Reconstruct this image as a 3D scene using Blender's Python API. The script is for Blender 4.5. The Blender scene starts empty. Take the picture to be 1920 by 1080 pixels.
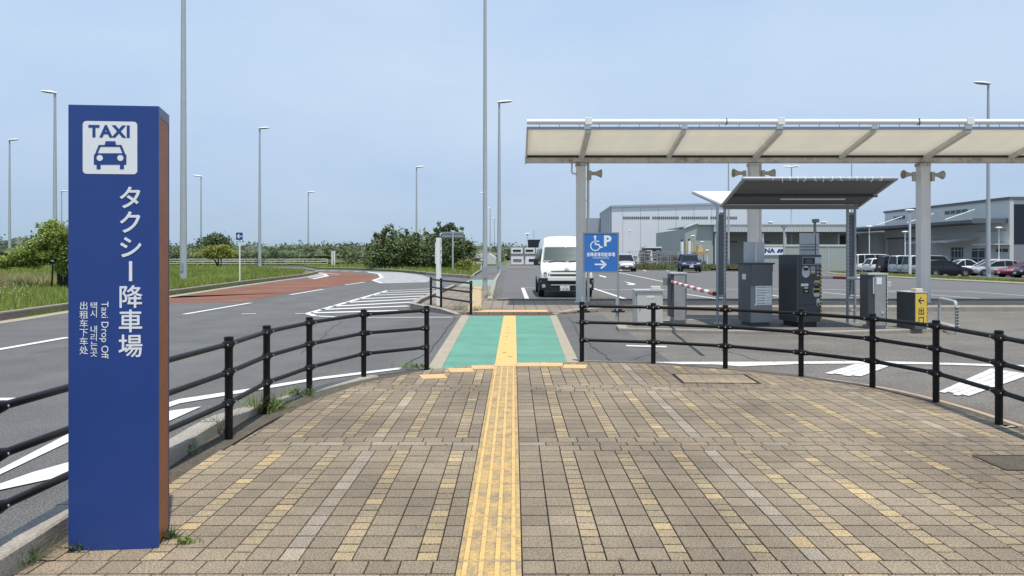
import bpy, math, random
import numpy as np
from mathutils import Vector, Matrix
random.seed(7); np.random.seed(7)
R = math.radians
SC = bpy.context.scene
COL = SC.collection

# ------------------------------------------------------------------ camera
EYE, FPX, CX, CY = 1.47, 1390.0, 963.0, 477.0
cam = bpy.data.cameras.new('camera'); cam.sensor_width = 36.0
cam.lens = 36.0 * FPX / 1920.0
cam.shift_y = -(540 - CY) / 1920.0
cam.shift_x = -(CX - 960) / 1920.0
cam.clip_start = 0.05; cam.clip_end = 4000
co = bpy.data.objects.new('camera', cam); COL.objects.link(co)
co.location = (0, 0, EYE); co.rotation_euler = (R(90), 0, 0)
SC.camera = co

# ------------------------------------------------------------------ sky, sun, exposure
SUN_TRAVEL = Vector((-0.11, 0.26, -1.0)).normalized()
w = bpy.data.worlds.new('World'); SC.world = w; w.use_nodes = True
nt = w.node_tree; nt.nodes.clear()
sky = nt.nodes.new('ShaderNodeTexSky'); sky.sky_type = 'NISHITA'; sky.sun_disc = False
sky.sun_elevation = math.asin(-SUN_TRAVEL.z); sky.sun_rotation = R(157)
sky.air_density = 1.0; sky.dust_density = 1.2; sky.ozone_density = 1.5
tc = nt.nodes.new('ShaderNodeTexCoord')
mp = nt.nodes.new('ShaderNodeMapping'); mp.inputs['Scale'].default_value = (1.0, 1.0, 2.6)
nz = nt.nodes.new('ShaderNodeTexNoise'); nz.inputs['Scale'].default_value = 1.6; nz.inputs['Detail'].default_value = 5; nz.inputs['Roughness'].default_value = 0.55
sep = nt.nodes.new('ShaderNodeSeparateXYZ')
ramp = nt.nodes.new('ShaderNodeValToRGB')            # hazy air: colour by elevation
e = ramp.color_ramp.elements
e[0].position = 0.0; e[0].color = (3.95, 5.45, 7.15, 1)
e[1].position = 0.45; e[1].color = (4.7, 6.5, 9.4, 1)
m1 = ramp.color_ramp.elements.new(0.10); m1.color = (4.55, 5.95, 8.2, 1)
m2 = ramp.color_ramp.elements.new(0.24); m2.color = (5.3, 6.9, 9.2, 1)
cl = nt.nodes.new('ShaderNodeMapRange'); cl.inputs[1].default_value = 0.45; cl.inputs[2].default_value = 0.72; cl.inputs[3].default_value = 0.0; cl.inputs[4].default_value = 0.46
mixc = nt.nodes.new('ShaderNodeMixRGB'); mixc.inputs[2].default_value = (7.3, 8.3, 9.3, 1)
mixs = nt.nodes.new('ShaderNodeMixRGB'); mixs.inputs[0].default_value = 0.86
bg = nt.nodes.new('ShaderNodeBackground'); bg.inputs[1].default_value = 0.1
out = nt.nodes.new('ShaderNodeOutputWorld')
L = nt.links.new
L(tc.outputs['Generated'], mp.inputs[0]); L(mp.outputs[0], nz.inputs[0])
L(tc.outputs['Generated'], sep.inputs[0]); L(sep.outputs[2], ramp.inputs[0])
L(nz.outputs[0], cl.inputs[0]); L(cl.outputs[0], mixc.inputs[0]); L(ramp.outputs[0], mixc.inputs[1])
L(sky.outputs[0], mixs.inputs[1]); L(mixc.outputs[0], mixs.inputs[2])
L(mixs.outputs[0], bg.inputs[0]); L(bg.outputs[0], out.inputs[0])

sl = bpy.data.lights.new('sun', 'SUN'); sl.energy = 4.5; sl.angle = R(0.53); sl.color = (1.0, 0.935, 0.84)
so = bpy.data.objects.new('sun', sl); COL.objects.link(so)
so.rotation_euler = SUN_TRAVEL.to_track_quat('-Z', 'Y').to_euler(); so.location = (5, -20, 60)
SC.view_settings.view_transform = 'Standard'; SC.view_settings.look = 'None'
SC.view_settings.exposure = 0.08; SC.view_settings.gamma = 1.0; SC.view_settings.use_curve_mapping = False

# ------------------------------------------------------------------ helpers
def g(px, py, z=0.0):
    """point of the ground (height z) seen at photograph pixel px, py"""
    Y = FPX * (EYE - z) / (py - CY)
    return ((px - CX) * Y / FPX, Y)
def zlot(x):                                   # the parking lot falls away gently to the right
    return -0.034 - 0.0175 * max(0.0, x - 12.0)
def glot(px, py, dz=0.0):
    dx = (px - CX) / FPX; dv = -(py - CY) / FPX
    Y = (-0.034 + dz - EYE) / dv
    if dx * Y > 12.0: Y = (-0.034 + 0.21 + dz - EYE) / (dv + 0.0175 * dx)
    return (dx * Y, Y)
def at(px, py, Y):
    return Vector(((px - CX) * Y / FPX, Y, EYE - (py - CY) * Y / FPX))

class MB:
    def __init__(s): s.v = []; s.f = []; s.m = []; s.tint = []
    def add(s, vs, fs, mi=0, t=None):
        o = len(s.v); s.v += [tuple(p) for p in vs]
        for f in fs:
            s.f.append(tuple(i + o for i in f)); s.m.append(mi); s.tint.append(t or (1, 1, 1))
        return s
    def box(s, c, d, rz=0.0, mi=0, rx=0.0, ry=0.0, top=1.0, t=None):
        x, y, z = d[0] / 2, d[1] / 2, d[2] / 2
        vs = [(-x, -y, -z), (x, -y, -z), (x, y, -z), (-x, y, -z), (-x * top, -y * top, z), (x * top, -y * top, z), (x * top, y * top, z), (-x * top, y * top, z)]
        M = Matrix.Translation(c) @ Matrix.Rotation(rz, 4, 'Z') @ Matrix.Rotation(ry, 4, 'Y') @ Matrix.Rotation(rx, 4, 'X')
        s.add([M @ Vector(p) for p in vs], [(0, 3, 2, 1), (4, 5, 6, 7), (0, 1, 5, 4), (1, 2, 6, 5), (2, 3, 7, 6), (3, 0, 4, 7)], mi, t); return s
    def bbox(s, x0, x1, y0, y1, z0, z1, mi=0):
        return s.box(((x0 + x1) / 2, (y0 + y1) / 2, (z0 + z1) / 2), (x1 - x0, y1 - y0, z1 - z0), mi=mi)
    def tube(s, pts, r, n=10, mi=0, caps=True, r2=None):
        pts = [Vector(p) for p in pts]; rings = []; k = len(pts)
        for i, p in enumerate(pts):
            d = (pts[min(i + 1, k - 1)] - pts[max(i - 1, 0)]).normalized()
            up = Vector((0, 0, 1)) if abs(d.z) < 0.95 else Vector((1, 0, 0))
            a = d.cross(up).normalized(); b = a.cross(d).normalized()
            if isinstance(r, (list, tuple)): rr = r[i]
            else: rr = r if r2 is None else r + (r2 - r) * i / (k - 1)
            rings.append([p + (a * math.cos(2 * math.pi * j / n) + b * math.sin(2 * math.pi * j / n)) * rr for j in range(n)])
        vs = [q for ring in rings for q in ring]; fs = []
        for i in range(k - 1):
            for j in range(n):
                a = i * n + j; b = i * n + (j + 1) % n
                fs.append((a, b, b + n, a + n))
        if caps: fs.append(tuple(range(n - 1, -1, -1))); fs.append(tuple((k - 1) * n + j for j in range(n)))
        s.add(vs, fs, mi); return s
    def prism(s, poly, z0, z1, mi=0, bottom=False):
        n = len(poly)
        area = sum(poly[i][0] * poly[(i + 1) % n][1] - poly[(i + 1) % n][0] * poly[i][1] for i in range(n))
        if area < 0: poly = poly[::-1]
        vs = [(p[0], p[1], z0) for p in poly] + [(p[0], p[1], z1) for p in poly]
        fs = [tuple(range(n, 2 * n))] + [(i, (i + 1) % n, (i + 1) % n + n, i + n) for i in range(n)]
        if bottom: fs.append(tuple(range(n - 1, -1, -1)))
        s.add(vs, fs, mi); return s
    def flat(s, poly, z, mi=0, t=None):
        n = len(poly)
        area = sum(poly[i][0] * poly[(i + 1) % n][1] - poly[(i + 1) % n][0] * poly[i][1] for i in range(n))
        if area < 0: poly = poly[::-1]
        s.add([(p[0], p[1], z) for p in poly], [tuple(range(n))], mi, t); return s
    def line(s, a, b, wd, z, mi=0):
        a = Vector(a[:2]); b = Vector(b[:2]); d = (b - a).normalized(); q = Vector((-d.y, d.x)) * wd / 2
        return s.flat([a - q, b - q, b + q, a + q], z, mi)
    def sidewall(s, poly, y0, y1, mi=0):
        """polygon in x,z extruded along y"""
        n = len(poly)
        vs = [(p[0], y0, p[1]) for p in poly] + [(p[0], y1, p[1]) for p in poly]
        s.add(vs, [tuple(range(n)), tuple(range(2 * n - 1, n - 1, -1))] + [(i, i + n, (i + 1) % n + n, (i + 1) % n) for i in range(n)], mi); return s
    def lathe(s, prof, n=16, M=None, mi=0):
        M = M or Matrix()
        vs = [M @ Vector((r * math.cos(2 * math.pi * j / n), r * math.sin(2 * math.pi * j / n), z)) for r, z in prof for j in range(n)]
        fs = [(i * n + j, i * n + (j + 1) % n, (i + 1) * n + (j + 1) % n, (i + 1) * n + j) for i in range(len(prof) - 1) for j in range(n)]
        s.add(vs, fs, mi); return s
    def build(s, name, mats, parent=None, smooth=False, off=None, tint=False, bevel=0.0, fix=True):
        me = bpy.data.meshes.new(name)
        vs = s.v if off is None else [(p[0] - off[0], p[1] - off[1], p[2] - off[2]) for p in s.v]
        me.from_pydata(vs, [], s.f)
        if not isinstance(mats, (list, tuple)): mats = [mats]
        for m in mats: me.materials.append(m)
        if len(mats) > 1: me.polygons.foreach_set('material_index', s.m)
        if tint:
            a = me.attributes.new('tint', 'FLOAT_COLOR', 'FACE')
            a.data.foreach_set('color', [c for t in s.tint for c in (t[0], t[1], t[2], 1.0)])
        me.update()
        if fix:
            import bmesh
            bm = bmesh.new(); bm.from_mesh(me); bmesh.ops.recalc_face_normals(bm, faces=bm.faces); bm.to_mesh(me); bm.free()
        if smooth:
            me.polygons.foreach_set('use_smooth', [True] * len(me.polygons))
            try: me.set_sharp_from_angle(angle=R(40))
            except Exception: pass
        ob = bpy.data.objects.new(name, me); COL.objects.link(ob)
        if parent: ob.parent = parent
        if bevel:
            md = ob.modifiers.new('bevel', 'BEVEL'); md.width = bevel; md.segments = 2; md.limit_method = 'ANGLE'
        return ob

def tag(o, label=None, cat=None, group=None, kind=None):
    if label: o['label'] = label
    if cat: o['category'] = cat
    if group: o['group'] = group
    if kind: o['kind'] = kind
    return o
def thing(name, label, cat, loc=(0, 0, 0), rz=0.0, group=None):
    o = bpy.data.objects.new(name, None); COL.objects.link(o); o.empty_display_size = 0.2
    o.location = loc; o.rotation_euler = (0, 0, rz)
    return tag(o, label, cat, group)
def struct(o, label=None):
    o['kind'] = 'structure'
    if label: o['label'] = label
    return o
def copy_tree(o, parent=None):
    c = o.copy(); COL.objects.link(c)
    if parent: c.parent = parent
    for ch in list(o.children): copy_tree(ch, c)
    return c

# ------------------------------------------------------------------ materials
def mat(name, col, rough=0.6, metal=0.0, var=0.08, scale=6.0, bump=0.0, bscale=60.0, coat=0.0, attr=False, spec=None, coords='Object'):
    m = bpy.data.materials.new(name); m.use_nodes = True; t = m.node_tree; b = t.nodes['Principled BSDF']
    b.inputs['Roughness'].default_value = rough; b.inputs['Metallic'].default_value = metal
    if coat: b.inputs['Coat Weight'].default_value = coat; b.inputs['Coat Roughness'].default_value = 0.08
    if spec is not None: b.inputs['Specular IOR Level'].default_value = spec
    tcn = t.nodes.new('ShaderNodeTexCoord'); n = t.nodes.new('ShaderNodeTexNoise')
    n.inputs['Scale'].default_value = scale; n.inputs['Detail'].default_value = 6; n.inputs['Roughness'].default_value = 0.65
    t.links.new(tcn.outputs[coords], n.inputs['Vector'])
    mx = t.nodes.new('ShaderNodeMixRGB')
    mx.inputs[1].default_value = (*[max(0, c * (1 - var * 1.6)) for c in col], 1); mx.inputs[2].default_value = (*[c * (1 + var * 1.6) for c in col], 1)
    t.links.new(n.outputs[0], mx.inputs[0]); last = mx.outputs[0]
    if attr:
        at_ = t.nodes.new('ShaderNodeAttribute'); at_.attribute_name = 'tint'
        mu = t.nodes.new('ShaderNodeMixRGB'); mu.blend_type = 'MULTIPLY'; mu.inputs[0].default_value = 1
        t.links.new(last, mu.inputs[1]); t.links.new(at_.outputs['Color'], mu.inputs[2]); last = mu.outputs[0]
    t.links.new(last, b.inputs['Base Color'])
    if bump:
        n2 = t.nodes.new('ShaderNodeTexNoise'); n2.inputs['Scale'].default_value = bscale; n2.inputs['Detail'].default_value = 4
        t.links.new(tcn.outputs[coords], n2.inputs['Vector'])
        bp = t.nodes.new('ShaderNodeBump'); bp.inputs['Strength'].default_value = bump; bp.inputs['Distance'].default_value = 0.01
        t.links.new(n2.outputs[0], bp.inputs['Height']); t.links.new(bp.outputs[0], b.inputs['Normal'])
    return m
def speckle(m, scale, amount, lo=0.35, hi=0.7, coords='Object', col=None):
    """fine aggregate speckle and worn blotches multiplied onto the base colour"""
    t = m.node_tree; b = t.nodes['Principled BSDF']; src = b.inputs['Base Color'].links[0].from_socket
    tcn = t.nodes.new('ShaderNodeTexCoord'); n = t.nodes.new('ShaderNodeTexNoise'); n.inputs['Scale'].default_value = scale; n.inputs['Detail'].default_value = 3
    t.links.new(tcn.outputs[coords], n.inputs['Vector'])
    mr = t.nodes.new('ShaderNodeMapRange'); mr.inputs[1].default_value = lo; mr.inputs[2].default_value = hi
    mr.inputs[3].default_value = 1 - amount; mr.inputs[4].default_value = 1 + amount
    t.links.new(n.outputs[0], mr.inputs[0])
    mu = t.nodes.new('ShaderNodeMixRGB'); mu.blend_type = 'MULTIPLY'; mu.inputs[0].default_value = 1
    t.links.new(src, mu.inputs[1]); t.links.new(mr.outputs[0], mu.inputs[2]); t.links.new(mu.outputs[0], b.inputs['Base Color'])
    return m
def streak(m, sc, amount):
    """soft streaks stretched along one axis: tyre wear, water runs"""
    t = m.node_tree; b = t.nodes['Principled BSDF']; src = b.inputs['Base Color'].links[0].from_socket
    tcn = t.nodes.new('ShaderNodeTexCoord'); mp = t.nodes.new('ShaderNodeMapping'); mp.inputs['Scale'].default_value = sc
    n = t.nodes.new('ShaderNodeTexNoise'); n.inputs['Scale'].default_value = 1.0; n.inputs['Detail'].default_value = 5
    t.links.new(tcn.outputs['Object'], mp.inputs[0]); t.links.new(mp.outputs[0], n.inputs['Vector'])
    mr = t.nodes.new('ShaderNodeMapRange'); mr.inputs[1].default_value = 0.3; mr.inputs[2].default_value = 0.7; mr.inputs[3].default_value = 1 - amount; mr.inputs[4].default_value = 1 + amount
    t.links.new(n.outputs[0], mr.inputs[0]); mu = t.nodes.new('ShaderNodeMixRGB'); mu.blend_type = 'MULTIPLY'; mu.inputs[0].default_value = 1
    t.links.new(src, mu.inputs[1]); t.links.new(mr.outputs[0], mu.inputs[2]); t.links.new(mu.outputs[0], b.inputs['Base Color']); return m
def spots(m, scale, size, amount):
    """small dark drips and gum marks"""
    t = m.node_tree; b = t.nodes['Principled BSDF']; src = b.inputs['Base Color'].links[0].from_socket
    tcn = t.nodes.new('ShaderNodeTexCoord'); v = t.nodes.new('ShaderNodeTexVoronoi'); v.inputs['Scale'].default_value = scale; v.inputs['Randomness'].default_value = 1.0
    t.links.new(tcn.outputs['Object'], v.inputs['Vector'])
    mr = t.nodes.new('ShaderNodeMapRange'); mr.inputs[1].default_value = size * 0.6; mr.inputs[2].default_value = size; mr.inputs[3].default_value = 1 - amount; mr.inputs[4].default_value = 1.0
    t.links.new(v.outputs['Distance'], mr.inputs[0]); mu = t.nodes.new('ShaderNodeMixRGB'); mu.blend_type = 'MULTIPLY'; mu.inputs[0].default_value = 1
    t.links.new(src, mu.inputs[1]); t.links.new(mr.outputs[0], mu.inputs[2]); t.links.new(mu.outputs[0], b.inputs['Base Color']); return m
def glassy(name, col, rough=0.12, sp=0.3):
    m = mat(name, col, rough, 0.0, 0.05, 2.0); m.node_tree.nodes['Principled BSDF'].inputs['Specular IOR Level'].default_value = sp
    return m
def leafmat(name, col, trans=0.3):
    m = mat(name, col, 0.55, 0, 0.25, 1.5, attr=True); t = m.node_tree; b = t.nodes['Principled BSDF']
    src = b.inputs['Base Color'].links[0].from_socket
    tr = t.nodes.new('ShaderNodeBsdfTranslucent'); mx = t.nodes.new('ShaderNodeMixShader'); mx.inputs[0].default_value = trans
    t.links.new(src, tr.inputs[0]); t.links.new(b.outputs[0], mx.inputs[1]); t.links.new(tr.outputs[0], mx.inputs[2])
    t.links.new(mx.outputs[0], t.nodes['Material Output'].inputs[0]); return m

def worn_paint(name, col, under, wear=0.5, scale=3.0, rough=0.65):
    m = mat(name, col, rough, 0, 0.06, 2.0); t = m.node_tree; b = t.nodes['Principled BSDF']; src = b.inputs['Base Color'].links[0].from_socket
    tcn = t.nodes.new('ShaderNodeTexCoord'); n = t.nodes.new('ShaderNodeTexNoise'); n.inputs['Scale'].default_value = scale; n.inputs['Detail'].default_value = 10; n.inputs['Roughness'].default_value = 0.75
    t.links.new(tcn.outputs['Object'], n.inputs['Vector'])
    mr = t.nodes.new('ShaderNodeMapRange'); mr.inputs[1].default_value = 0.62 - wear * 0.2; mr.inputs[2].default_value = 0.72 - wear * 0.1
    t.links.new(n.outputs[0], mr.inputs[0])
    mx = t.nodes.new('ShaderNodeMixRGB'); mx.inputs[2].default_value = (*under, 1)
    t.links.new(mr.outputs[0], mx.inputs[0]); t.links.new(src, mx.inputs[1]); t.links.new(mx.outputs[0], b.inputs['Base Color'])
    return m

ASPH = (0.118, 0.116, 0.112)
M = {}
M['asphalt'] = speckle(speckle(mat('asphalt', ASPH, 0.85, 0, 0.10, 0.35, bump=0.6, bscale=150), 95, 0.65), 1.2, 0.10)
M['asphalt2'] = speckle(speckle(mat('asphalt_dusty', (0.158, 0.145, 0.127), 0.88, 0, 0.10, 0.5, bump=0.6, bscale=150), 90, 0.6), 1.0, 0.10)
M['asphalt3'] = speckle(mat('asphalt_lot', (0.118, 0.116, 0.113), 0.85, 0, 0.08, 0.15, bump=0.3, bscale=120), 30, 0.18)
M['crack'] = mat('crack_seal', (0.030, 0.030, 0.030), 0.7, 0, 0.2, 4)
M['red'] = speckle(speckle(mat('red_asphalt', (0.180, 0.072, 0.038), 0.85, 0, 0.16, 0.25, bump=0.3, bscale=120), 18, 0.2), 0.5, 0.15)
M['white_road'] = worn_paint('road_paint', (0.62, 0.62, 0.60), (0.16, 0.16, 0.155), 0.25, 5)
M['white_worn'] = worn_paint('road_paint_worn', (0.62, 0.62, 0.60), (0.16, 0.155, 0.15), 0.42, 9)
M['pale_zone'] = worn_paint('pale_road_coat', (0.36, 0.36, 0.36), (0.20, 0.20, 0.20), 0.8, 2.0)
M['green_walk'] = speckle(speckle(mat('green_coat', (0.102, 0.268, 0.198), 0.8, 0, 0.10, 0.8, bump=0.25, bscale=120), 45, 0.16), 2.5, 0.07)
M['green_walk2'] = speckle(mat('green_coat_faded', (0.20, 0.30, 0.24), 0.8, 0, 0.08, 1.2), 30, 0.1)
M['yellow_tact'] = worn_paint('tactile_yellow', (0.60, 0.385, 0.135), (0.42, 0.30, 0.15), 0.6, 4)
speckle(M['yellow_tact'], 60, 0.14)
M['tact_far'] = worn_paint('tactile_faded', (0.46, 0.335, 0.165), (0.32, 0.25, 0.16), 0.7, 3)
M['tact_base'] = speckle(worn_paint('tactile_grimy_shaded', (0.47, 0.315, 0.115), (0.235, 0.18, 0.115), 0.9, 7), 60, 0.2)  # grime between ribs, darkened so the colour stands in for relief shading
M['orange_tact'] = worn_paint('tactile_orange', (0.58, 0.385, 0.175), (0.44, 0.32, 0.19), 0.6, 6)
M['yellow_smooth'] = worn_paint('yellow_band', (0.62, 0.41, 0.13), (0.50, 0.34, 0.14), 0.4, 3)
M['paver'] = speckle(speckle(mat('paver', (0.258, 0.204, 0.136), 0.85, 0, 0.14, 9, bump=0.4, bscale=220, attr=True), 110, 0.50), 0.7, 0.26)
M['joint'] = mat('paver_joint', (0.010, 0.008, 0.006), 0.95, 0, 0.3, 20)
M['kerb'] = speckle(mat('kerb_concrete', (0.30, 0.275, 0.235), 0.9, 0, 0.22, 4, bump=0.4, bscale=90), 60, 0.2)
M['kerb_dark'] = speckle(mat('kerb_dark_concrete', (0.15, 0.125, 0.10), 0.95, 0, 0.3, 3, bump=0.4, bscale=90), 50, 0.2)
M['border'] = speckle(mat('border_concrete', (0.33, 0.29, 0.22), 0.9, 0, 0.15, 3), 70, 0.2)
M['pale_strip'] = speckle(mat('pale_sunlit_slabs', (0.47, 0.42, 0.33), 0.9, 0, 0.1, 2), 30, 0.12)  # pale concrete; on the paving strip the tone holds painted sunlight
M['brick_red'] = speckle(mat('red_gutter', (0.17, 0.075, 0.05), 0.9, 0, 0.3, 4), 40, 0.2)
M['soil'] = speckle(mat('gutter_dirt', (0.085, 0.072, 0.052), 0.95, 0, 0.35, 5, bump=0.6, bscale=60), 40, 0.3)
M['earth'] = mat('field_earth', (0.085, 0.120, 0.038), 0.95, 0, 0.35, 0.15)
M['turf'] = speckle(mat('turf', (0.105, 0.150, 0.036), 0.95, 0, 0.3, 0.35, bump=0.8, bscale=20), 7, 0.3)
M['sign_blue'] = mat('sign_blue', (0.018, 0.054, 0.228), 0.32, 0, 0.10, 2.2)
M['sign_brown'] = speckle(mat('sign_brown', (0.31, 0.092, 0.028), 0.5, 0, 0.2, 6), 40, 0.15)
M['sign_edge'] = mat('sign_edge', (0.055, 0.075, 0.16), 0.4, 0, 0.08, 3)
M['white_letter'] = mat('white_film', (0.80, 0.82, 0.82), 0.4, 0, 0.03, 4)
M['blue_panel'] = mat('blue_panel', (0.032, 0.165, 0.50), 0.4, 0, 0.06, 3)
M['black_rail'] = mat('black_fence_paint', (0.005, 0.0045, 0.0045), 0.45, 0, 0.3, 14, spec=0.28)
M['brown_rail'] = mat('brown_rail_paint', (0.010, 0.008, 0.0075), 0.4, 0, 0.3, 10, spec=0.35)
M['bolt'] = mat('bolt_zinc', (0.62, 0.60, 0.56), 0.35, 0.7, 0.2, 60)
M['galv'] = mat('galvanised', (0.33, 0.36, 0.385), 0.5, 0.35, 0.12, 8)
M['galv_light'] = mat('pole_grey', (0.40, 0.43, 0.44), 0.5, 0.1, 0.08, 3)
M['lamp_white'] = mat('lamp_white', (0.72, 0.74, 0.74), 0.4, 0, 0.04, 3)
M['post_white'] = mat('canopy_paint', (0.66, 0.645, 0.61), 0.5, 0, 0.06, 2)
M['white_paint'] = mat('white_paint', (0.78, 0.78, 0.76), 0.45, 0, 0.04, 3)
M['gutter'] = worn_paint('gutter_paint', (0.58, 0.555, 0.50), (0.24, 0.16, 0.10), 0.55, 1.6)
M['rust'] = mat('rust_dark', (0.05, 0.032, 0.024), 0.9, 0, 0.3, 10)
M['horn'] = mat('horn_beige', (0.42, 0.385, 0.32), 0.55, 0, 0.12, 10)
M['horn_in'] = mat('horn_inside', (0.12, 0.105, 0.085), 0.7, 0, 0.1, 10)
M['mach_dark'] = mat('machine_charcoal', (0.050, 0.055, 0.062), 0.45, 0, 0.10, 5)
M['mach_grey'] = mat('machine_grey', (0.225, 0.232, 0.238), 0.45, 0.0, 0.10, 4)
M['mach_side'] = mat('machine_side', (0.100, 0.106, 0.113), 0.5, 0, 0.10, 4)
M['box_beige'] = mat('cabinet_beige', (0.50, 0.495, 0.455), 0.5, 0, 0.08, 3)
M['steel'] = mat('brushed_steel', (0.33, 0.335, 0.335), 0.45, 0.3, 0.2, 7)
M['silver_panel'] = mat('silver_panel', (0.50, 0.52, 0.54), 0.45, 0.1, 0.08, 6)
M['cream'] = mat('cream_box', (0.62, 0.58, 0.44), 0.5, 0, 0.05, 6)
M['board'] = mat('notice_board', (0.43, 0.46, 0.47), 0.35, 0, 0.04, 4)
M['paper'] = mat('paper', (0.74, 0.76, 0.76), 0.6, 0, 0.03, 8)
M['ink'] = mat('ink', (0.03, 0.03, 0.035), 0.6, 0, 0.1, 8)
M['ink_blue'] = mat('ink_blue', (0.012, 0.03, 0.20), 0.5, 0, 0.1, 8)
M['yellow'] = mat('sign_yellow', (0.70, 0.50, 0.075), 0.45, 0, 0.06, 4)
M['black'] = mat('black_plastic', (0.012, 0.012, 0.013), 0.45, 0, 0.2, 8)
M['black_matte'] = mat('black_rubber', (0.017, 0.017, 0.018), 0.85, 0, 0.2, 12)
M['screen'] = mat('dark_screen', (0.07, 0.065, 0.07), 0.2, 0, 0.1, 8)
M['red_paint'] = mat('red_stripe', (0.52, 0.055, 0.035), 0.45, 0, 0.08, 8)
M['mesh_grey'] = mat('membrane_grey_shaded', (0.145, 0.148, 0.155), 0.7, 0, 0.08, 3)  # shade under the front wing is put into this grey
M['mesh_white'] = mat('membrane_white_sunlit', (0.78, 0.78, 0.77), 0.6, 0, 0.05, 2)
M['rope'] = mat('white_cord', (0.75, 0.75, 0.72), 0.7, 0, 0.06, 30)
M['tube_light'] = mat('tube_fitting', (0.33, 0.32, 0.29), 0.5, 0, 0.06, 5)
M['glass'] = glassy('car_glass', (0.010, 0.013, 0.015))
M['wind'] = glassy('windscreen', (0.045, 0.075, 0.075), 0.06, 0.4)
M['tyre'] = mat('tyre', (0.014, 0.014, 0.014), 0.9, 0, 0.2, 20)
M['rim'] = mat('alloy', (0.42, 0.43, 0.44), 0.35, 0.6, 0.1, 10)
M['lamp_glass'] = mat('headlamp', (0.48, 0.50, 0.52), 0.12, 0.3, 0.25, 30)
M['tail'] = mat('tail_lamp', (0.33, 0.015, 0.02), 0.2, 0, 0.15, 20)
M['chrome'] = mat('chrome', (0.55, 0.56, 0.57), 0.18, 0.9, 0.05, 10)
M['plate'] = mat('number_plate', (0.70, 0.71, 0.70), 0.5, 0, 0.03, 20)
M['ink_green'] = mat('plate_ink', (0.03, 0.07, 0.05), 0.6, 0, 0.1, 8)
def carpaint(n, c, metal=0.0): return mat(n, c, 0.32, metal, 0.03, 2, coat=0.5 if max(c) > 0.1 else 0.15, spec=0.5 if max(c) > 0.1 else 0.25)
M['c_white'] = carpaint('car_white', (0.72, 0.73, 0.72))
M['c_pearl'] = carpaint('van_white', (0.76, 0.76, 0.72))
M['c_silver'] = carpaint('car_silver', (0.46, 0.48, 0.50), 0.35)
M['c_grey'] = carpaint('car_grey', (0.38, 0.43, 0.46), 0.25)
M['c_black'] = carpaint('car_black', (0.018, 0.018, 0.024))
M['c_navy'] = carpaint('car_navy', (0.012, 0.020, 0.055))
M['c_red'] = carpaint('car_red', (0.24, 0.012, 0.022), 0.15)
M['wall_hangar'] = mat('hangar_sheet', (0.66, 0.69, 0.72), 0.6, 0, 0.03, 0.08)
M['wall_hside'] = mat('hangar_side_shaded', (0.33, 0.37, 0.42), 0.6, 0, 0.05, 0.3)  # darker copy of the hangar colour; the left wall's shade is painted in
M['wall_green'] = mat('grey_green_sheet', (0.34, 0.375, 0.345), 0.7, 0, 0.05, 0.2)
M['wall_grey'] = mat('warehouse_sheet', (0.54, 0.56, 0.545), 0.65, 0, 0.04, 0.15)
M['wall_pale'] = mat('pale_sheet', (0.55, 0.56, 0.53), 0.65, 0, 0.04, 0.3)
M['shutter'] = mat('shutter', (0.36, 0.35, 0.335), 0.6, 0, 0.06, 0.6)
M['dark_open'] = mat('deep_interior', (0.035, 0.038, 0.042), 0.9, 0, 0.2, 0.5)
M['roof_dark'] = mat('roof_edge', (0.11, 0.125, 0.14), 0.6, 0, 0.08, 0.6)
M['navy_panel'] = mat('navy_panel', (0.006, 0.012, 0.024), 0.5, 0, 0.1, 1)
M['win'] = glassy('window_glass', (0.07, 0.10, 0.12), 0.08)
M['wood'] = mat('brown_wood', (0.10, 0.05, 0.03), 0.8, 0, 0.2, 6)
M['clutter'] = speckle(mat('stored_goods', (0.19, 0.16, 0.135), 0.85, 0, 0.5, 2.5), 4, 0.6)
M['bark'] = mat('bark', (0.030, 0.024, 0.018), 0.95, 0, 0.3, 12, bump=0.6, bscale=30)
M['pine'] = leafmat('leaf_pine', (0.25, 0.32, 0.075))
M['pine_light'] = leafmat('leaf_yellow_green', (0.235, 0.265, 0.048))
M['dark_leaf'] = leafmat('leaf_dark', (0.110, 0.160, 0.068))
M['shrub_leaf'] = leafmat('leaf_shrub', (0.150, 0.205, 0.088))
M['hedge_leaf'] = leafmat('leaf_hedge', (0.052, 0.078, 0.038))
M['far_leaf'] = leafmat('leaf_far', (0.115, 0.150, 0.090))
M['reed'] = leafmat('reed', (0.15, 0.17, 0.075))
M['reed_pale'] = leafmat('dry_grass', (0.34, 0.33, 0.15), 0.4)
M['blade'] = leafmat('grass_blade', (0.235, 0.295, 0.066), 0.42)
M['flower'] = mat('clover_flower', (0.70, 0.72, 0.64), 0.7, 0, 0.05, 5)
M['weed'] = leafmat('weed_leaf', (0.19, 0.27, 0.07))
M['orange'] = mat('orange_paint', (0.55, 0.28, 0.07), 0.6, 0, 0.1, 3)
M['pale_yellow'] = mat('pale_yellow_paint', (0.50, 0.44, 0.24), 0.6, 0, 0.1, 3)
M['ylw_paint'] = mat('yellow_frame_paint', (0.36, 0.31, 0.09), 0.6, 0, 0.1, 3)

streak(M['asphalt'], (1.1, 0.07, 1), 0.10); streak(M['asphalt2'], (0.07, 1.0, 1), 0.10); streak(M['asphalt3'], (0.08, 0.5, 1), 0.07); streak(M['green_walk'], (0.12, 1.8, 1), 0.10); streak(M['red'], (0.5, 0.05, 1), 0.14)
spots(M['paver'], 2.6, 0.055, 0.45); spots(M['asphalt'], 1.1, 0.06, 0.35); spots(M['asphalt2'], 1.0, 0.07, 0.35); spots(M['green_walk'], 2.0, 0.04, 0.4); streak(M['gutter'], (3.0, 1, 0.5), 0.12); streak(M['post_white'], (5, 5, 0.35), 0.06)
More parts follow.
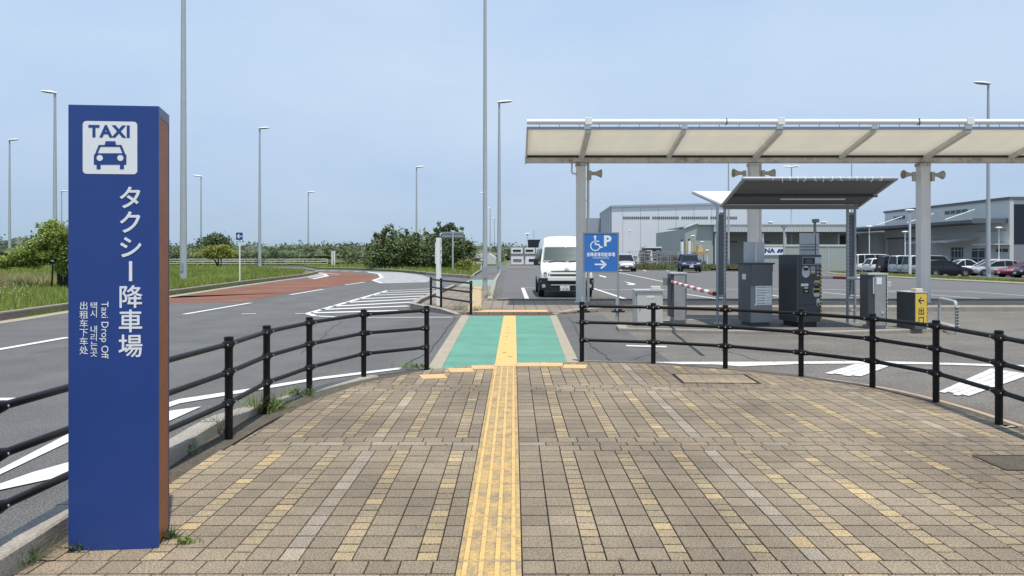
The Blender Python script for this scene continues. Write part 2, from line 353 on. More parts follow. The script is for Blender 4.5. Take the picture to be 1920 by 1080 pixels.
# translucent canopy sheet
m = streak(speckle(mat('canopy_sheet', (0.84, 0.81, 0.74), 0.5, 0, 0.05, 0.7), 0.9, 0.07), (3.2, 0.35, 1), 0.06); t = m.node_tree; b = t.nodes['Principled BSDF']
tr = t.nodes.new('ShaderNodeBsdfTranslucent'); tr.inputs[0].default_value = (0.82, 0.79, 0.71, 1); mx = t.nodes.new('ShaderNodeMixShader'); mx.inputs[0].default_value = 0.55
t.links.new(b.outputs[0], mx.inputs[1]); t.links.new(tr.outputs[0], mx.inputs[2]); t.links.new(mx.outputs[0], t.nodes['Material Output'].inputs[0]); M['sheet'] = m

# text turned into mesh
def text_mesh(body, size, m, parent, O, u=(1, 0, 0), v=(0, 0, 1), bold=0.0, align='CENTER', ext=0.0015, name='lettering', sx=1.0, fat=0.0, sp=1.0):
    c = bpy.data.curves.new('txt', 'FONT'); c.body = body; c.size = size; c.align_x = align; c.extrude = ext; c.offset = bold; c.space_character = sp; c.resolution_u = 3
    o = bpy.data.objects.new('txt', c); COL.objects.link(o)
    dg = bpy.context.evaluated_depsgraph_get(); dg.update()
    me = bpy.data.meshes.new_from_object(o.evaluated_get(dg)); bpy.data.objects.remove(o)
    u = Vector(u).normalized(); v = Vector(v).normalized(); n = u.cross(v)
    co_ = np.empty(len(me.vertices) * 3); me.vertices.foreach_get('co', co_); co_ = co_.reshape(-1, 3)
    P = np.array(O) + co_[:, :1] * sx * np.array(u) + co_[:, 1:2] * np.array(v) + co_[:, 2:] * np.array(n)
    if fat:                                     # heavier strokes: four slightly shifted copies, each a hair proud of the last
        polys = [tuple(p.vertices) for p in me.polygons]; V_ = []; F_ = []
        for i, (a, b) in enumerate(((-fat, 0), (fat, 0), (0, -fat), (0, fat))):
            o_2 = len(V_); V_ += [tuple(q) for q in (P + np.array(u) * a + np.array(v) * b + np.array(n) * i * 0.00015)]
            F_ += [tuple(k + o_2 for k in p) for p in polys]
        me = bpy.data.meshes.new(name); me.from_pydata(V_, [], F_)
    else: me.vertices.foreach_set('co', P.ravel())
    me.materials.clear(); me.materials.append(m); me.update()
    ob = bpy.data.objects.new(name, me); COL.objects.link(ob); me.name = name
    if parent: ob.parent = parent
    return ob

# leaves: many small quads in clumps
def foliage(name, m, parent, blobs, size, seed=1, off=(0, 0, 0), up=0.5, clump=0.22, shell=(0.35, 1.0), core=0.0):
    rg = np.random.RandomState(seed); P = []; S = []
    for (cx, cy, cz, rx, ry, rz, n) in blobs:
        k = max(4, n // 45)
        d = rg.normal(size=(k, 3)); d /= np.linalg.norm(d, axis=1)[:, None]
        c = d * rg.uniform(shell[0], shell[1], size=(k, 1))
        idx = rg.randint(0, k, n)
        p = c[idx] + rg.normal(size=(n, 3)) * clump
        P.append(p * np.array([rx, ry, rz]) + np.array([cx, cy, cz])); S.append(idx + 1000 * len(P))
    P = np.concatenate(P) - np.array(off); cl_ = np.concatenate(S); n = len(P)
    nrm = rg.normal(size=(n, 3)) + np.array([0, -0.1, up * 1.6]); nrm /= np.linalg.norm(nrm, axis=1)[:, None]
    a = np.cross(nrm, rg.normal(size=(n, 3))); a /= np.linalg.norm(a, axis=1)[:, None]; b_ = np.cross(nrm, a)
    s = size * rg.uniform(0.55, 1.3, size=(n, 1))
    V = np.stack([P - a * s, P - b_ * s * 0.45, P + a * s, P + b_ * s * 0.45], 1).reshape(-1, 3)
    me = bpy.data.meshes.new(name); me.vertices.add(4 * n); me.vertices.foreach_set('co', V.ravel())
    me.loops.add(4 * n); me.loops.foreach_set('vertex_index', np.arange(4 * n)); me.polygons.add(n)
    me.polygons.foreach_set('loop_start', np.arange(n) * 4); me.polygons.foreach_set('loop_total', np.full(n, 4)); me.update()
    crand = rg.uniform(0.6, 1.35, size=100000)[cl_ % 100000]
    tn = crand * rg.uniform(0.75, 1.25, n)
    warm = rg.uniform(0.85, 1.25, n)
    T = np.stack([tn * warm, tn, tn * rg.uniform(0.7, 1.2, n), np.ones(n)], 1)
    at_ = me.attributes.new('tint', 'FLOAT_COLOR', 'FACE'); at_.data.foreach_set('color', T.ravel())
    if core:                                    # dense woody inside of a clump
        import bmesh
        bm = bmesh.new(); bm.from_mesh(me)
        lay = bm.faces.layers.float_color.get('tint')
        for (cx, cy, cz, rx, ry, rz, n_) in blobs:
            r_ = bmesh.ops.create_icosphere(bm, subdivisions=2, radius=core, matrix=Matrix.Translation((cx - off[0], cy - off[1], cz - off[2])) @ Matrix.Diagonal((rx, ry, rz, 1)))
            for v_ in r_['verts']:
                c_ = Vector((cx - off[0], cy - off[1], cz - off[2])); v_.co = c_ + (v_.co - c_) * rg.uniform(0.8, 1.15)
            for f_ in {f for v_ in r_['verts'] for f in v_.link_faces}: f_[lay] = (0.8, 0.8, 0.8, 1)
        bm.to_mesh(me); bm.free()
    me.materials.append(m); ob = bpy.data.objects.new(name, me); COL.objects.link(ob)
    if parent: ob.parent = parent
    return ob

def blades(name, m, pts, h, wd, seed=3, parent=None, lean=0.35):
    """one triangle per blade"""
    rg = np.random.RandomState(seed); n = len(pts); P = np.asarray(pts, float)
    ang = rg.uniform(0, 6.283, n); h = np.asarray(h) * rg.uniform(0.5, 1.25, n); wd = np.asarray(wd) * np.ones(n)
    dx = np.cos(ang) * wd / 2; dy = np.sin(ang) * wd / 2; la = rg.uniform(0, 6.283, n); ll = h * rg.uniform(0.05, lean * 2, n)
    V = np.zeros((n, 3, 3)); V[:, 0] = P; V[:, 1] = P; V[:, 2] = P
    V[:, 0, 0] -= dx; V[:, 0, 1] -= dy; V[:, 1, 0] += dx; V[:, 1, 1] += dy
    V[:, 2, 0] += np.cos(la) * ll; V[:, 2, 1] += np.sin(la) * ll; V[:, 2, 2] += h
    me = bpy.data.meshes.new(name); me.vertices.add(3 * n); me.vertices.foreach_set('co', V.reshape(-1)); me.loops.add(3 * n)
    me.loops.foreach_set('vertex_index', np.arange(3 * n)); me.polygons.add(n)
    me.polygons.foreach_set('loop_start', np.arange(n) * 3); me.polygons.foreach_set('loop_total', np.full(n, 3)); me.update()
    # broad natural patches plus blade-to-blade variation
    pat = 0.5 + 0.5 * np.sin(P[:, 0] * 0.7 + 1.3 * np.sin(P[:, 1] * 0.31)) * np.sin(P[:, 1] * 0.43 + 2 * np.sin(P[:, 0] * 0.27))
    tn = rg.uniform(0.65, 1.3, n) * (0.8 + 0.4 * pat); warm = rg.uniform(0.85, 1.2, n) + 0.25 * (1 - pat) * rg.uniform(0, 1, n)
    T = np.stack([tn * warm, tn, tn * rg.uniform(0.7, 1.2, n), np.ones(n)], 1)
    at_ = me.attributes.new('tint', 'FLOAT_COLOR', 'FACE'); at_.data.foreach_set('color', T.ravel())
    me.materials.append(m); ob = bpy.data.objects.new(name, me); COL.objects.link(ob)
    if parent: ob.parent = parent
    return ob
def inpoly(px, py, poly):
    px = np.asarray(px); py = np.asarray(py); r = np.zeros(len(px), bool); n = len(poly)
    for i in range(n):
        x0, y0 = poly[i][:2]; x1, y1 = poly[(i + 1) % n][:2]
        c = ((y0 > py) != (y1 > py)) & (px < (x1 - x0) * (py - y0) / ((y1 - y0) if y1 != y0 else 1e-9) + x0)
        r ^= c
    return r
def scatter(poly, n, rg):
    xs = [p[0] for p in poly]; ys = [p[1] for p in poly]
    x = rg.uniform(min(xs), max(xs), n); y = rg.uniform(min(ys), max(ys), n); k = inpoly(x, y, poly)
    return x[k], y[k]
def clip(poly, cpoly):
    """clip a polygon by a convex counter-clockwise polygon"""
    outp = list(poly); n = len(cpoly)
    for i in range(n):
        a = cpoly[i]; b = cpoly[(i + 1) % n]; inp = outp; outp = []
        if not inp: return []
        def sd(p): return (b[0] - a[0]) * (p[1] - a[1]) - (b[1] - a[1]) * (p[0] - a[0])
        for j in range(len(inp)):
            p = inp[j]; q = inp[(j + 1) % len(inp)]; sp = sd(p); sq = sd(q)
            if sp >= 0: outp.append(p)
            if (sp >= 0) != (sq >= 0):
                tt = sp / (sp - sq); outp.append((p[0] + (q[0] - p[0]) * tt, p[1] + (q[1] - p[1]) * tt))
    return outp
def smooth_path(pts, k=4):
    """Catmull-Rom through 2-D or 3-D points"""
    pts = [Vector(p) for p in pts]; o = []
    for i in range(len(pts) - 1):
        p0 = pts[max(i - 1, 0)]; p1 = pts[i]; p2 = pts[i + 1]; p3 = pts[min(i + 2, len(pts) - 1)]
        for j in range(k):
            s = j / k
            o.append(0.5 * ((2 * p1) + (p2 - p0) * s + (2 * p0 - 5 * p1 + 4 * p2 - p3) * s * s + (3 * p1 - p0 - 3 * p2 + p3) * s ** 3))
    o.append(pts[-1]); return o
def offset_path(pts, d):
    o = []
    for i, p in enumerate(pts):
        a = pts[max(i - 1, 0)]; b = pts[min(i + 1, len(pts) - 1)]; t_ = (Vector(b[:2]) - Vector(a[:2])).normalized()
        o.append(Vector((p[0] - t_.y * d, p[1] + t_.x * d)))
    return o
def kerb_run(mb, pts, wd, z0, ztop, ch=0.025, heights=None, seg=None):
    """kerb profile swept along a 2-D path (its left side is offset by +wd)"""
    A = [Vector(p[:2]) for p in pts]; B = offset_path(A, wd); Ai = offset_path(A, ch); Bi = offset_path(A, wd - ch); n = len(A)
    hs = heights or [ztop] * n; vs = []
    for i in range(n):
        h = hs[i]
        vs += [(A[i].x, A[i].y, z0), (A[i].x, A[i].y, h - ch), (Ai[i].x, Ai[i].y, h), (Bi[i].x, Bi[i].y, h), (B[i].x, B[i].y, h - ch), (B[i].x, B[i].y, z0)]
    fs = []
    for i in range(n - 1):
        for j in range(5): a = i * 6 + j; fs.append((a, a + 1, a + 7, a + 6))
    fs += [(0, 1, 2, 3, 4, 5), tuple(range((n - 1) * 6 + 5, (n - 1) * 6 - 1, -1))]
    mb.add(vs, fs); return mb

# ------------------------------------------------------------------ ground sheets
ZR = -0.03                                     # carriageway level
struct(MB().add([(-1500, -60, -.08), (12, -60, -.08), (12, 2600, -.08), (-1500, 2600, -.08), (130, -60, -2.6), (130, 2600, -2.6), (1500, -60, -2.6), (1500, 2600, -2.6)],
                [(0, 1, 2, 3), (1, 4, 5, 2), (4, 6, 7, 5)]).build('ground', M['earth'], fix=False))
struct(MB().flat([(-75, -20), (2.2, -20), (2.2, 19.0), (-0.4, 24.0), (-0.9, 96), (-75, 96)], ZR).build('road', M['asphalt'], fix=False))
struct(MB().flat([(2.2, -20), (40, -20), (40, 19.9), (-1.3, 19.9), (-0.9, 18.4), (2.2, 18.4)], ZR + 0.001).build('exit_road', M['asphalt2'], fix=False))
lot = MB(); ZS = zlot(90)
lot.add([(-1.2, 19.6, -.034), (12, 19.6, -.034), (12, 160, -.034), (-1.2, 160, -.034), (90, 19.6, ZS), (90, 160, ZS)], [(0, 1, 2, 3), (1, 4, 5, 2)])
struct(lot.build('parking_lot', M['asphalt3'], fix=False))

# red lane
red = [g(-60, 566), (g(320, 566)), g(452, 565), g(547, 547.5), g(647, 532.5), g(700, 526.5), g(711, 519), g(690, 514), g(650, 510), g(600, 507.2), g(560, 505.5), g(572, 511), g(640, 514), g(600, 520), g(574, 522), g(440, 538.5), g(320, 557.5), g(200, 573), g(60, 590)]
struct(MB().flat(red, ZR + 0.004).build('red_lane', M['red'], fix=False))
struct(MB().flat([g(700, 525), g(717, 530), g(800, 528), g(812, 522), g(790, 515), g(750, 510), g(700, 509), g(690, 510.5), g(712, 513), g(716, 519)], ZR + 0.006).build('pale_road_surface', M['pale_zone'], fix=False))
# road markings, left carriageway
mk = MB()
def L2(a, b, wd, z=ZR + 0.009): mk.line(g(*a), g(*b), wd, z)
L2((345, 587.5), (470, 566.5), 0.15); L2((544, 551.5), (606, 541.3), 0.15); L2((647, 533.5), (684, 528.2), 0.15)
L2((-40, 659), (128, 630), 0.16); L2((453, 587), (480, 586.2), 0.12); L2((553, 586.3), (572, 586), 0.12); L2((690, 593.3), (848, 593), 0.12)
mk.flat([g(-10, 742), g(34, 742), g(-10, 754)], ZR + 0.009)
wedge = [g(753, 685.5), g(753, 689), g(600, 708), g(470, 730), g(337, 752), g(129, 823), g(-20, 893), g(-20, 884), g(129, 808), g(337, 744), g(470, 724.5), g(600, 703.5)]
mk.flat(wedge, ZR + 0.009)
mk.flat([g(378, 758), g(319, 784), g(129, 880), g(100, 891), g(-60, 925), g(-60, 922), g(60, 880), g(129, 861), g(319, 766)], ZR + 0.010)
def z8(x, y): return (300 + x / 3.2, 500 + y / 3.2)
def zline(a, b, wd): mk.line(g(*z8(*a)), g(*z8(*b)), wd, ZR + 0.009)
zline((885, 276), (1370, 139), 0.17); zline((1360, 141), (1760, 124), 0.2); zline((885, 276), (935, 291), 0.16); zline((930, 290), (1090, 297), 0.18)
for (a, b_) in (((1320, 153), (1660, 142)), ((1270, 168), (1660, 155)), ((1195, 189), (1650, 169)), ((1120, 210), (1580, 186)), ((1035, 233), (1540, 207)), ((960, 252), (1490, 231)), ((905, 272), (1432, 258))):
    zline(a, b_, 0.36 if b_[1] > 160 else 0.32)
struct(mk.build('road_markings', M['white_road'], fix=False))
mk = MB()                                       # edge lines of the curve
for (a, b_, wd) in (((700, 525), (717, 530.3), 0.2), ((717, 530.3), (806, 528), 0.18), ((700, 525), (716, 519.5), 0.2), ((716, 519.5), (711, 513), 0.25), ((711, 513), (690, 509.5), 0.3), ((586, 522.5), (614, 516.8), 0.25), ((614, 516.8), (608, 513), 0.25), ((600, 511.5), (636, 513.6), 0.25)):
    mk.line(g(*a), g(*b_), wd, ZR + 0.011)
for i in range(7):
    x = 552 + i * 22; mk.line(g(x, 505.2 + i * 0.62), g(x + 14, 505.6 + i * 0.62), 0.5, ZR + 0.011)
struct(mk.build('curve_markings', M['white_road'], fix=False))
struct(MB().flat([g(578, 521), g(612, 516.5), g(606, 513.2), g(580, 511.5)], ZR + 0.0075).build('pale_road_surface', M['pale_zone'], fix=False))
# markings, exit road (worn)
mk = MB()
mk.flat([g(1229, 675.8), g(1420, 675.4), g(1640, 674), g(1780, 677.5), g(1960, 683), g(1960, 687), g(1780, 681), g(1640, 678.5), g(1500, 679.5), g(1390, 684), g(1345, 680.5), g(1229, 679)], ZR + 0.010)
for near0, near1, far0, far1 in (((1546, 697), (1612, 704), (1603, 680), (1690, 676)), ((1760, 731), (1812, 741), (1858, 688), (1935, 699))):
    n0, n1, f0, f1 = [Vector(g(*p_)) for p_ in (near0, near1, far0, far1)]
    for q in range(4):
        u0_, u1_ = q / 4, (q + 1) / 4 - 0.018; cut = 0.04 * (q % 2)
        A0, A1 = n0.lerp(n1, u0_), n0.lerp(n1, u1_); B0, B1 = f0.lerp(f1, u0_), f0.lerp(f1, u1_)
        mk.flat([A0.lerp(B0, cut), A1.lerp(B1, cut), B1, B0], ZR + 0.012)
mk.flat([g(1930, 760), g(2010, 720), g(2100, 712), g(2060, 750), g(1990, 790)], ZR + 0.012)
mk.flat([g(1174, 644.5), g(1250, 646.5), g(1250, 649), g(1174, 646.8)], ZR + 0.010); mk.flat([g(1238, 639.5), g(1302, 641.5), g(1302, 643.5), g(1238, 641.3)], ZR + 0.010)
struct(mk.build('worn_road_markings', M['white_worn'], fix=False))
# dark repaired seams and cracks in the asphalt
mk = MB(); rs_ = random.Random(17)
def crack(a, b, wd, n=14, j=0.05):
    a = Vector(g(*a)); b = Vector(g(*b)); P_ = [a.lerp(b, i / n) + Vector((rs_.uniform(-j, j), rs_.uniform(-j, j))) for i in range(n + 1)]
    o_ = offset_path(P_, wd)
    for i in range(n): mk.flat([P_[i], P_[i + 1], o_[i + 1], o_[i]], ZR + 0.006)
crack((853, 593), (806, 655), 0.02, 10, .02); crack((806, 655), (740, 690), 0.02, 8, .02); crack((1066, 592), (1088, 628), 0.015, 8, .03); crack((1088, 628), (1150, 676), 0.015, 9, .04)
crack((325, 640), (560, 616), 0.012, 16, .05); crack((60, 660), (330, 612), 0.012, 18, .06); crack((640, 600), (560, 660), 0.010, 12, .05); crack((1310, 640), (1420, 672), 0.012, 10, .05); crack((1560, 634), (1880, 660), 0.012, 14, .06); crack((1240, 655), (1180, 672), 0.012, 8, .03)
struct(mk.build('asphalt_cracks', M['crack'], fix=False))
mk = MB()
for a, b in (((845, 594), (806, 590)), ((806, 590), (690, 660)), ((690, 660), (735, 690))): pass
# markings, parking lot
mk = MB()
def L3(a, b, wd):
    a = Vector(glot(*a)); b = Vector(glot(*b)); d = (b - a).normalized(); q = Vector((-d.y, d.x)) * wd / 2
    for i in range(10):
        u, v = a.lerp(b, i / 10), a.lerp(b, (i + 1) / 10)
        mk.add([(p.x, p.y, zlot(p.x) + 0.008) for p in (u - q, v - q, v + q, u + q)], [(0, 1, 2, 3)])
L3((980, 540), (988.5, 562), 0.15); L3((984, 540), (1012, 540), 0.13); L3((1113, 541), (1182, 564), 0.15); L3((1120, 543.5), (1806, 546.5), 0.14)
L3((1286, 552), (1376, 565), 0.14); L3((1440, 553), (1505, 562), 0.14); L3((1543, 548.5), (1704, 564), 0.14); L3((1666, 547), (1990, 572), 0.14); L3((1806, 546), (1990, 560), 0.14)
L3((1120, 503), (1257, 531), 0.14); L3((1175, 511), (1480, 511), 0.14)
mk.flat([g(1170, 526.5), g(1192, 531.5), g(1188, 533.5), g(1174, 532.5), g(1180, 531)], ZR + 0.006); mk.flat([g(1123, 515), g(1137, 518), g(1136, 520), g(1124, 517)], ZR + 0.006)
for a, b_ in (((1160, 504.5), (1166, 508)), ((1203, 505), (1211, 508.5)), ((1236, 503.5), (1254, 508.5)), ((1281, 504), (1299, 508)), ((1327, 505), (1340, 507.5)), ((1018, 494.5), (1022, 499)), ((1005, 504), (1012, 504))): L3(a, b_, 0.16)
L3((915, 505.3), (952, 504.8), 0.3)
struct(mk.build('parking_markings', M['white_road'], fix=False))
mk = MB(); mk.line(g(953, 503.5), g(985, 502), 0.28, ZR + 0.005)
struct(mk.build('yellow_marking', M['pale_yellow'], fix=False))

# ------------------------------------------------------------------ near plaza
LP = [(429, 822), (500, 775), (580, 740), (682, 708), (800, 693)]
RP = [(1091, 676), (1225, 681), (1360, 690), (1502, 705), (1636, 725), (1755, 753), (1873, 796)]
left_edge = [(-2.42, -6), (-2.38, 2.4), (-2.30, 3.6), (-2.24, 4.8), (-2.2, 5.9), (-2.16, 6.6), (-1.98, 7.6), (-1.70, 8.5), (-1.05, 9.50)]
front_edge = [(-0.5, 9.86), (0.0, 10.02), (0.42, 10.10), (0.95, 10.14)]
right_edge = [(1.90, 9.93), (2.74, 9.45), (3.46, 8.82), (3.96, 8.12), (4.18, 7.3), (4.22, 6.3), (4.2, 5.3), (4.2, -6)]
plaza = (left_edge + front_edge + right_edge)[::-1]   # counter-clockwise? checked below
ar = sum(plaza[i][0] * plaza[(i + 1) % len(plaza)][1] - plaza[(i + 1) % len(plaza)][0] * plaza[i][1] for i in range(len(plaza)))
if ar < 0: plaza = plaza[::-1]
struct(MB().prism(plaza, -0.08, -0.012).build('pavement_bed', M['joint'], fix=False))
SX0, SX1 = -0.268, 0.040                        # tactile strip
cols = []                                       # (x0, x1, kind)
def run(x, seq, sgn):
    for k in seq:
        wd = {'W': 0.1535, 'N': 0.102, 'G': 0.102, 'C': 0.100}[k]
        cols.append((x, x + wd, k) if sgn > 0 else (x - wd, x, k)); x += sgn * wd
run(SX1, 'WWNWWNWWNWGWN' + 'WWNWWNWWNWWNWGWN' + 'WWN', 1)
run(SX0, 'CNWWNWGWNWWNWWNWWNW', -1)
tb = MB(); rg = random.Random(5)
TN = {'W': [(0.90, 0.90, 0.93), (0.98, 0.98, 1.0), (0.84, 0.85, 0.89), (0.93, 0.94, 0.96)], 'N': [(1.14, 1.13, 1.06), (1.02, 1.02, 1.0), (1.22, 1.20, 1.09), (1.28, 1.25, 1.10), (1.08, 1.08, 1.05)], 'G': [(1.12, 1.18, 1.34), (1.28, 1.34, 1.50), (1.0, 1.06, 1.22)]}
TN['C'] = TN['W']
def tile(x0, x1, y0, y1, kind):
    j = 0.0030; jy = 0.0056; q = 0.0012
    c = rg.choice(TN[kind]); s = rg.uniform(0.9, 1.08)
    if kind == 'N' and rg.random() < 0.13: c = (1.58, 1.49, 1.20)
    if kind == 'G' and rg.random() < 0.05: c = (1.5, 1.4, 1.14)
    c = tuple(k * s for k in c); z = rg.uniform(-0.0012, 0.0012)
    P = [(x0 + j, y0 + jy), (x1 - j, y0 + jy), (x1 - j, y1 - jy), (x0 + j, y1 - jy)]
    full = inpoly([p[0] for p in P], [p[1] for p in P], plaza).all()
    if full:
        Q = [(x0 + j + q, y0 + jy + q), (x1 - j - q, y0 + jy + q), (x1 - j - q, y1 - jy - q), (x0 + j + q, y1 - jy - q)]
        tb.add([(p[0], p[1], z) for p in Q] + [(p[0], p[1], -0.012) for p in P], [(0, 1, 2, 3), (4, 5, 1, 0), (5, 6, 2, 1), (6, 7, 3, 2), (7, 4, 0, 3)], 0, c)
    else:
        P = clip(P, plaza)
        if len(P) >= 3: tb.flat(P, z, 0, c)
Y0 = 3.56 - 2.4 * 1 - 0.4
zones = []
y = 1.16
while y < 10.4:                                 # open field of 2.0 m, then a 0.4 m cross band
    zones.append(('f', y, y + 2.0)); zones.append(('b', y + 2.0, y + 2.4)); y += 2.4
for kind, ya, yb in zones:
    if kind == 'f':
        for (xa, xb, k) in cols:
            nr = 20 if k in 'N' else 13
            for i in range(nr): tile(xa, xb, ya + (yb - ya) * i / nr, ya + (yb - ya) * (i + 1) / nr, k)
    else:
        for (r0, r1, k2, wd) in ((ya, ya + 0.15, 'W', 0.155), (ya + 0.15, ya + 0.25, 'G', 0.21), (ya + 0.25, yb, 'W', 0.155)):
            for (xs, xe) in ((-2.7, SX0), (SX1, 5.0)):
                x = xs + rg.uniform(0, 0.1) - 0.1
                if xs == SX1: x = SX1
                while x < xe - 0.02:
                    xn = min(x + wd, xe)
                    if xe - xn < 0.04: xn = xe
                    tile(max(x, xs), xn, r0, r1, k2 if k2 == 'W' or rg.random() < .45 else 'W'); x = xn
struct(tb.build('pavement', M['paver'], tint=True, fix=False))
# tactile strip of ribbed blocks
ts = MB(); y = 3.538 - 0.3 * 8
ymax = 9.75
while y < ymax:
    c = 0.004
    ts.bbox(SX0 + 0.003, SX1 - 0.003, y + 0.002, y + 0.298, -0.004, 0.003)
    for i in range(4):
        xc = SX0 + 0.040 + i * 0.0755; a = 0.0165; b_ = 0.011
        ya, yb = y + 0.006, y + 0.294
        ts.add([(xc - a, ya, 0.003), (xc + a, ya, 0.003), (xc + a, yb, 0.003), (xc - a, yb, 0.003), (xc - b_, ya + 0.006, 0.0085), (xc + b_, ya + 0.006, 0.0085), (xc + b_, yb - 0.006, 0.0085), (xc - b_, yb - 0.006, 0.0085)],
               [(4, 5, 6, 7)], 1)
        o4 = len(ts.v) - 8; ts.add([ts.v[o4 + q] for q in range(8)], [(0, 1, 5, 4), (1, 2, 6, 5), (2, 3, 7, 6), (3, 0, 4, 7)])
    y += 0.3
struct(ts.build('tactile_paving', [M['tact_base'], M['yellow_tact']], fix=False))
wt = MB()                                       # warning blocks along the nose of the plaza
for (px, py, ang) in ((812, 707, 14), (864, 695, 10), (906, 689.5, 6), (948, 685.5, 3), (991, 684.5, 0), (1034, 684.5, -3), (1078, 688, -8)):
    x, y = g(px, py); wt.box((x, y, 0.004), (0.30, 0.30 if px != 948 else 0.2, 0.012), R(ang))
    for i in range(5):
        for k in range(5):
            d = Matrix.Rotation(R(ang), 2) @ Vector((-0.12 + i * 0.06, -0.12 + k * 0.06))
            if px != 948: wt.lathe([(0.014, 0), (0.009, 0.005), (0.0, 0.005)], 8, Matrix.Translation((x + d.x, y + d.y, 0.010)))
struct(wt.build('warning_paving', M['orange_tact'], fix=False))
# kerb on the left of the plaza and flush edging all round
ki = [(-2.20, -4), (-2.28, 2.2), (-2.335, 3.9), (-2.385, 5.16), (-2.42, 6.1), (-2.38, 6.7), (-2.30, 7.25), (-2.14, 7.9), (-1.86, 8.55), (-1.6, 9.0)]
kp = smooth_path([(x_ - 0.155, y_) for x_, y_ in ki], 3)
hs = [0.105 if p.y < 6.2 else max(0.012, 0.105 - (p.y - 6.2) * 0.07) for p in kp]
kb = MB(); acc = 0
kerb_run(kb, [(p.x, p.y) for p in kp][::-1], 0.155, -0.08, 0.105, 0.012, heights=hs[::-1])
struct(kb.build('kerb', M['kerb'], smooth=False))
ej = MB()                                       # kerb stone joints
for yy in (3.05, 4.05, 5.05, 6.05): ej.box((np.interp(yy, [p.y for p in kp], [p.x for p in kp]) + 0.0775, yy, 0.047), (0.160, 0.007, 0.120), R(3))
struct(ej.build('kerb_joints', M['kerb_dark']))
strip = MB(); ed = smooth_path([(-2.40, -4), (-2.36, 2.4), (-2.28, 3.6), (-2.22, 4.8), (-2.18, 5.9), (-2.13, 6.7), (-1.95, 7.65), (-1.66, 8.57), (-1.02, 9.57)], 4)
of = [Vector((np.interp(p.y, [q[1] for q in ki], [q[0] for q in ki]) - 0.02, p.y)) if p.y < 8.9 else q_ for p, q_ in zip(ed, offset_path(ed, 0.11))]
for i in range(len(ed) - 1): strip.flat([ed[i], ed[i + 1], of[i + 1], of[i]], -0.004)
struct(strip.build('gutter_dirt', M['soil'], fix=False))
rp = smooth_path([(0.95, 10.16)] + [(p[0] * 1.0, p[1]) for p in right_edge], 4)
o1 = offset_path(rp, 0.10); o2 = offset_path(rp, 0.17); o3 = offset_path(rp, 0.29)
a1 = MB(); a2 = MB(); a3 = MB()
for i in range(len(rp) - 1):
    a1.flat([rp[i], rp[i + 1], o1[i + 1], o1[i]], -0.004); a2.flat([o1[i], o1[i + 1], o2[i + 1], o2[i]], 0.0)
    if rp[i].x > 3.3 or True: a3.flat([o2[i], o2[i + 1], o3[i + 1], o3[i]], ZR + 0.008)
struct(a1.build('gutter_dirt', M['soil'], fix=False)); struct(a2.build('edge_kerb', M['border'], fix=False)); struct(a3.build('red_gutter', M['brick_red'], fix=False))
# inspection cover inlaid with pavers and a drain grate
x0, y0 = g(1340, 710)
t_ = thing('manhole_cover', 'square access cover inlaid with pavers, near the right fence', 'cover', (x0, y0, 0), R(-2))
c = MB(); c.bbox(-0.42, 0.42, -0.30, 0.30, -0.004, 0.0024); c.build('cover', M['joint'], t_)
c = MB()
for i in range(6):
    for k in range(4):
        f_ = random.uniform(.95, 1.15); c.flat([(-.415 + i * .1385, -.297 + k * .1487), (-.415 + i * .1385 + .134, -.297 + k * .1487), (-.415 + i * .1385 + .134, -.297 + k * .1487 + .143), (-.415 + i * .1385, -.297 + k * .1487 + .143)], 0.0045, 0, (1.08 * f_, 1.07 * f_, 1.05 * f_))
c.build('inlay', M['paver'], t_, tint=True, fix=False)
fr = MB()
for s in (-1, 1):
    fr.bbox(-0.45, 0.45, s * 0.315 - 0.012, s * 0.315 + 0.012, -0.004, 0.005); fr.bbox(s * 0.435 - 0.012, s * 0.435 + 0.012, -0.303, 0.303, -0.004, 0.005)
fr.build('frame', M['joint'], t_)
x0, y0 = g(1915, 868)
t_ = thing('drain_cover', 'sunken drain cover at the right edge of the plaza', 'cover', (x0, y0, 0), 0)
MB().bbox(-0.21, 0.25, -0.17, 0.17, -0.004, 0.0032).build('cover', M['soil'], t_)
fr = MB()
for s in (-1, 1): fr.bbox(-0.23, 0.27, s * 0.18 - 0.01, s * 0.18 + 0.01, -0.004, 0.006)
fr.bbox(-0.24, -0.215, -0.17, 0.17, -0.004, 0.006); fr.build('frame', M['rust'], t_)

# ------------------------------------------------------------------ crosswalk
nl, nr, fl, fr_ = (-0.94, 9.62), (0.73, 10.18), (-1.07, 18.05), (0.88, 18.05)
struct(MB().flat([nl, (-0.27, 9.95), (0.3, 10.06), nr, fr_, fl], ZR + 0.012).build('green_crossing', M['green_walk'], fix=False))
bd = MB(); bd.flat([(-1.12, 9.52), nl, fl, (-1.27, 18.1)], ZR + 0.016); bd.flat([nr, (0.90, 10.16), (1.05, 18.1), fr_], ZR + 0.016)
struct(bd.build('crossing_border', M['border'], fix=False))
yb_ = MB(); yb_.flat([(-0.252, 9.93), (0.045, 9.98), (0.05, 18.0), (-0.24, 18.0)], ZR + 0.016)
struct(yb_.build('crossing_guide', M['yellow_smooth'], fix=False))
st = MB()
for (px, py, wpx) in ((953, 615, 5), (952, 620, 4), (953, 626.2, 8), (950, 632, 6), (949, 638, 2), (947, 647, 3), (946, 663, 6), (957, 671, 8)):
    x, y = g(px, py, ZR); st.box((x, y, ZR + 0.0165), (wpx * y / FPX, 0.05, 0.003), 0.05)
struct(st.build('worn_marks', M['kerb_dark']))

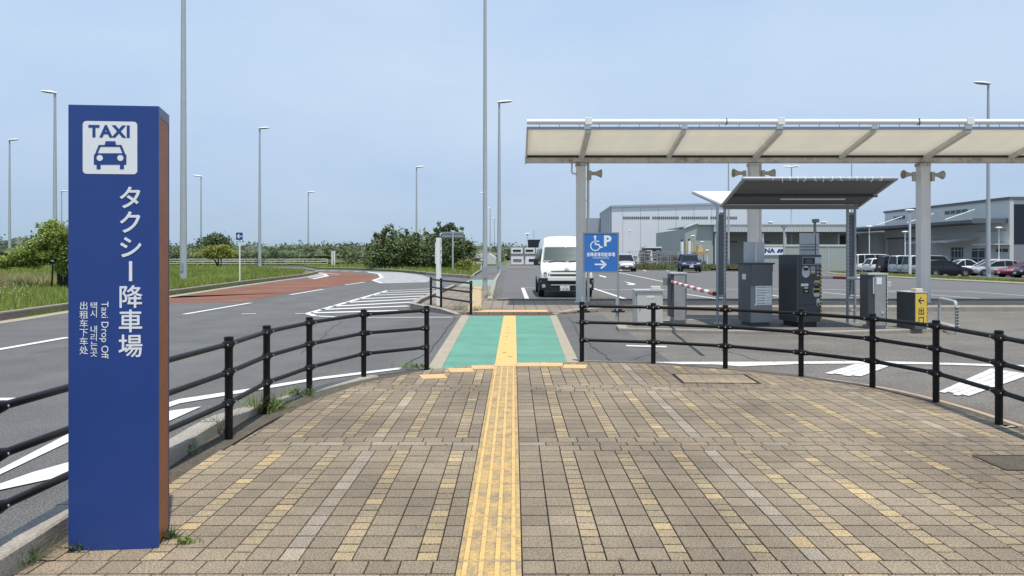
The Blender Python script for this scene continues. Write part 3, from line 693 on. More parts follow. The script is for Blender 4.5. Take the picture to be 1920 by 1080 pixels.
# ------------------------------------------------------------------ far pavement
def brickmat(name, c1, c2, cm, sc):
    m = mat(name, c1, 0.85, 0, 0.12, 5); t = m.node_tree; b = t.nodes['Principled BSDF']
    tcn = t.nodes.new('ShaderNodeTexCoord'); br = t.nodes.new('ShaderNodeTexBrick')
    br.inputs['Color1'].default_value = (*c1, 1); br.inputs['Color2'].default_value = (*c2, 1); br.inputs['Mortar'].default_value = (*cm, 1)
    br.inputs['Scale'].default_value = sc; br.inputs['Mortar Size'].default_value = 0.03; br.inputs['Brick Width'].default_value = 1.0; br.inputs['Row Height'].default_value = 0.5; br.offset = 0.0
    t.links.new(tcn.outputs['Object'], br.inputs['Vector']); t.links.new(br.outputs[0], b.inputs['Base Color'])
    speckle(m, 1.0, 0.15); speckle(m, 40, 0.15); return m
M['far_paver'] = brickmat('far_paver', (0.25, 0.205, 0.155), (0.22, 0.18, 0.14), (0.06, 0.05, 0.04), 3.2)
fp = MB()
far_walk = [(-1.3, 18.55), (1.25, 18.55), (2.6, 19.55), (40, 19.55), (40, 23.3), (-0.62, 23.3), (-0.98, 34.0), (-2.55, 34.0), (-2.75, 22.9), (-2.7, 20.6), (-2.35, 19.9)]
struct(MB().prism(far_walk, -0.6, 0.02).build('far_pavement', M['far_paver'], fix=False))
struct(MB().flat([(-1.05, 18.62), (0.86, 18.62), (0.86, 19.3), (-0.72, 19.3)], 0.026).build('warning_paving', M['orange_tact'], fix=False))
struct(MB().flat([(-1.2, 19.35), (-0.85, 19.35), (-1.45, 33.6), (-1.8, 33.6)], 0.026).build('tactile_paving', M['tact_far'], fix=False))
struct(MB().flat([(-1.15, 18.28), (0.95, 18.28), (0.95, 18.56), (-1.15, 18.56)], ZR + 0.013).build('red_gutter', M['brick_red'], fix=False))
struct(MB().flat([(-2.55, 34.0), (-0.98, 34.0), (-1.03, 42.5), (-2.52, 42.5)], 0.016).build('green_path', M['green_walk2'], fix=False))
struct(MB().flat([(-2.52, 42.5), (-1.03, 42.5), (-1.2, 72), (-2.75, 72)], 0.016).build('path', M['asphalt3'], fix=False))
kb = MB()
kerb_run(kb, [(-1.32, 18.40), (-1.75, 19.0), (-2.35, 19.75), (-2.72, 20.5), (-2.85, 22.8), (-2.62, 34.0)][::-1], -0.14, -0.08, 0.10, 0.02, heights=[0.10, 0.10, 0.12, 0.12, 0.08, 0.0])
kerb_run(kb, [(1.02, 18.42), (1.5, 18.9), (2.6, 19.45), (40, 19.45)], 0.13, -0.08, 0.10, 0.02, heights=[0.0, 0.06, 0.11, 0.11])
kerb_run(kb, [(-0.52, 23.35), (40, 23.35)], -0.14, -0.6, 0.08, 0.02)
kerb_run(kb, [(-0.66, 23.22), (-0.92, 40), (-1.0, 62)], 0.18, -0.08, 0.09, 0.02)
struct(kb.build('far_kerb', M['kerb']))
struct(MB().flat([(1.7, 19.585), (40, 19.585), (40, 20.5), (2.4, 20.5)], 0.028).build('sunlit_paving_strip', M['pale_strip'], fix=False))  # paler edge with the sunlight in front of the canopy shadow painted in

# ------------------------------------------------------------------ grass verges
isl_edge = [g(-420, 652), g(-120, 616), g(0, 600), g(125, 581), g(320, 553), g(440, 535.5), g(520, 525), g(566, 519)]
isl_tip = [(-14.6, 54), (-16.0, 60.5), (-20, 68), (-28, 79), (-45, 86), (-75, 88)]
island = isl_edge + isl_tip + [(-75, 11)]
struct(MB().prism(island, -0.09, 0.08).build('verge_soil', M['turf'], fix=False))
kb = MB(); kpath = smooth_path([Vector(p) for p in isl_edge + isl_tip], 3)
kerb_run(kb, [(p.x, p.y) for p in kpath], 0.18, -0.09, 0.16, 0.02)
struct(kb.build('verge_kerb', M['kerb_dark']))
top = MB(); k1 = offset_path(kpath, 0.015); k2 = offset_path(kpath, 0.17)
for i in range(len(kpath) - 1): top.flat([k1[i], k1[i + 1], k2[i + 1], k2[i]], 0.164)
struct(top.build('verge_kerb_top', M['kerb'], fix=False))  # paler sheet laid over the darker kerb sides
gt = MB(); k1 = offset_path(kpath, -0.42)
for i in range(len(kpath) - 1): gt.flat([k1[i], k1[i + 1], kpath[i + 1], kpath[i]], ZR + 0.009)
struct(gt.build('gutter_apron', M['border'], fix=False))
verge = [g(596, 504.2), g(660, 505.2), g(730, 508), g(775, 511.5), g(812, 516), g(850, 519), g(886, 521.5), (-2.66, 50), (-2.85, 66), (-4.2, 98), (-7, 130), (-90, 130), (-90, 92), (-26, 92)]
struct(MB().prism(verge, -0.09, 0.10).build('verge_soil', M['turf'], fix=False))
kb = MB(); vp = smooth_path([Vector(p) for p in verge[:7]], 3); kerb_run(kb, [(p.x, p.y) for p in vp], 0.2, -0.09, 0.17, 0.02); struct(kb.build('verge_kerb', M['kerb']))
kb = MB(); kerb_run(kb, [verge[6], verge[7], verge[8], verge[9]], 0.14, -0.09, 0.13, 0.02); struct(kb.build('verge_kerb', M['kerb']))
rg2 = np.random.RandomState(11)
inner = [(p[0] - 0.28, p[1] + 0.1) for p in isl_edge] + [(-15.2, 54), (-17, 60), (-21, 67), (-29, 78), (-45, 85), (-60, 86)] + [(-32, 11)]
P = []; H = []; W_ = []
x, y = scatter(inner, 260000, rg2)
d = np.sqrt(x * x + y * y); keep = rg2.uniform(0, 1, len(x)) < np.clip((24 / d) ** 1.2, 0.08, 1) * np.where(x < -0.78 * y, 0.15, 1); x = x[keep]; y = y[keep]; d = d[keep]
tall = 0.5 + 0.5 * np.sin(x * 0.9 + np.sin(y * 0.5) * 2) * np.sin(y * 0.6 + x * 0.2)
h = 0.16 + 0.20 * tall; wd = 0.010 + d * 0.0009
x2, y2 = scatter([(p[0] - 0.1, p[1] + 0.15) for p in verge], 170000, rg2); d2 = np.sqrt(x2 ** 2 + y2 ** 2)
keep = rg2.uniform(0, 1, len(x2)) < np.clip((52 / d2) ** 1.6, 0.05, 1); x2 = x2[keep]; y2 = y2[keep]; d2 = d2[keep]
h2 = 0.18 + 0.18 * rg2.uniform(0, 1, len(x2)); wd2 = 0.012 + d2 * 0.0010
pts = np.stack([np.r_[x, x2], np.r_[y, y2], np.full(len(x) + len(x2), 0.08)], 1)
gr = blades('grass', M['blade'], pts, np.r_[h, h2], np.r_[wd, wd2]); tag(gr, 'unmown green grass covering the verges beside the road', 'grass', kind='stuff')
x, y = scatter([(-19, 27), (-22, 38), (-38, 48), (-38, 30)], 26000, rg2); d = np.sqrt(x * x + y * y)
gr = blades('grass', M['reed_pale'], np.stack([x, y, np.full(len(x), .08)], 1), np.full(len(x), .42), .012 + d * .0009, seed=15); tag(gr, 'pale dry grass behind the leafy tree on the left verge', 'grass', kind='stuff')
# white clover flowers in the grass on the left
fx, fy = scatter([(-12.4, 17.4), (-12.6, 24), (-13.2, 29), (-22, 33), (-17, 19)], 900, rg2)
k = (np.sin(fx * 1.1 + fy * 0.6) + np.sin(fy * 0.9 - fx * 0.5)) > 0.35; fx = fx[k]; fy = fy[k]
fm = MB()
for a, b_ in zip(fx, fy):
    z = 0.25 + 0.2 * rg.random(); s = 0.015
    fm.add([(a - s, b_, z), (a, b_ - s, z), (a + s, b_, z), (a, b_ + s, z), (a, b_, z + s), (a, b_, z - s)], [(0, 1, 4), (1, 2, 4), (2, 3, 4), (3, 0, 4), (1, 0, 5), (2, 1, 5), (3, 2, 5), (0, 3, 5)])
tag(fm.build('clover_flowers', M['flower'], fix=False), 'small white clover flowers scattered in the left verge', 'flowers', kind='stuff')
# right strip in front of the parked cars
near = [glot(1990, 536.5), glot(1920, 533), glot(1700, 522), glot(1590, 516), glot(1556, 513)]
st_poly = near + [(near[4][0] + 1.5, near[4][1] + 2.0), (near[3][0] + 3.6, near[3][1] + 2.0), (near[2][0] + 3.5, near[2][1] + .5), (near[1][0] + 2.6, near[1][1]), (near[0][0] + 2.4, near[0][1])]
sm_ = MB(); n_ = len(st_poly)
for i in range(4):
    q4 = [near[i], near[i + 1], st_poly[n_ - 2 - i], st_poly[n_ - 1 - i]]
    sm_.add([(p[0], p[1], zlot(p[0]) + .10) for p in q4] + [(p[0], p[1], zlot(p[0]) - .05) for p in q4], [(0, 1, 2, 3), (0, 4, 5, 1), (2, 6, 7, 3), (3, 7, 4, 0)])
struct(sm_.build('verge_soil', M['turf']))
kb = MB(); kn = near
for i in range(len(kn) - 1):
    a_, b_ = Vector((*kn[i], zlot(kn[i][0]))), Vector((*kn[i + 1], zlot(kn[i + 1][0]))); kb.tube([a_ + Vector((-.09, 0, .05)), b_ + Vector((-.09, 0, .05))], 0.09, 6)
struct(kb.build('verge_kerb', M['pale_strip']))
x, y = scatter(st_poly, 60000, rg2)
pts = np.stack([x, y, np.array([zlot(q) for q in x]) + .09], 1); gr = blades('grass', M['blade'], pts, np.full(len(x), 0.17), 0.012 + np.sqrt(x * x + y * y) * 0.0009, seed=8)
tag(gr, 'short grass strip between the parking lot and the parked cars', 'grass', kind='stuff')
far_s = [(8, 72), (40, 70), (40, 76), (8, 76)]
struct(MB().prism([(8, 72), (19, 71.5), (19, 77), (8, 77)], -0.09, 0.05).build('verge_soil', M['turf'], fix=False))
x, y = scatter([(8, 71.8), (24, 71.6), (24, 76), (8, 76)], 6000, rg2); pts = np.stack([x, y, np.full(len(x), 0.05)], 1)
gr = blades('grass', M['reed'], pts, np.full(len(x), 0.45), 0.09, seed=9); tag(gr, 'dry grass along the far edge of the parking lot', 'grass', kind='stuff')
#@@PART2@@
# ------------------------------------------------------------------ black pedestrian fences
RAILZ = (0.285, 0.53, 0.755); POST_H = 0.815
def guard_fence(name, label, pts, post_r=0.0315, rail_r=0.0213, rail_mat='black_rail', ends=(True, True), group=None, skip_posts=()):
    base = pts[0]; t = thing(name, label, 'fence', (base[0], base[1], 0), 0, group)
    off = (base[0], base[1], 0)
    for i, p in enumerate(pts):
        mb = MB(); mb.tube([(p[0], p[1], -0.05), (p[0], p[1], POST_H - 0.02)], post_r, 16)
        po = mb.build('post', M['black_rail'], t, smooth=True, off=off)
        cp = MB(); cp.lathe([(post_r + 0.004, POST_H - 0.028), (post_r + 0.006, POST_H - 0.012), (post_r + 0.003, POST_H - 0.002), (0.0, POST_H + 0.003)], 16, Matrix.Translation((p[0], p[1], 0)))
        cp.build('cap', M['black_rail'], po, smooth=True, off=off)
        dirs = []
        if i > 0: dirs.append((Vector(pts[i - 1][:2]) - Vector(p[:2])).normalized())
        if i < len(pts) - 1: dirs.append((Vector(pts[i + 1][:2]) - Vector(p[:2])).normalized())
        for z in RAILZ:
            br = MB(); bo = MB()
            br.lathe([(post_r + 0.001, z - 0.034), (post_r + 0.006, z - 0.028), (post_r + 0.006, z + 0.028), (post_r + 0.001, z + 0.034)], 16, Matrix.Translation((p[0], p[1], 0)))
            for d in dirs:
                a = Vector((p[0], p[1], z)) + Vector((d.x, d.y, 0)) * 0.020; b_ = a + Vector((d.x, d.y, 0)) * 0.075
                br.tube([a, a + (b_ - a) * 0.35, b_], [0.036, 0.034, rail_r + 0.004], 10)
                q = a + (b_ - a) * 0.78; tocam = Vector((-q.x, -q.y, 0)).normalized(); nn = Vector((-d.y, d.x, 0)); nn = nn if nn.dot(tocam) > 0 else -nn
                bo.lathe([(0.0065, 0), (0.0062, 0.004), (0.0035, 0.0065), (0, 0.0068)], 8, Matrix.Translation(q + nn * 0.0265) @ nn.to_track_quat('Z', 'Y').to_matrix().to_4x4())
            nn = Vector((-p[0], -p[1], 0)).normalized()
            bo.lathe([(0.0065, 0), (0.0062, 0.004), (0.0035, 0.0065), (0, 0.0068)], 8, Matrix.Translation(Vector((p[0], p[1], z)) + nn * (post_r + 0.0055)) @ nn.to_track_quat('Z', 'Y').to_matrix().to_4x4())
            brk = br.build('bracket', M['black_rail'], t, smooth=True, off=off); bo.build('bolt', M['bolt'], brk, smooth=True, off=off)
    for i in range(len(pts) - 1):
        a = Vector((pts[i][0], pts[i][1], 0)); b_ = Vector((pts[i + 1][0], pts[i + 1][1], 0)); d = (b_ - a).normalized()
        for z in RAILZ:
            mb = MB(); mb.tube([a + d * 0.03 + Vector((0, 0, z)), b_ - d * 0.03 + Vector((0, 0, z))], rail_r, 12)
            mb.build('rail', M[rail_mat], t, smooth=True, off=off)
    return t
lpts = [(-2.33, 1.2), (-2.41, 2.30), (-2.415, 3.42), (-2.36, 4.68)] + [g(*p) for p in LP]
guard_fence('guard_fence', 'black three-rail fence along the left kerb, passing behind the tall blue sign', lpts, rail_mat='brown_rail')
rpts = [g(*p) for p in RP] + [(4.12, 5.30), (4.10, 4.2)]
guard_fence('guard_fence', 'black three-rail fence curving round the right of the plaza before the parking machines', rpts)
fpts = [g(808, 573), g(827, 577.5), g(883, 588)]
guard_fence('guard_fence', 'short black railing beyond the green crossing, beside the white post', fpts, rail_r=0.024)

# ------------------------------------------------------------------ blue taxi sign
FL = Vector((-2.205, 3.672, 0)); FR = Vector((-1.776, 3.712, 0)); SV = Vector((-0.062, 0.245, 0)); TOPZ = 2.212
t = thing('taxi_sign', 'tall blue pillar sign for the taxi drop-off with a white taxi pictogram', 'sign', (FL.x, FL.y, 0))
uf = (FR - FL); WF = uf.length; uf.normalize(); vf = Vector((0, 0, 1)); nf = uf.cross(vf)
o0 = Vector((FL.x, FL.y, 0))
def quadprism(a, b_, c, d, z0, z1):
    return MB().prism([(p.x - o0.x, p.y - o0.y) for p in (a, b_, c, d)], z0, z1, bottom=True)
lean = 0.0
BL = FL + SV; BR = FR + SV
quadprism(FL + SV * 0.02, FR + SV * 0.02 - uf * 0.02, BR - uf * 0.02, BL, 0.0, TOPZ - 0.03).build('body', M['sign_blue'], t, bevel=0.002)
quadprism(FL - SV * 0.015, FR - SV * 0.015, FR + SV * 0.02, FL + SV * 0.02, -0.005, TOPZ).build('front_panel', M['sign_blue'], t, bevel=0.002)
quadprism(FR - uf * 0.021 + SV * 0.06, FR - uf * 0.002 + SV * 0.06, BR - uf * 0.002 - SV * 0.05, BR - uf * 0.021 - SV * 0.05, 0.02, TOPZ - 0.052).build('side_panel', M['sign_brown'], t)
eb = quadprism(FR - uf * 0.021 + SV * 0.021, FR + SV * 0.021, FR + SV * 0.059, FR - uf * 0.021 + SV * 0.059, 0, TOPZ)
eb.prism([(p.x - o0.x, p.y - o0.y) for p in (BR - uf * 0.021 - SV * 0.049, BR - SV * 0.049, BR, BR - uf * 0.021)], 0, TOPZ, bottom=True)
eb.prism([(p.x - o0.x, p.y - o0.y) for p in (FR - uf * 0.021 + SV * 0.06, FR + SV * 0.06, BR - SV * 0.05, BR - uf * 0.021 - SV * 0.05)], TOPZ - 0.051, TOPZ, bottom=True)
eb.build('side_frame', M['sign_edge'], t)
quadprism(FL + SV * 0.021, FR - uf * 0.0215 + SV * 0.021, BR - uf * 0.0215, BL, TOPZ - 0.0295, TOPZ - 0.002).build('top_cap', M['sign_edge'], t)
def sg(px, py):      # photo pixel to (u, z) on the front face
    u = (px - 131.0) / 167.0 * WF
    Y = FL.y + (FR.y - FL.y) * (px - 131.0) / 167.0
    return u, EYE - (py - CY) * Y / FPX
def SP(u, z, d=0.0): return uf * u + vf * z + nf * (d + 0.0045)
SPX = 3.69 / FPX
def facepoly(mb, pts2, d):
    mb.add([SP(u, z, d) for u, z in pts2], [tuple(range(len(pts2)))]); return mb
def rrect(u0, u1, z0, z1, r, k=6):
    o = []
    for cx, cz, a0 in ((u1 - r, z1 - r, 0), (u0 + r, z1 - r, 90), (u0 + r, z0 + r, 180), (u1 - r, z0 + r, 270)):
        for i in range(k + 1): o.append((cx + r * math.cos(R(a0 + 90 * i / k)), cz + r * math.sin(R(a0 + 90 * i / k))))
    return o
u0, z1 = sg(158, 227); u1, z0 = sg(258.5, 327)
pl = facepoly(MB(), rrect(u0, u1, z0, z1, 0.018), 0.0005).build('pictogram_plate', M['white_letter'], t, fix=False)
a = sg(207.5, 257); text_mesh('TAXI', 0.0810, M['sign_blue'], pl, SP(a[0], a[1], 0.001), uf, vf, 0.0032, name='lettering', ext=0.0005, sx=1.0, sp=1.14)
ic = MB()
def pc(*pts): facepoly(ic, [sg(*p) for p in pts], 0.0015)
pc((200, 265), (218, 265), (220, 274), (198, 274))                                          # roof sign
pc((187.5, 272), (229.5, 272), (236, 288), (231.5, 288), (226, 275.3), (190.5, 275.3), (185.5, 288), (181, 288))   # cabin frame
pc((182, 287.6), (235, 287.6), (238.5, 291), (238.5, 309), (178.5, 309), (178.5, 291))                             # body
pc((183.5, 308.8), (191, 308.8), (191, 317.5), (183.5, 317.5)); pc((226.5, 308.8), (234, 308.8), (234, 317.5), (226.5, 317.5))
pc((190, 280.5), (190, 275), (227, 275), (227, 275.4), (190.6, 275.4))
ic.build('taxi_pictogram', M['sign_blue'], pl, fix=False)
ic = MB()
for cx in (189.5, 227.5):
    c = sg(cx, 296.5); rr = 5.6 * SPX; facepoly(ic, [(c[0] + rr * math.cos(i * math.pi / 10), c[1] + rr * math.sin(i * math.pi / 10)) for i in range(20)], 0.0022)
ic.build('pictogram_headlights', M['white_letter'], pl, fix=False)
le = thing_big = None
for ch, y in zip('タクシー降車場', (370.5, 416.5, 463, 508.5, 556, 601.5, 648)):
    u, z = sg(246, y)
    s = 45.5 * SPX
    if ch == 'ー': text_mesh('ー', s, M['white_letter'], t, SP(u - s * 0.38, z, 0.0006) , (0, 0, -1), uf, 0.0, 'CENTER', 0.0006, 'main_lettering', fat=0.0022)
    else: text_mesh(ch, s, M['white_letter'], t, SP(u, z - s * 0.38, 0.0006), uf, vf, 0.0, 'CENTER', 0.0006, 'main_lettering', fat=0.0022 if ch in 'タクシ' else 0.0014)
# fix the long-vowel bar: centred upright stroke
u, z = sg(192.5, 565); text_mesh('Taxi Drop Off', 0.0475, M['white_letter'], t, SP(u, z, 0.0006), (0, 0, -1), uf, 0.0, 'LEFT', 0.0006, 'english_lettering', sx=1.02)
for i, ch in enumerate('택시 내리는곳'):
    u, z = sg(178.5, 573.5 + i * 14.7); s = 15.2 * SPX
    if ch != ' ': text_mesh(ch, s * 1.03, M['white_letter'], t, SP(u, z - s * 0.38, 0.0006), uf, vf, 0.0, 'CENTER', 0.0006, 'korean_lettering')
for i, ch in enumerate('出租车下车处'):
    u, z = sg(160, 573 + i * 16.7); s = 16.4 * SPX
    text_mesh(ch, s, M['white_letter'], t, SP(u, z - s * 0.38, 0.0006), uf, vf, 0.0, 'CENTER', 0.0006, 'chinese_lettering')

# ------------------------------------------------------------------ disabled parking sign
SY = 16.0
c = at(1126.5, 473.5, SY)
t = thing('parking_sign', 'blue disabled parking direction sign on two thin posts by the canopy', 'sign', (c.x, SY, 0))
pw = 65.0 * SY / FPX; ph = 73.0 * SY / FPX
p = MB().box((0, 0, c.z), (pw - 0.03, 0.02, ph - 0.02)).build('panel', M['blue_panel'], t)
fr = MB()
for s in (-1, 1): fr.box((s * (pw / 2), 0, c.z), (0.035, 0.035, ph + 0.03)); fr.box((0, 0, c.z + s * (ph / 2)), (pw - 0.036, 0.033, 0.025))
fr.build('frame', M['mach_grey'], t)
for s in (-1, 1):
    mb = MB(); mb.tube([(s * pw / 2, 0.0, -0.02), (s * pw / 2, 0.0, c.z - ph / 2 - 0.02)], 0.022, 10); po = mb.build('post', M['galv'], t, smooth=True)
    mb = MB(); mb.box((s * pw / 2, 0, 0.24), (0.27, 0.16, 0.035)); mb.box((s * pw / 2, 0, 0.28), (0.16, 0.10, 0.03)); mb.build('weight_plate', M['black'], po)
    mb = MB(); mb.tube([(s * pw / 2 - 0.03, -0.03, -0.01), (s * pw / 2 - 0.03, -0.03, 0.55)], 0.03, 8); mb.build('stake', M['galv_light'], po, smooth=True)
def DP(px, py, d=0.011): q = at(px, py, SY); return Vector((q.x - c.x, -d, q.z))
k = SY / FPX
text_mesh('P', 0.315, M['white_letter'], t, DP(1138.5, 461), bold=0.012, name='letter_p', ext=0.002)
text_mesh('身障者専用駐車場', 0.094, M['white_letter'], t, DP(1126.5, 480.3), fat=0.002, name='japanese_lettering', ext=0.002, sx=0.82)
text_mesh('Disabled parking', 0.052, M['white_letter'], t, DP(1126.5, 484.8), name='english_lettering', ext=0.002)
wc = MB()
def stroke(pts, wd):
    pts = [Vector((DP(*p_).x, DP(*p_).z)) for p_ in pts]
    for i in range(len(pts) - 1):
        d = (pts[i + 1] - pts[i]); l = d.length; a_ = math.atan2(d.y, d.x); mid = (pts[i] + pts[i + 1]) / 2
        wc.box((mid.x, -0.0125, mid.y), (l + wd * 0.4, 0.003 + 0.0002 * i, wd), ry=-a_)
hc = DP(1115.6, 444.2); wc.lathe([(0.0, 0.0), (0.029, 0.0), (0.029, 0.003), (0, 0.003)], 14, Matrix.Translation((hc.x, -0.011, hc.z)) @ Matrix.Rotation(R(90), 4, 'X'))
stroke([(1115.6, 447), (1116.6, 458.5), (1122.3, 458.5), (1126.2, 464), (1129.3, 463)], 0.030); stroke([(1116, 452.5), (1123, 452.5)], 0.024)
stroke([(1117.3 + 8.7 * math.cos(R(a_)) - 1.2, 461.2 - 8.7 * math.sin(R(a_))) for a_ in range(105, 345, 14)], 0.022)
stroke([(1115.5, 495.8), (1135.5, 495.8)], 0.034); stroke([(1127, 488.8), (1135.8, 495.8), (1127, 503)], 0.038)
wc.build('pictogram', M['white_letter'], t)

# ------------------------------------------------------------------ walkway canopy
PX = [(1089, 22.3), (1416.5, 22.1), (1744, 21.9), (2072, 21.7)]
cx0 = (988 - CX) * 22.3 / FPX; cxe = 19.0
t = thing('walkway_canopy', 'long white walkway canopy with cream translucent roof panels on square posts', 'canopy', (cx0, 22.3, 0))
o_ = (cx0, 22.3, 0)
YG, ZG0, ZG1, YF, ZF = 22.3, 4.23, 4.40, 20.05, 4.86
cols_x = [(px - CX) * y / FPX for px, y in PX]
def canopy_y(x): return 22.3 - 0.022 * (x - cx0) * 0     # straight run
for i, x in enumerate(cols_x):
    mb = MB(); mb.box((x, YG, 2.1), (0.27, 0.30, 4.2)); po = mb.build('post', M['post_white'], t, off=o_, bevel=0.01)
    mb = MB(); mb.box((x, YG, 4.385), (0.42, 0.33, 0.03)); mb.box((x, YG, 0.035), (0.36, 0.38, 0.04)); mb.box((x + 0.0, YG, 4.16), (0.31, 0.34, 0.09)); mb.build('collar', M['gutter'], po, off=o_)
    mb = MB(); mb.tube([(x + 0.225, YG + 0.05, 0.05), (x + 0.225, YG + 0.05, 4.22)], 0.042, 10)
    for z in (0.7, 1.9, 3.1, 3.75): mb.box((x + 0.16, YG + 0.05, z), (0.13, 0.03, 0.03))
    mb.build('drain_pipe', M['post_white'], po, smooth=True, off=o_)
mb = MB(); mb.bbox(cx0 - 0.02, cxe, YG - 0.15, YG + 0.15, ZG0 - 0.005, ZG1 - 0.02); mb.build('gutter', M['gutter'], t, off=o_)
mb = MB(); mb.bbox(cx0 - 0.03, cxe, YG - 0.17, YG - 0.153, ZG1 - 0.035, ZG1 + 0.034); mb.build('gutter_lip', M['rust'], t, off=o_)
mb = MB(); mb.bbox(cx0 - 0.06, cx0 - 0.02, YG - 0.18, YG + 0.18, ZG0 - 0.02, ZG1 + 0.03); mb.build('end_plate', M['gutter'], t, off=o_)
def slope_box(mb, x0, x1, w0, w1, dz0, dz1, y0=YG - 0.14, y1=YF):
    """slab following the roof slope between two x, offset dz from the slope line"""
    za = ZG1; zb = ZF
    mb.add([(x0, y0, za + dz0), (x1, y0, za + dz0), (x1, y1, zb + dz0), (x0, y1, zb + dz0), (x0, y0, za + dz1), (x1, y0, za + dz1), (x1, y1, zb + dz1), (x0, y1, zb + dz1)],
           [(0, 3, 2, 1), (4, 5, 6, 7), (0, 1, 5, 4), (1, 2, 6, 5), (2, 3, 7, 6), (3, 0, 4, 7)]); return mb
ribs = []
for i in range(len(cols_x) - 1):
    ribs += [cols_x[i], (cols_x[i] + cols_x[i + 1]) / 2]
ribs += [cols_x[-1]]
edges = [cx0 - 0.02] + ribs + [cxe]
for i in range(len(edges) - 1):
    a_, b_ = edges[i], edges[i + 1]
    if b_ - a_ < 0.1: continue
    mb = MB(); nx_, ny_ = 8, 4
    for jx in range(nx_ + 1):
        for jy in range(ny_ + 1):
            fx = jx / nx_; fy = jy / ny_
            sag = -0.045 * math.sin(math.pi * fx) * math.sin(math.pi * fy)
            mb.v.append((a_ + (b_ - a_) * fx, YG - 0.14 + (YF - YG + 0.14) * fy, ZG1 + (ZF - ZG1) * fy + 0.03 + sag))
    for jx in range(nx_):
        for jy in range(ny_):
            q = jx * (ny_ + 1) + jy; mb.f.append((q, q + ny_ + 1, q + ny_ + 2, q + 1)); mb.m.append(0); mb.tint.append((1, 1, 1))
    ob = mb.build('roof_panel', M['sheet'], t, smooth=True, off=o_)
    md = ob.modifiers.new('solid', 'SOLIDIFY'); md.thickness = 0.006
for i, x in enumerate(ribs):
    wd = 0.075 if i % 2 == 0 else 0.05
    slope_box(MB(), x - wd, x + wd, 0, 0, -0.10, 0.012).build('rafter', M['post_white'], t, off=o_)
slope_box(MB(), cx0 - 0.05, cx0 - 0.0, 0, 0, -0.06, 0.05).build('rafter', M['post_white'], t, off=o_)
mb = MB(); mb.bbox(cx0 - 0.05, cxe, YF - 0.05, YF, ZF - 0.02, ZF + 0.055); mb.build('front_edge', M['galv'], t, off=o_)
TZ = 5.05; TYY = YF - 0.03
tb_ = MB(); tb_.tube([(cx0 - 0.04, TYY, TZ), (cxe, TYY, TZ)], 0.072, 14); tube = tb_.build('tie_tube', M['white_paint'], t, smooth=True, off=o_)
for x in cols_x:
    mb = MB(); mb.box((x + 0.0, TYY, TZ + 0.01), (0.19, 0.17, 0.19)); mb.build('clamp', M['white_paint'], tube, off=o_, bevel=0.008)
    mb = MB(); mb.box((x - 0.03, TYY, TZ - 0.13), (0.17, 0.06, 0.12)); mb.build('bracket', M['white_paint'], tube, off=o_)
for i in range(len(cols_x) - 1):
    x = (cols_x[i] + cols_x[i + 1]) / 2; mb = MB(); mb.box((x, TYY, TZ - 0.12), (0.20, 0.05, 0.13), top=0.6); mb.build('bracket', M['white_paint'], tube, off=o_)
    mb = MB(); mb.box((cols_x[i] + 3.72, TYY, TZ), (0.02, 0.16, 0.16)); mb.build('joint_ring', M['rust'], tube, off=o_)
hk = MB(); x = cx0 + 0.3
while x < cxe:
    hk.tube([(x, TYY, TZ - 0.05), (x, TYY + 0.01, ZF + 0.03)], 0.008, 6); x += 0.54
hk.build('hangers', M['galv'], tube, off=o_)

# horn loudspeakers on the canopy posts
def horn(label, x, z, s, rz=0.0, bracket=True):
    t = thing('horn_speaker', label, 'loudspeaker', (x, YG, z), 0, 'horn loudspeakers on the canopy posts')
    Mx = Matrix.Rotation(R(90 * s), 4, 'Y') @ Matrix.Rotation(R(-8 * s), 4, 'X') @ Matrix.Diagonal((.88, .88, .92, 1))
    MB().lathe([(0.055, 0.30), (0.065, 0.34), (0.07, 0.40), (0.095, 0.46), (0.145, 0.56), (0.152, 0.575), (0.14, 0.57), (0.085, 0.46), (0.0, 0.44)], 18, Mx).build('horn', M['horn'], t, smooth=True)
    MB().lathe([(0.0, 0.20), (0.06, 0.205), (0.065, 0.24), (0.06, 0.31), (0.05, 0.32)], 14, Mx).build('driver', M['horn'], t, smooth=True)
    mb = MB(); mb.tube([(s * 0.12, 0, 0), (s * 0.42, 0, 0.035)], 0.016, 8); mb.box((s * 0.17, -0.02, -0.06), (0.09, 0.08, 0.28)); mb.build('bracket', M['horn'], t)
    return t
zz = at(0, 325, YG).z
horn('horn loudspeaker facing right on the canopy post beside the blue parking sign', cols_x[0] + 0.10, zz, 1)
horn('horn loudspeaker facing left on the canopy post above the grey shelter', cols_x[1] - 0.10, zz, -1); horn('horn loudspeaker facing right on the canopy post above the grey shelter', cols_x[1] + 0.12, zz + 0.01, 1)
horn('horn loudspeaker facing left on the canopy post above the yellow exit box', cols_x[2] - 0.10, zz - 0.04, -1); horn('horn loudspeaker facing right on the canopy post above the yellow exit box', cols_x[2] + 0.12, zz - 0.04, 1)
t = thing('bracket_arm', 'empty bent steel bracket on the left side of the canopy post by the blue sign', 'bracket', (cols_x[0] - 0.135, YG, zz))
MB().tube([(0, 0, -0.02), (-0.12, 0, 0.0), (-0.14, 0, 0.05), (-0.13, 0, 0.32)], 0.025, 8).build('arm', M['post_white'], t, smooth=True)
MB().box((-0.005, 0, -0.02), (0.02, 0.10, 0.12)).build('mount', M['post_white'], t)

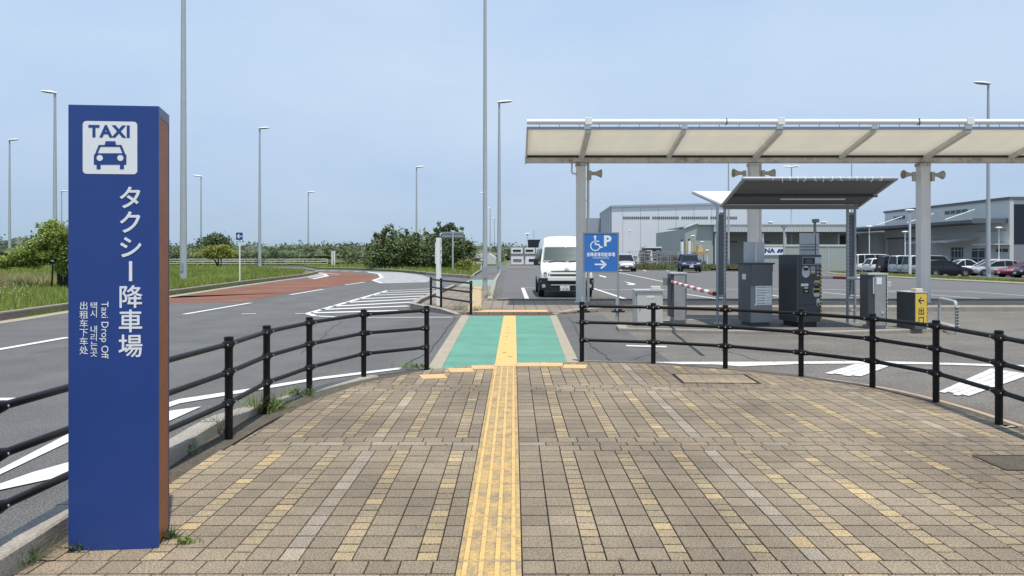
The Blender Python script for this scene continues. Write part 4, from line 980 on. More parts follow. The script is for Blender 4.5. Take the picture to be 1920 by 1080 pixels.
# ------------------------------------------------------------------ parking machine island
isl = [g(1160, 619), g(1240, 620.5), g(1330, 623), g(1540, 626), g(1700, 622), g(1790, 618.5), g(1800, 614), g(1760, 606), g(1560, 601), g(1330, 600), g(1180, 607), g(1155, 613)]
isl = [(p[0], p[1]) for p in isl]
struct(MB().prism(isl, -0.08, 0.045).build('kerb_island', M['kerb'], bevel=0.02))
inn = [(sum(p[0] for p in isl) / len(isl) * 0.06 + p[0] * 0.94, sum(p[1] for p in isl) / len(isl) * 0.10 + p[1] * 0.90) for p in isl]
struct(MB().flat(inn, 0.049).build('island_surface', M['asphalt2'], fix=False))
ZI = 0.049
def base_at(px, py): return g(px, py, ZI)

def box_obj(parent, name, m, x0, x1, y0, y1, z0, z1, bevel=0.006):
    return MB().bbox(x0, x1, y0, y1, z0, z1).build(name, m, parent, bevel=bevel)
# distribution cabinet
X0, Y0_ = base_at(1191, 611); X1, _ = base_at(1243, 611); wdt = X1 - X0; h = (611 - 546) * Y0_ / FPX
t = thing('distribution_cabinet', 'beige metal cabinet with a small cream box on its lid behind the fence', 'cabinet', ((X0 + X1) / 2, Y0_, ZI))
box_obj(t, 'body', M['box_beige'], -wdt / 2, wdt / 2, 0, 0.34, 0.03, h); MB().bbox(-wdt / 2 + 0.02, wdt / 2 - 0.02, 0.02, 0.32, -0.01, 0.03).build('plinth', M['mach_dark'], t)
MB().bbox(-wdt / 2 - 0.015, wdt / 2 + 0.015, -0.03, 0.36, h + 0.001, h + 0.03).build('lid', M['silver_panel'], t)
d = box_obj(t, 'door', M['box_beige'], -wdt / 2 + 0.04, wdt / 2 - 0.02, -0.008, -0.0015, 0.06, h - 0.04, 0.002); MB().bbox(-wdt / 2 + 0.085, -wdt / 2 + 0.105, -0.022, -0.0085, 0.32, 0.42).build('handle', M['chrome'], d)
MB().bbox(-wdt / 2 + 0.012, -wdt / 2 + 0.03, -0.006, -0.001, 0.06, h - 0.04).build('seam', M['mach_grey'], t)
text_mesh('AKIRA', 0.055, M['white_letter'], t, (0.03, -0.0095, h - 0.13), bold=0.004, name='nameplate_lettering')
box_obj(t, 'cream_box', M['cream'], 0.06, 0.24, 0.02, 0.18, h + 0.031, h + 0.095)
# barrier gates
def gate(label, px0, px1, py0, py1, armA, armB, dark_left=0.06):
    X0, Yb = base_at(px0, py1); X1, _ = base_at(px1, py1); wdt = X1 - X0; h = (py1 - py0) * Yb / FPX
    t = thing('barrier_gate', label, 'barrier', ((X0 + X1) / 2, Yb, ZI), 0, 'parking barrier gates')
    body = box_obj(t, 'body', M['steel'], -wdt / 2 + dark_left, wdt / 2, 0, 0.36, 0.06, h - 0.02, 0.012)
    box_obj(t, 'side_cover', M['mach_dark'], -wdt / 2, -wdt / 2 + dark_left - 0.002, 0.01, 0.35, 0.14, h - 0.02, 0.006)
    MB().bbox(-wdt / 2 - 0.005, wdt / 2 + 0.005, -0.01, 0.37, h - 0.019, h + 0.012).build('lid', M['silver_panel'], t)
    MB().bbox(-wdt / 2 + 0.05, wdt / 2 - 0.02, 0.02, 0.34, -0.01, 0.06).build('plinth', M['mach_grey'], t)
    MB().bbox(wdt / 2 - 0.028, wdt / 2 - 0.012, -0.005, -0.001, 0.1, h - 0.05).build('trim', M['mach_dark'], t)
    o = Vector(((X0 + X1) / 2, Yb, ZI)); a = armA - o; b_ = armB - o
    d = b_ - a; L_ = d.length; d.normalize(); n = max(5, int(L_ / 0.33)); st = [MB(), MB()]
    for i in range(n):
        st[i % 2].tube([a + d * (L_ * i / n), a + d * (L_ * (i + 1) / n)], 0.030, 10)
    arm = st[0].build('arm', M['white_paint'], t, smooth=True); st[1].build('red_stripes', M['red_paint'], arm, smooth=True)
    MB().tube([b_, b_ + d * 0.05], 0.033, 10).build('end_cap', M['black'], arm, smooth=True)
    return t, a, wdt, h
Xg, Yg = base_at(1272, 607)
t, a, wdt, h = gate('steel barrier gate by the beige cabinet, its red and white arm pointing towards the plaza', 1258, 1288, 512, 607, Vector((3.28, 15.5, 0.905)), Vector((2.905, 10.75, 0.90)))
MB().box((a.x - 0.05, a.y + 0.04, a.z), (0.15, 0.22, 0.16)).build('pivot', M['mach_grey'], t)
t, a, wdt, h = gate('steel barrier gate right of the grey shelter with a small box on its side', 1628, 1664, 513.5, 617, Vector((7.0, 14.9, 0.985)), Vector((6.22, 16.4, 0.985)), 0.125)
box_obj(t, 'side_box', M['silver_panel'], wdt / 2 + 0.001, wdt / 2 + 0.10, 0.05, 0.2, h - 0.26, h - 0.15)
MB().bbox(wdt / 2 - 0.21, wdt / 2 - 0.11, -0.004, -0.0005, h - 0.2, h - 0.07).build('notice', M['paper'], t)
MB().bbox(-wdt / 2 + 0.09, -wdt / 2 + 0.115, -0.004, 0.009, h - 0.38, h - 0.06).build('label_strip', M['silver_panel'], t)
hb = MB()
for i in range(14): hb.box((wdt / 2 - 0.006, -0.003, 0.12 + i * 0.065), (0.016, 0.004, 0.035), ry=R(25))
hb.build('hazard_edge', M['cream'], t)
MB().lathe([(0, 0), (0.022, 0), (0.02, 0.012), (0, 0.014)], 12, Matrix.Translation((0.09, 0, 0.31)) @ Matrix.Rotation(R(90), 4, 'X')).build('lock', M['silver_panel'], t)
MB().bbox(0.03, 0.09, -0.004, -0.0005, 0.15, 0.175).build('type_plate', M['plate'], t)
# ticket machine with price list
X0, Yb = base_at(1396, 611.5); X1, _ = base_at(1450.5, 611.5); wdt = X1 - X0; h = (611.5 - 493) * Yb / FPX
t = thing('ticket_machine', 'grey parking machine with a white price list and silver boards on top', 'machine', ((X0 + X1) / 2 + 0.05, Yb, ZI), R(9))
W2 = 0.23
box_obj(t, 'body', M['mach_grey'], -W2, W2, 0, 0.52, 0.07, h - 0.03); MB().bbox(-W2 + 0.04, W2 - 0.04, 0.04, 0.48, -0.01, 0.07).build('plinth', M['mach_dark'], t)
box_obj(t, 'side_cover', M['mach_side'], -W2 - 0.012, -W2 - 0.0015, 0.0, 0.52, 0.09, h - 0.03, 0.003)
MB().bbox(-W2 - 0.03, W2 + 0.035, -0.03, 0.55, h - 0.029, h + 0.005).build('lid', M['mach_dark'], t)
MB().box((0, -0.012, h - 0.25), (W2 * 2 - 0.02, 0.02, 0.40)).build('upper_front', M['mach_side'], t)
pn = MB().bbox(-0.13, 0.21, -0.008, -0.0015, 0.42, 0.83).build('price_list', M['paper'], t)
tx = MB(); rr_ = random.Random(3)
tx.bbox(-0.045, 0.125, -0.0105, -0.0085, 0.800, 0.812)
for i in range(7):
    z = 0.765 - i * 0.052
    x = -0.10
    while x < 0.06:
        l = rr_.uniform(0.015, 0.04); tx.bbox(x, x + l, -0.0105, -0.0085, z - rr_.uniform(0.003, 0.008), z + 0.005); x += l + 0.006
    if i != 3: tx.bbox(0.10, 0.175, -0.0105, -0.0085, z - 0.002, z + 0.004)
tx.build('price_text', M['ink'], pn)
MB().bbox(-0.16, -0.135, -0.0235, -0.0225, 0.4, 0.45).build('sticker', M['paper'], t)
MB().bbox(-W2 - 0.0155, -W2 - 0.0125, 0.18, 0.34, 0.92, 1.03).build('side_sticker', M['paper'], t)
for (x0, x1, yy, ry_) in ((-0.26, 0.0, 0.25, 8), (0.012, 0.17, 0.22, -8)):
    bo_ = MB().box(((x0 + x1) / 2, yy, h + 0.215), (x1 - x0, 0.02, 0.41), R(ry_)).build('top_board', M['silver_panel'], t)
MB().box((W2 + 0.055, 0.18, h - 0.10), (0.04, 0.12, 0.14)).build('hinge_box', M['mach_dark'], t)
# payment machine
X0, Yb = base_at(1482, 613.5); X1, _ = base_at(1543.5, 613.5); h = (613.5 - 477.5) * Yb / FPX
t = thing('payment_machine', 'dark payment machine with a screen, coin slots and a tall clear notice board', 'machine', ((X0 + X1) / 2 + 0.06, Yb + 0.02, ZI), R(13))
W2 = 0.265; k = 1.0
box_obj(t, 'body', M['mach_side'], -W2, W2, 0.0, 0.62, 0.10, h); MB().bbox(-W2 + 0.05, W2 - 0.07, 0.05, 0.55, -0.01, 0.10).build('plinth', M['black'], t)
fp_ = MB().bbox(-W2 + 0.03, W2 - 0.012, -0.012, -0.001, 0.12, h - 0.015).build('front_door', M['mach_dark'], t)
MB().bbox(-W2 - 0.012, -W2 - 0.001, 0.0, 0.62, 0.12, h - 0.01).build('side_cover', M['mach_dark'], t)
def ph_(zx, zy):      # detail position from the enlarged view of the machine front
    return -W2 + 0.03 + (zx - 118) / (440 - 118) * (2 * W2 - 0.042), h - (zy - 62) / (1010 - 62) * (h - 0.10)
def bx_(name, m, ax, ay, bx, by, par=None, d0=-0.016, d1=-0.0125, bev=0.0):
    (x0, z1), (x1, z0) = ph_(ax, ay), ph_(bx, by)
    return MB().bbox(x0, x1, d0, d1, z0, z1).build(name, m, par or t, bevel=bev)
hd = bx_('display_panel', M['mach_grey'], 160, 92, 435, 205, d0=-0.02); sb_ = bx_('screen_bezel', M['black'], 172, 108, 335, 190, hd, -0.026, -0.0205); bx_('screen', M['screen'], 205, 122, 300, 180, sb_, -0.029, -0.0265); bx_('speaker_plate', M['silver_panel'], 345, 100, 432, 185, hd, -0.024, -0.0205)
def roundslot(name, m, ax, ay, bx, by, d=-0.022):
    (x0, z1), (x1, z0) = ph_(ax, ay), ph_(bx, by); r = (x1 - x0) / 2 * 0.98
    pts = rrect(x0, x1, z0, z1, min(r, (z1 - z0) / 2 * 0.98)); mb = MB(); n = len(pts)
    mb.add([(x, d, z) for x, z in pts] + [(x, -0.0125, z) for x, z in pts], [tuple(range(n))] + [(i, (i + 1) % n, (i + 1) % n + n, i + n) for i in range(n)])
    return mb.build(name, m, t)
cn = roundslot('coin_slot', M['silver_panel'], 158, 222, 266, 385); bx_('slot_mouth', M['black'], 175, 245, 248, 285, cn, -0.026, -0.0225); bx_('slot_grip', M['silver_panel'], 200, 300, 220, 312, cn, -0.030, -0.0225)
ns = bx_('note_slot', M['mach_grey'], 278, 222, 348, 330, d0=-0.02); bx_('slot_label', M['yellow'], 285, 292, 345, 312, ns, -0.024, -0.0205); bx_('slot_mouth', M['silver_panel'], 290, 250, 340, 262, ns, -0.024, -0.0205)
for (ay, by) in ((222, 270), (300, 316), (345, 365)): bx_('button', M['silver_panel'] if ay != 222 else M['mach_grey'], 375, ay, 402, by)
bx_('instruction_label', M['plate'], 145, 468, 250, 505); bx_('yellow_label', M['cream'], 190, 520, 248, 538); bx_('white_label', M['silver_panel'], 203, 568, 238, 584); bx_('card_slot', M['black'], 175, 510, 262, 608, d0=-0.0145)
bx_('yellow_label', M['yellow'], 340, 428, 425, 450); bx_('grey_label', M['mach_grey'], 318, 455, 425, 468)
tr_ = roundslot('ticket_tray', M['mach_grey'], 310, 482, 425, 662); q = bx_('tray_mouth', M['black'], 325, 495, 410, 600, tr_, -0.026, -0.0225); bx_('tray_label', M['yellow'], 318, 540, 412, 554, tr_, -0.029, -0.0265); bx_('tray_lip', M['silver_panel'], 328, 602, 405, 650, tr_, -0.026, -0.0225)
ct = roundslot('coin_return', M['silver_panel'], 368, 678, 416, 790); bx_('return_mouth', M['black'], 378, 742, 405, 782, ct, -0.026, -0.0225)
bx_('door_seam', M['black'], 120, 765, 345, 771)
hz = [MB(), MB()]
(xa, za), (xb, zb) = ph_(427, 215), ph_(440, 985)
n = 30
for i in range(n):
    z0 = zb + (za - zb) * i / n; z1 = zb + (za - zb) * (i + 1) / n; s = (z1 - z0)
    hz[i % 2].add([(xa, -0.0135, z0), (xb + 0.008, -0.0135, z0 - s * 0.8), (xb + 0.008, -0.0135, z1 - s * 0.8), (xa, -0.0135, z1)], [(0, 1, 2, 3)])
e_ = hz[0].build('hazard_strip', M['yellow'], t, fix=False); hz[1].build('hazard_bars', M['black'], e_, fix=False)
bw = 42 * Yb / FPX; bh = 41 * Yb / FPX
nb = MB().bbox(-0.11, -0.11 + bw, 0.16, 0.168, h + 0.002, h + bh).build('notice_board', M['board'], t)
tx = MB()
for i, z in enumerate((0.205, 0.165, 0.140, 0.105, 0.085)):
    x = -0.10 + (0.02 if i in (2, 4) else 0)
    while x < (0.30 if i not in (2, 4) else 0.2):
        l = rr_.uniform(0.015, 0.06); tx.bbox(x, x + l, 0.157, 0.1585, h + z - 0.005, h + z + 0.004); x += l + 0.006
tx.build('notice_text', M['ink'], nb)
pl_ = MB(); pl_.tube([(W2 - 0.02, 0.18, h - 0.02), (W2 - 0.02, 0.18, h + 0.62)], 0.024, 8); pole = pl_.build('camera_pole', M['black'], t, smooth=True)
mb = MB(); mb.tube([(W2 - 0.02, 0.18, h + 0.38), (W2 - 0.02, 0.18, h + 0.68)], 0.026, 8); mb.box((W2 - 0.03, 0.14, h + 0.67), (0.07, 0.14, 0.07)); mb.build('camera_head', M['mach_grey'], pole)
# exit sign box
X0, Yb = base_at(1702, 617.5); X1, _ = base_at(1748, 617.5); wdt = X1 - X0; h = (617.5 - 549) * Yb / FPX
t = thing('exit_sign', 'low dark box sign with a yellow exit panel and arrow', 'sign', ((X0 + X1) / 2 + 0.02, Yb, ZI), R(14))
W2 = 0.135
box_obj(t, 'body', M['mach_side'], -W2, W2, 0, 0.46, 0.0, h); MB().bbox(-W2 - 0.008, -W2 - 0.001, 0.0, 0.46, 0.01, h - 0.01).build('side_cover', M['mach_dark'], t)
MB().bbox(-W2 - 0.012, W2 + 0.012, -0.012, 0.47, h + 0.001, h + 0.014).build('lid', M['box_beige'], t)
pn = MB().bbox(-W2 + 0.005, W2 - 0.01, -0.006, -0.001, h - 0.60, h - 0.012).build('yellow_panel', M['yellow'], t)
hz = MB()
for i in range(9): hz.box((W2 - 0.004, -0.003, h - 0.04 - i * 0.07), (0.010, 0.006, 0.04), ry=R(20))
hz.build('hazard_edge', M['black'], t)
text_mesh('出', 0.155, M['ink'], pn, (-0.002, -0.0065, h - 0.405), name='lettering', fat=0.002); text_mesh('口', 0.155, M['ink'], pn, (-0.002, -0.0065, h - 0.575), name='lettering', fat=0.002)
ar = MB()
for (x0, z0, x1, z1) in ((-0.062, -0.145, 0.068, -0.145), (-0.064, -0.147, 0.0, -0.085), (-0.064, -0.143, 0.0, -0.205)):
    l = math.hypot(x1 - x0, z1 - z0); ar.box(((x0 + x1) / 2, -0.008, h + (z0 + z1) / 2), (l, 0.002 + 0.0006 * abs(z1 - z0) , 0.019), ry=-math.atan2(z1 - z0, x1 - x0))
ar.build('arrow', M['ink'], pn)
box_obj(t, 'cream_box', M['cream'], -0.02, 0.14, 0.1, 0.24, h + 0.015, h + 0.075)
# hoop
A = Vector((*g(1761, 612, 0.0), 0)); B = Vector((*g(1793.5, 624, 0.0), 0)); d = (B - A); L_ = d.length; d.normalize(); H = 0.575
t = thing('hoop_barrier', 'bent steel hoop guard with black and yellow tape on its right leg', 'barrier', tuple(A))
P = [Vector((0, 0, -0.05)), Vector((0, 0, H - 0.12)), d * 0.03 + Vector((0, 0, H - 0.04)), d * 0.11 + Vector((0, 0, H))]
P += [d * (L_ - 0.11) + Vector((0, 0, H)), d * (L_ - 0.03) + Vector((0, 0, H - 0.04)), d * L_ + Vector((0, 0, H - 0.12)), d * L_ + Vector((0, 0, -0.05))]
MB().tube(P, 0.03, 10).build('tube', M['galv_light'], t, smooth=True)
hz = MB()
for i in range(7): q = d * L_; hz.tube([(q.x, q.y, 0.10 + i * 0.056), (q.x + 0.004, q.y, 0.10 + i * 0.056 + 0.03)], 0.0312, 10)
hz.build('hazard_tape', M['black'], t)

# ------------------------------------------------------------------ shelter over the machines
lx, ly = base_at(1349, 608); rx, ry_ = base_at(1597, 613); sy = 15.2
lx = (1352 - CX) * sy / FPX; rx = (1596 - CX) * sy / FPX; zr = EYE + (477 - 384) * sy / FPX
t = thing('machine_shelter', 'grey steel shelter with upswept membrane roof laced with white cord over the parking machines', 'shelter', (lx, sy, 0))
o_ = (lx, sy, 0)
yf, zf = 13.75, EYE + (477 - 335) * 13.75 / FPX; yb, zb = 17.6, EYE + (477 - 361) * 17.6 / FPX
xl = (1362 - CX) * sy / FPX - 0.06; xr = (1608 - CX) * sy / FPX
for x, s in ((lx, 1), (rx, -1)):
    mb = MB()
    for dx in (-0.075, 0.075): mb.tube([(x + dx, sy, 0.0), (x + dx, sy, zr)], 0.028, 10)
    for z in (0.32, 0.62, 2.3): mb.tube([(x - 0.075, sy, z), (x + 0.075, sy, z)], 0.02, 8)
    mb.box((x, sy, 0.055), (0.3, 0.2, 0.02)); po = mb.build('post', M['galv'], t, smooth=True, off=o_)
    MB().box((x, sy + 0.01, 1.48), (0.10, 0.012, 1.70)).build('infill_panel', M['mesh_grey'], po, off=o_)
    ln = MB()
    for i in range(24):
        z = 0.7 + i * 0.075; ln.tube([(x + s * 0.05, sy - 0.03, z), (x + s * 0.10, sy - 0.032, z + 0.03)], 0.006, 5)
    ln.build('lacing', M['rope'], po, off=o_)
def wing(y1, z1, name, m, sgn, th=0.02):
    mb = MB(); y0 = sy - sgn * 0.03; z0 = zr
    mb.add([(xl, y0, z0), (xr, y0, z0), (xr, y1, z1), (xl, y1, z1), (xl, y0, z0 + th), (xr, y0, z0 + th), (xr, y1, z1 + th), (xl, y1, z1 + th)], [(0, 3, 2, 1), (4, 5, 6, 7), (0, 1, 5, 4), (1, 2, 6, 5), (2, 3, 7, 6), (3, 0, 4, 7)])
    return mb.build(name, m, t, off=o_)
wing(yf, zf, 'front_membrane', M['mesh_grey'], 1); wing(yb, zb, 'rear_membrane', M['mesh_white'], -1)  # one membrane in two colours: underside shade and top sunlight painted in
mb = MB()
for y1, z1 in ((yf, zf), (yb, zb)):
    mb.tube([(xl - 0.03, sy, zr - 0.02), (xl - 0.03, y1, z1 - 0.01), ], 0.035, 10); mb.tube([(xr + 0.03, sy, zr - 0.02), (xr + 0.03, y1, z1 - 0.01)], 0.035, 10)
    mb.tube([(xl - 0.06, y1, z1), (xr + 0.06, y1, z1)], 0.038, 10)
mb.build('roof_frame', M['galv'], t, smooth=True, off=o_)
mb = MB(); mb.bbox(xl, xr, sy - 0.05, sy + 0.05, zr - 0.09, zr - 0.005); mb.build('ridge_beam', M['mach_grey'], t, off=o_)
fy = 0.42; ym = sy + (yf - sy) * fy; zm = zr + (zf - zr) * fy
mb = MB(); mb.bbox(xl + 0.02, xr + 0.1, ym - 0.03, ym + 0.03, zm - 0.055, zm - 0.012); mb.build('purlin', M['mach_dark'], t, off=o_)
fx0 = (1455 - CX) * 14.8 / FPX; fx1 = (1585 - CX) * 14.8 / FPX; zq = EYE + (477 - 371) * 14.8 / FPX
fi = MB().bbox(fx0, fx1, 14.72, 14.88, zq - 0.0, zq + 0.05).build('light_fitting', M['tube_light'], t, off=o_)
MB().tube([(fx0 + 0.05, 14.7, zq - 0.03), (fx1 - 0.05, 14.7, zq - 0.03)], 0.018, 8).build('lamp_tube', M['white_letter'], fi, smooth=True, off=o_)
ln = MB(); x = xl + 0.5; rr_ = random.Random(9)
while x < xr - 0.1:
    ln.lathe([(0.040, -0.006), (0.041, 0), (0.040, 0.006)], 10, Matrix.Translation((x, yf, zf)) @ Matrix.Rotation(R(90), 4, 'Y'))
    if rr_.random() < 0.75: a_ = rr_.uniform(-0.06, 0.06); ln.tube([(x, yf - 0.042, zf), (x + a_ * 0.4, yf - 0.045, zf - 0.04), (x + a_, yf - 0.045, zf - rr_.uniform(0.035, 0.08))], 0.0035, 5)
    x += 0.155 + rr_.uniform(-0.02, 0.02)
for i in range(16):
    f = (i + 0.5) / 16
    for xx in (xl - 0.03, xr + 0.03): ln.lathe([(0.039, -0.01), (0.041, 0), (0.039, 0.01)], 8, Matrix.Translation((xx, sy + (yf - sy) * f, zr + (zf - zr) * f)) @ Matrix.Rotation(R(90), 4, 'X'))
ln.build('cord_lacing', M['rope'], t, off=o_)

# ------------------------------------------------------------------ lamp poles
def street_lamp(label, x, y, h, r0, heads=((0.9, 0),), group='tall street lamps', z=0.05):
    t = thing('street_lamp', label, 'street lamp', (x, y, z), 0, group)
    MB().tube([(0, 0, 0), (0, 0, h * 0.3), (0, 0, h - 0.1)], [r0, r0 * 0.85, r0 * 0.5], 12).build('pole', M['galv_light'], t, smooth=True)
    MB().bbox(-0.08, 0.08, -r0 - 0.02, -r0 + 0.04, 0.5, 0.95).build('access_door', M['galv'], t)
    for l, a in heads:
        d = Vector((math.cos(R(a)), math.sin(R(a)), 0))
        mb = MB(); c = d * (l * 0.38)
        M4 = Matrix.Translation((c.x, c.y, h)) @ Matrix.Rotation(R(a), 4, 'Z') @ Matrix.Rotation(R(-6), 4, 'Y') @ Matrix.Diagonal((l * 0.60, l * 0.22, l * 0.10, 1))
        mb.lathe([(0.0, -0.35), (0.75, -0.4), (1.0, 0.0), (0.85, 0.55), (0.4, 0.95), (0, 1)], 14, M4)
        hd = mb.build('lamp_head', M['lamp_white'], t, smooth=True)
        mb = MB(); mb.lathe([(0, -0.6), (0.7, -0.6), (0.8, -0.38), (0, -0.38)], 12, M4); mb.build('lens', M['mach_grey'], hd)
    return t
def tall(px, ptop, H): Y = (H - EYE) * FPX / (CY - ptop); return (px - CX) * Y / FPX, Y
x, y = tall(18, 262, 16.6); street_lamp('slender grey street lamp at the far left edge above the tree line', x, y, 16.55, 0.19, ((1.3, 8),))
x, y = tall(103, 173, 16.6); street_lamp('tall street lamp with head turned left, behind the leafy tree left of the blue sign', x, y, 16.55, 0.21, ((1.35, 188),))
x, y = tall(115.5, 358, 16.6); street_lamp('tiny distant street lamp just left of the blue sign', x, y, 16.55, 0.2, ((1.6, 10),))
x, y = g(344, 529); street_lamp('thick lamp pole on the grass right of the blue sign, its head above the picture', x, y, 20.5, 0.185, ((1.35, 180),), z=0.08)
x, y = tall(377, 330, 16.6); street_lamp('distant street lamp behind the round dark tree', x, y, 16.55, 0.20, ((1.7, 190),))
x, y = tall(487, 240, 16.6); street_lamp('street lamp in the grass near the small blue arrow sign', x, y, 16.55, 0.20, ((1.3, 8),))
x, y = tall(578, 360, 16.6); street_lamp('faint distant street lamp midway along the guard rail', x, y, 16.55, 0.22, ((1.9, 0),))
x, y = tall(781, 313, 16.6); street_lamp('distant street lamp rising behind the big shrubs', x, y, 16.55, 0.2, ((1.5, 0),))
x, y = g(909.5, 544, 0.02); street_lamp('thick lamp pole on the far pavement left of the white van', x, y, 16.0, 0.10, ((0.9, 180),), z=0.02)
bb = bpy.data.objects
x, y = tall(936, 190, 12.6); street_lamp('lamp pole with head to the right, second pole left of the white van', x, y, 12.55, 0.155, ((1.05, 4),), z=0.02)
x, y = tall(907.5, 361, 12.6); street_lamp('small distant lamp just left of the thick lamp pole', x, y, 12.5, 0.15, ((1.1, 185),))
x, y = tall(919, 390, 12.6); street_lamp('small distant lamp between the two lamp poles left of the van', x, y, 12.5, 0.15, ((1.1, 185),))
x, y = tall(927, 408, 12.6); street_lamp('smallest distant lamp, close to the pole with its head to the right', x, y, 12.5, 0.15, ((1.1, 185),))
x, y = glot(1853, 521); street_lamp('tall lamp pole rising behind the canopy at the right, among the parked cars', x, y, EYE + (477 - 156) * y / FPX - zlot(x), 0.19, ((1.35, 180),), z=zlot(x))
x, y = tall(1484, 312, 14.6); street_lamp('double headed lamp mast above the grey shelter', x, y, 14.5, 0.16, ((1.3, 180), (1.3, 0), (1.1, 320)))
street_lamp('thin lamp pole seen through the gap left of the grey shelter', (1366 - CX) * 88 / FPX, 88, 13.2, 0.14, ((1.1, 180),))
street_lamp('thin lamp pole half hidden behind the right end of the shelter roof', (1597 - CX) * 88 / FPX, 88, 13.2, 0.11, ((1.1, 180),))
def post_top(label, px, ptop, Y, zb=0.0, r=0.30, wr=0.055, sleeve=False):
    x = (px - CX) * Y / FPX; h = EYE - (ptop - CY) * Y / FPX - zb
    t = thing('post_top_lamp', label, 'lamp', (x, Y, zb), 0, 'mushroom headed post lamps')
    mb = MB(); mb.tube([(0, 0, 0), (0, 0, h - 0.25)], wr, 10)
    if sleeve: mb.tube([(0, 0, 0), (0, 0, 1.35)], wr * 1.35, 10)
    mb.build('pole', M['lamp_white'], t, smooth=True)
    MB().lathe([(0.0, h), (r * 0.5, h - 0.012), (r * 0.9, h - 0.05), (r, h - 0.10), (r * 0.95, h - 0.12), (0, h - 0.12)], 18).build('lamp_head', M['lamp_white'], t, smooth=True)
    MB().lathe([(r * 0.62, h - 0.121), (r * 0.25, h - 0.30), (wr, h - 0.34)], 14).build('lamp_glass', M['silver_panel'], t, smooth=True)
post_top('large mushroom lamp with a thick white pole standing in front of the parked vans', 1706, 392, 60.8, -0.22, 0.38, 0.085, True)
post_top('mushroom lamp beside the right post of the grey shelter, behind the parked cars', 1630, 423, 84, -0.8, 0.36)
post_top('cream mushroom lamp just left of the thick white one', 1697, 433, 80, -0.8, 0.34)
post_top('mushroom lamp in front of the warehouse wall right of the tall lamp pole', 1873, 425, 76, -0.8, 0.34, 0.04)
post_top('mushroom lamp in front of the dark warehouse opening, left of the canopy post', 1326, 468, 92, 0.0, 0.22)
post_top('mushroom lamp between the white van and the navy container', 989, 437, 100, 0.0, 0.36)
post_top('mushroom lamp in front of the grey-green gable wall', 1299, 441, 96, 0.0, 0.30)
post_top('lower mushroom lamp right of the yellow frame by the gable wall', 1316, 452, 93, 0.0, 0.22)
post_top('slim lamp in front of the pale hangar wall', 1181, 431, 105, 0.0, 0.18, 0.03)
def plain_pole(label, px, ptop, Y, r, m='galv_light', cap=True, zb=0.0):
    x = (px - CX) * Y / FPX; h = EYE - (ptop - CY) * Y / FPX - zb
    t = thing('pole', label, 'pole', (x, Y, zb)); MB().tube([(0, 0, 0), (0, 0, h)], r, 10).build('shaft', M[m], t, smooth=True)
    if cap: MB().box((0, 0, h + 0.15), (r * 4.5, r * 3, 0.34)).build('fitting', M['mach_grey'], t)
plain_pole('grey utility pole in front of the wall with the airline banner', 1470, 427, 84, 0.11)
plain_pole('thin antenna mast in the distance above the navy container', 1001, 432, 118, 0.05, cap=False)

# ------------------------------------------------------------------ small signs and posts
x, y = g(449.5, 529, 0.08); z = 0.08
t = thing('arrow_sign', 'small blue square sign with a white left arrow on a white post in the grass', 'sign', (x, y, z))
MB().tube([(0, 0, 0), (0, 0, 2.2)], 0.035, 10).build('post', M['white_paint'], t, smooth=True)
zc = EYE - (443 - CY) * y / FPX - z
p_ = MB().box((0, -0.05, zc), (0.33, 0.015, 0.37)).build('panel', M['sign_blue'], t)
MB().box((0, -0.02, zc), (0.06, 0.04, 0.2)).build('clamp', M['galv'], t)
ar = MB(); ar.box((0.02, -0.0595, zc), (0.24, 0.002, 0.045))
for s in (-1, 1): ar.box((-0.055, -0.0605, zc + s * 0.045), (0.16, 0.0025, 0.05), ry=R(s * 42) * -1)
ar.build('arrow', M['white_letter'], p_)
Yw = 21.2; x = (822.5 - CX) * Yw / FPX
t = thing('guide_post', 'slim white information post with side panels behind the short black railing', 'sign post', (x, Yw, 0.02))
kk = Yw / FPX
box_obj(t, 'post', M['white_paint'], -0.075, 0.065, 0, 0.10, -0.02, EYE - (446 - CY) * kk - 0.02)
box_obj(t, 'side_panel', M['white_paint'], -0.10, -0.077, -0.02, 0.12, EYE - (496 - CY) * kk, EYE - (456 - CY) * kk)
pn = box_obj(t, 'end_panel', M['silver_panel'], 0.067, 0.082, -0.02, 0.12, EYE - (496 - CY) * kk, EYE - (449 - CY) * kk)
nt_ = MB()
for z in (1.58, 1.40, 1.27): nt_.bbox(0.062, 0.086, -0.026, -0.0205, z, z + 0.07)
nt_.build('sign_patch', M['white_letter'], pn)
MB().bbox(0.035, 0.05, -0.004, -0.0005, 1.0, 1.9).build('shade_strip', M['silver_panel'], t)
Yk = 64.0; x = (849 - CX) * Yk / FPX
t = thing('road_sign', 'back of a wide grey road sign on a single post in front of the shrubs', 'sign', (x, Yk, 0.1))
MB().tube([(0, 0, 0), (0, 0, EYE - (435 - CY) * Yk / FPX - 0.1)], 0.075, 10).build('post', M['galv_light'], t, smooth=True)
pz = EYE - (440.5 - CY) * Yk / FPX - 0.1
p_ = MB().box((0, 0.09, pz), (40 * Yk / FPX, 0.02, 12 * Yk / FPX)).build('panel', M['mach_grey'], t)
mb = MB()
for dz in (-0.14, 0.16): mb.box((0, 0.065, pz + dz), (40 * Yk / FPX, 0.03, 0.06))
mb.build('stiffener', M['galv'], p_)
Yk = 86.0; x = (624.8 - CX) * Yk / FPX
t = thing('marker_posts', 'pair of white posts with a small plate at the end of the guard rail', 'sign post', (x, Yk, 0.1))
for s in (-1, 1): MB().tube([(s * 0.14, 0, 0), (s * 0.14, 0, 1.78)], 0.075, 8).build('post', M['white_paint'], t, smooth=True)
MB().box((0, 0.08, 1.2), (0.44, 0.03, 1.1)).build('plate', M['silver_panel'], t)
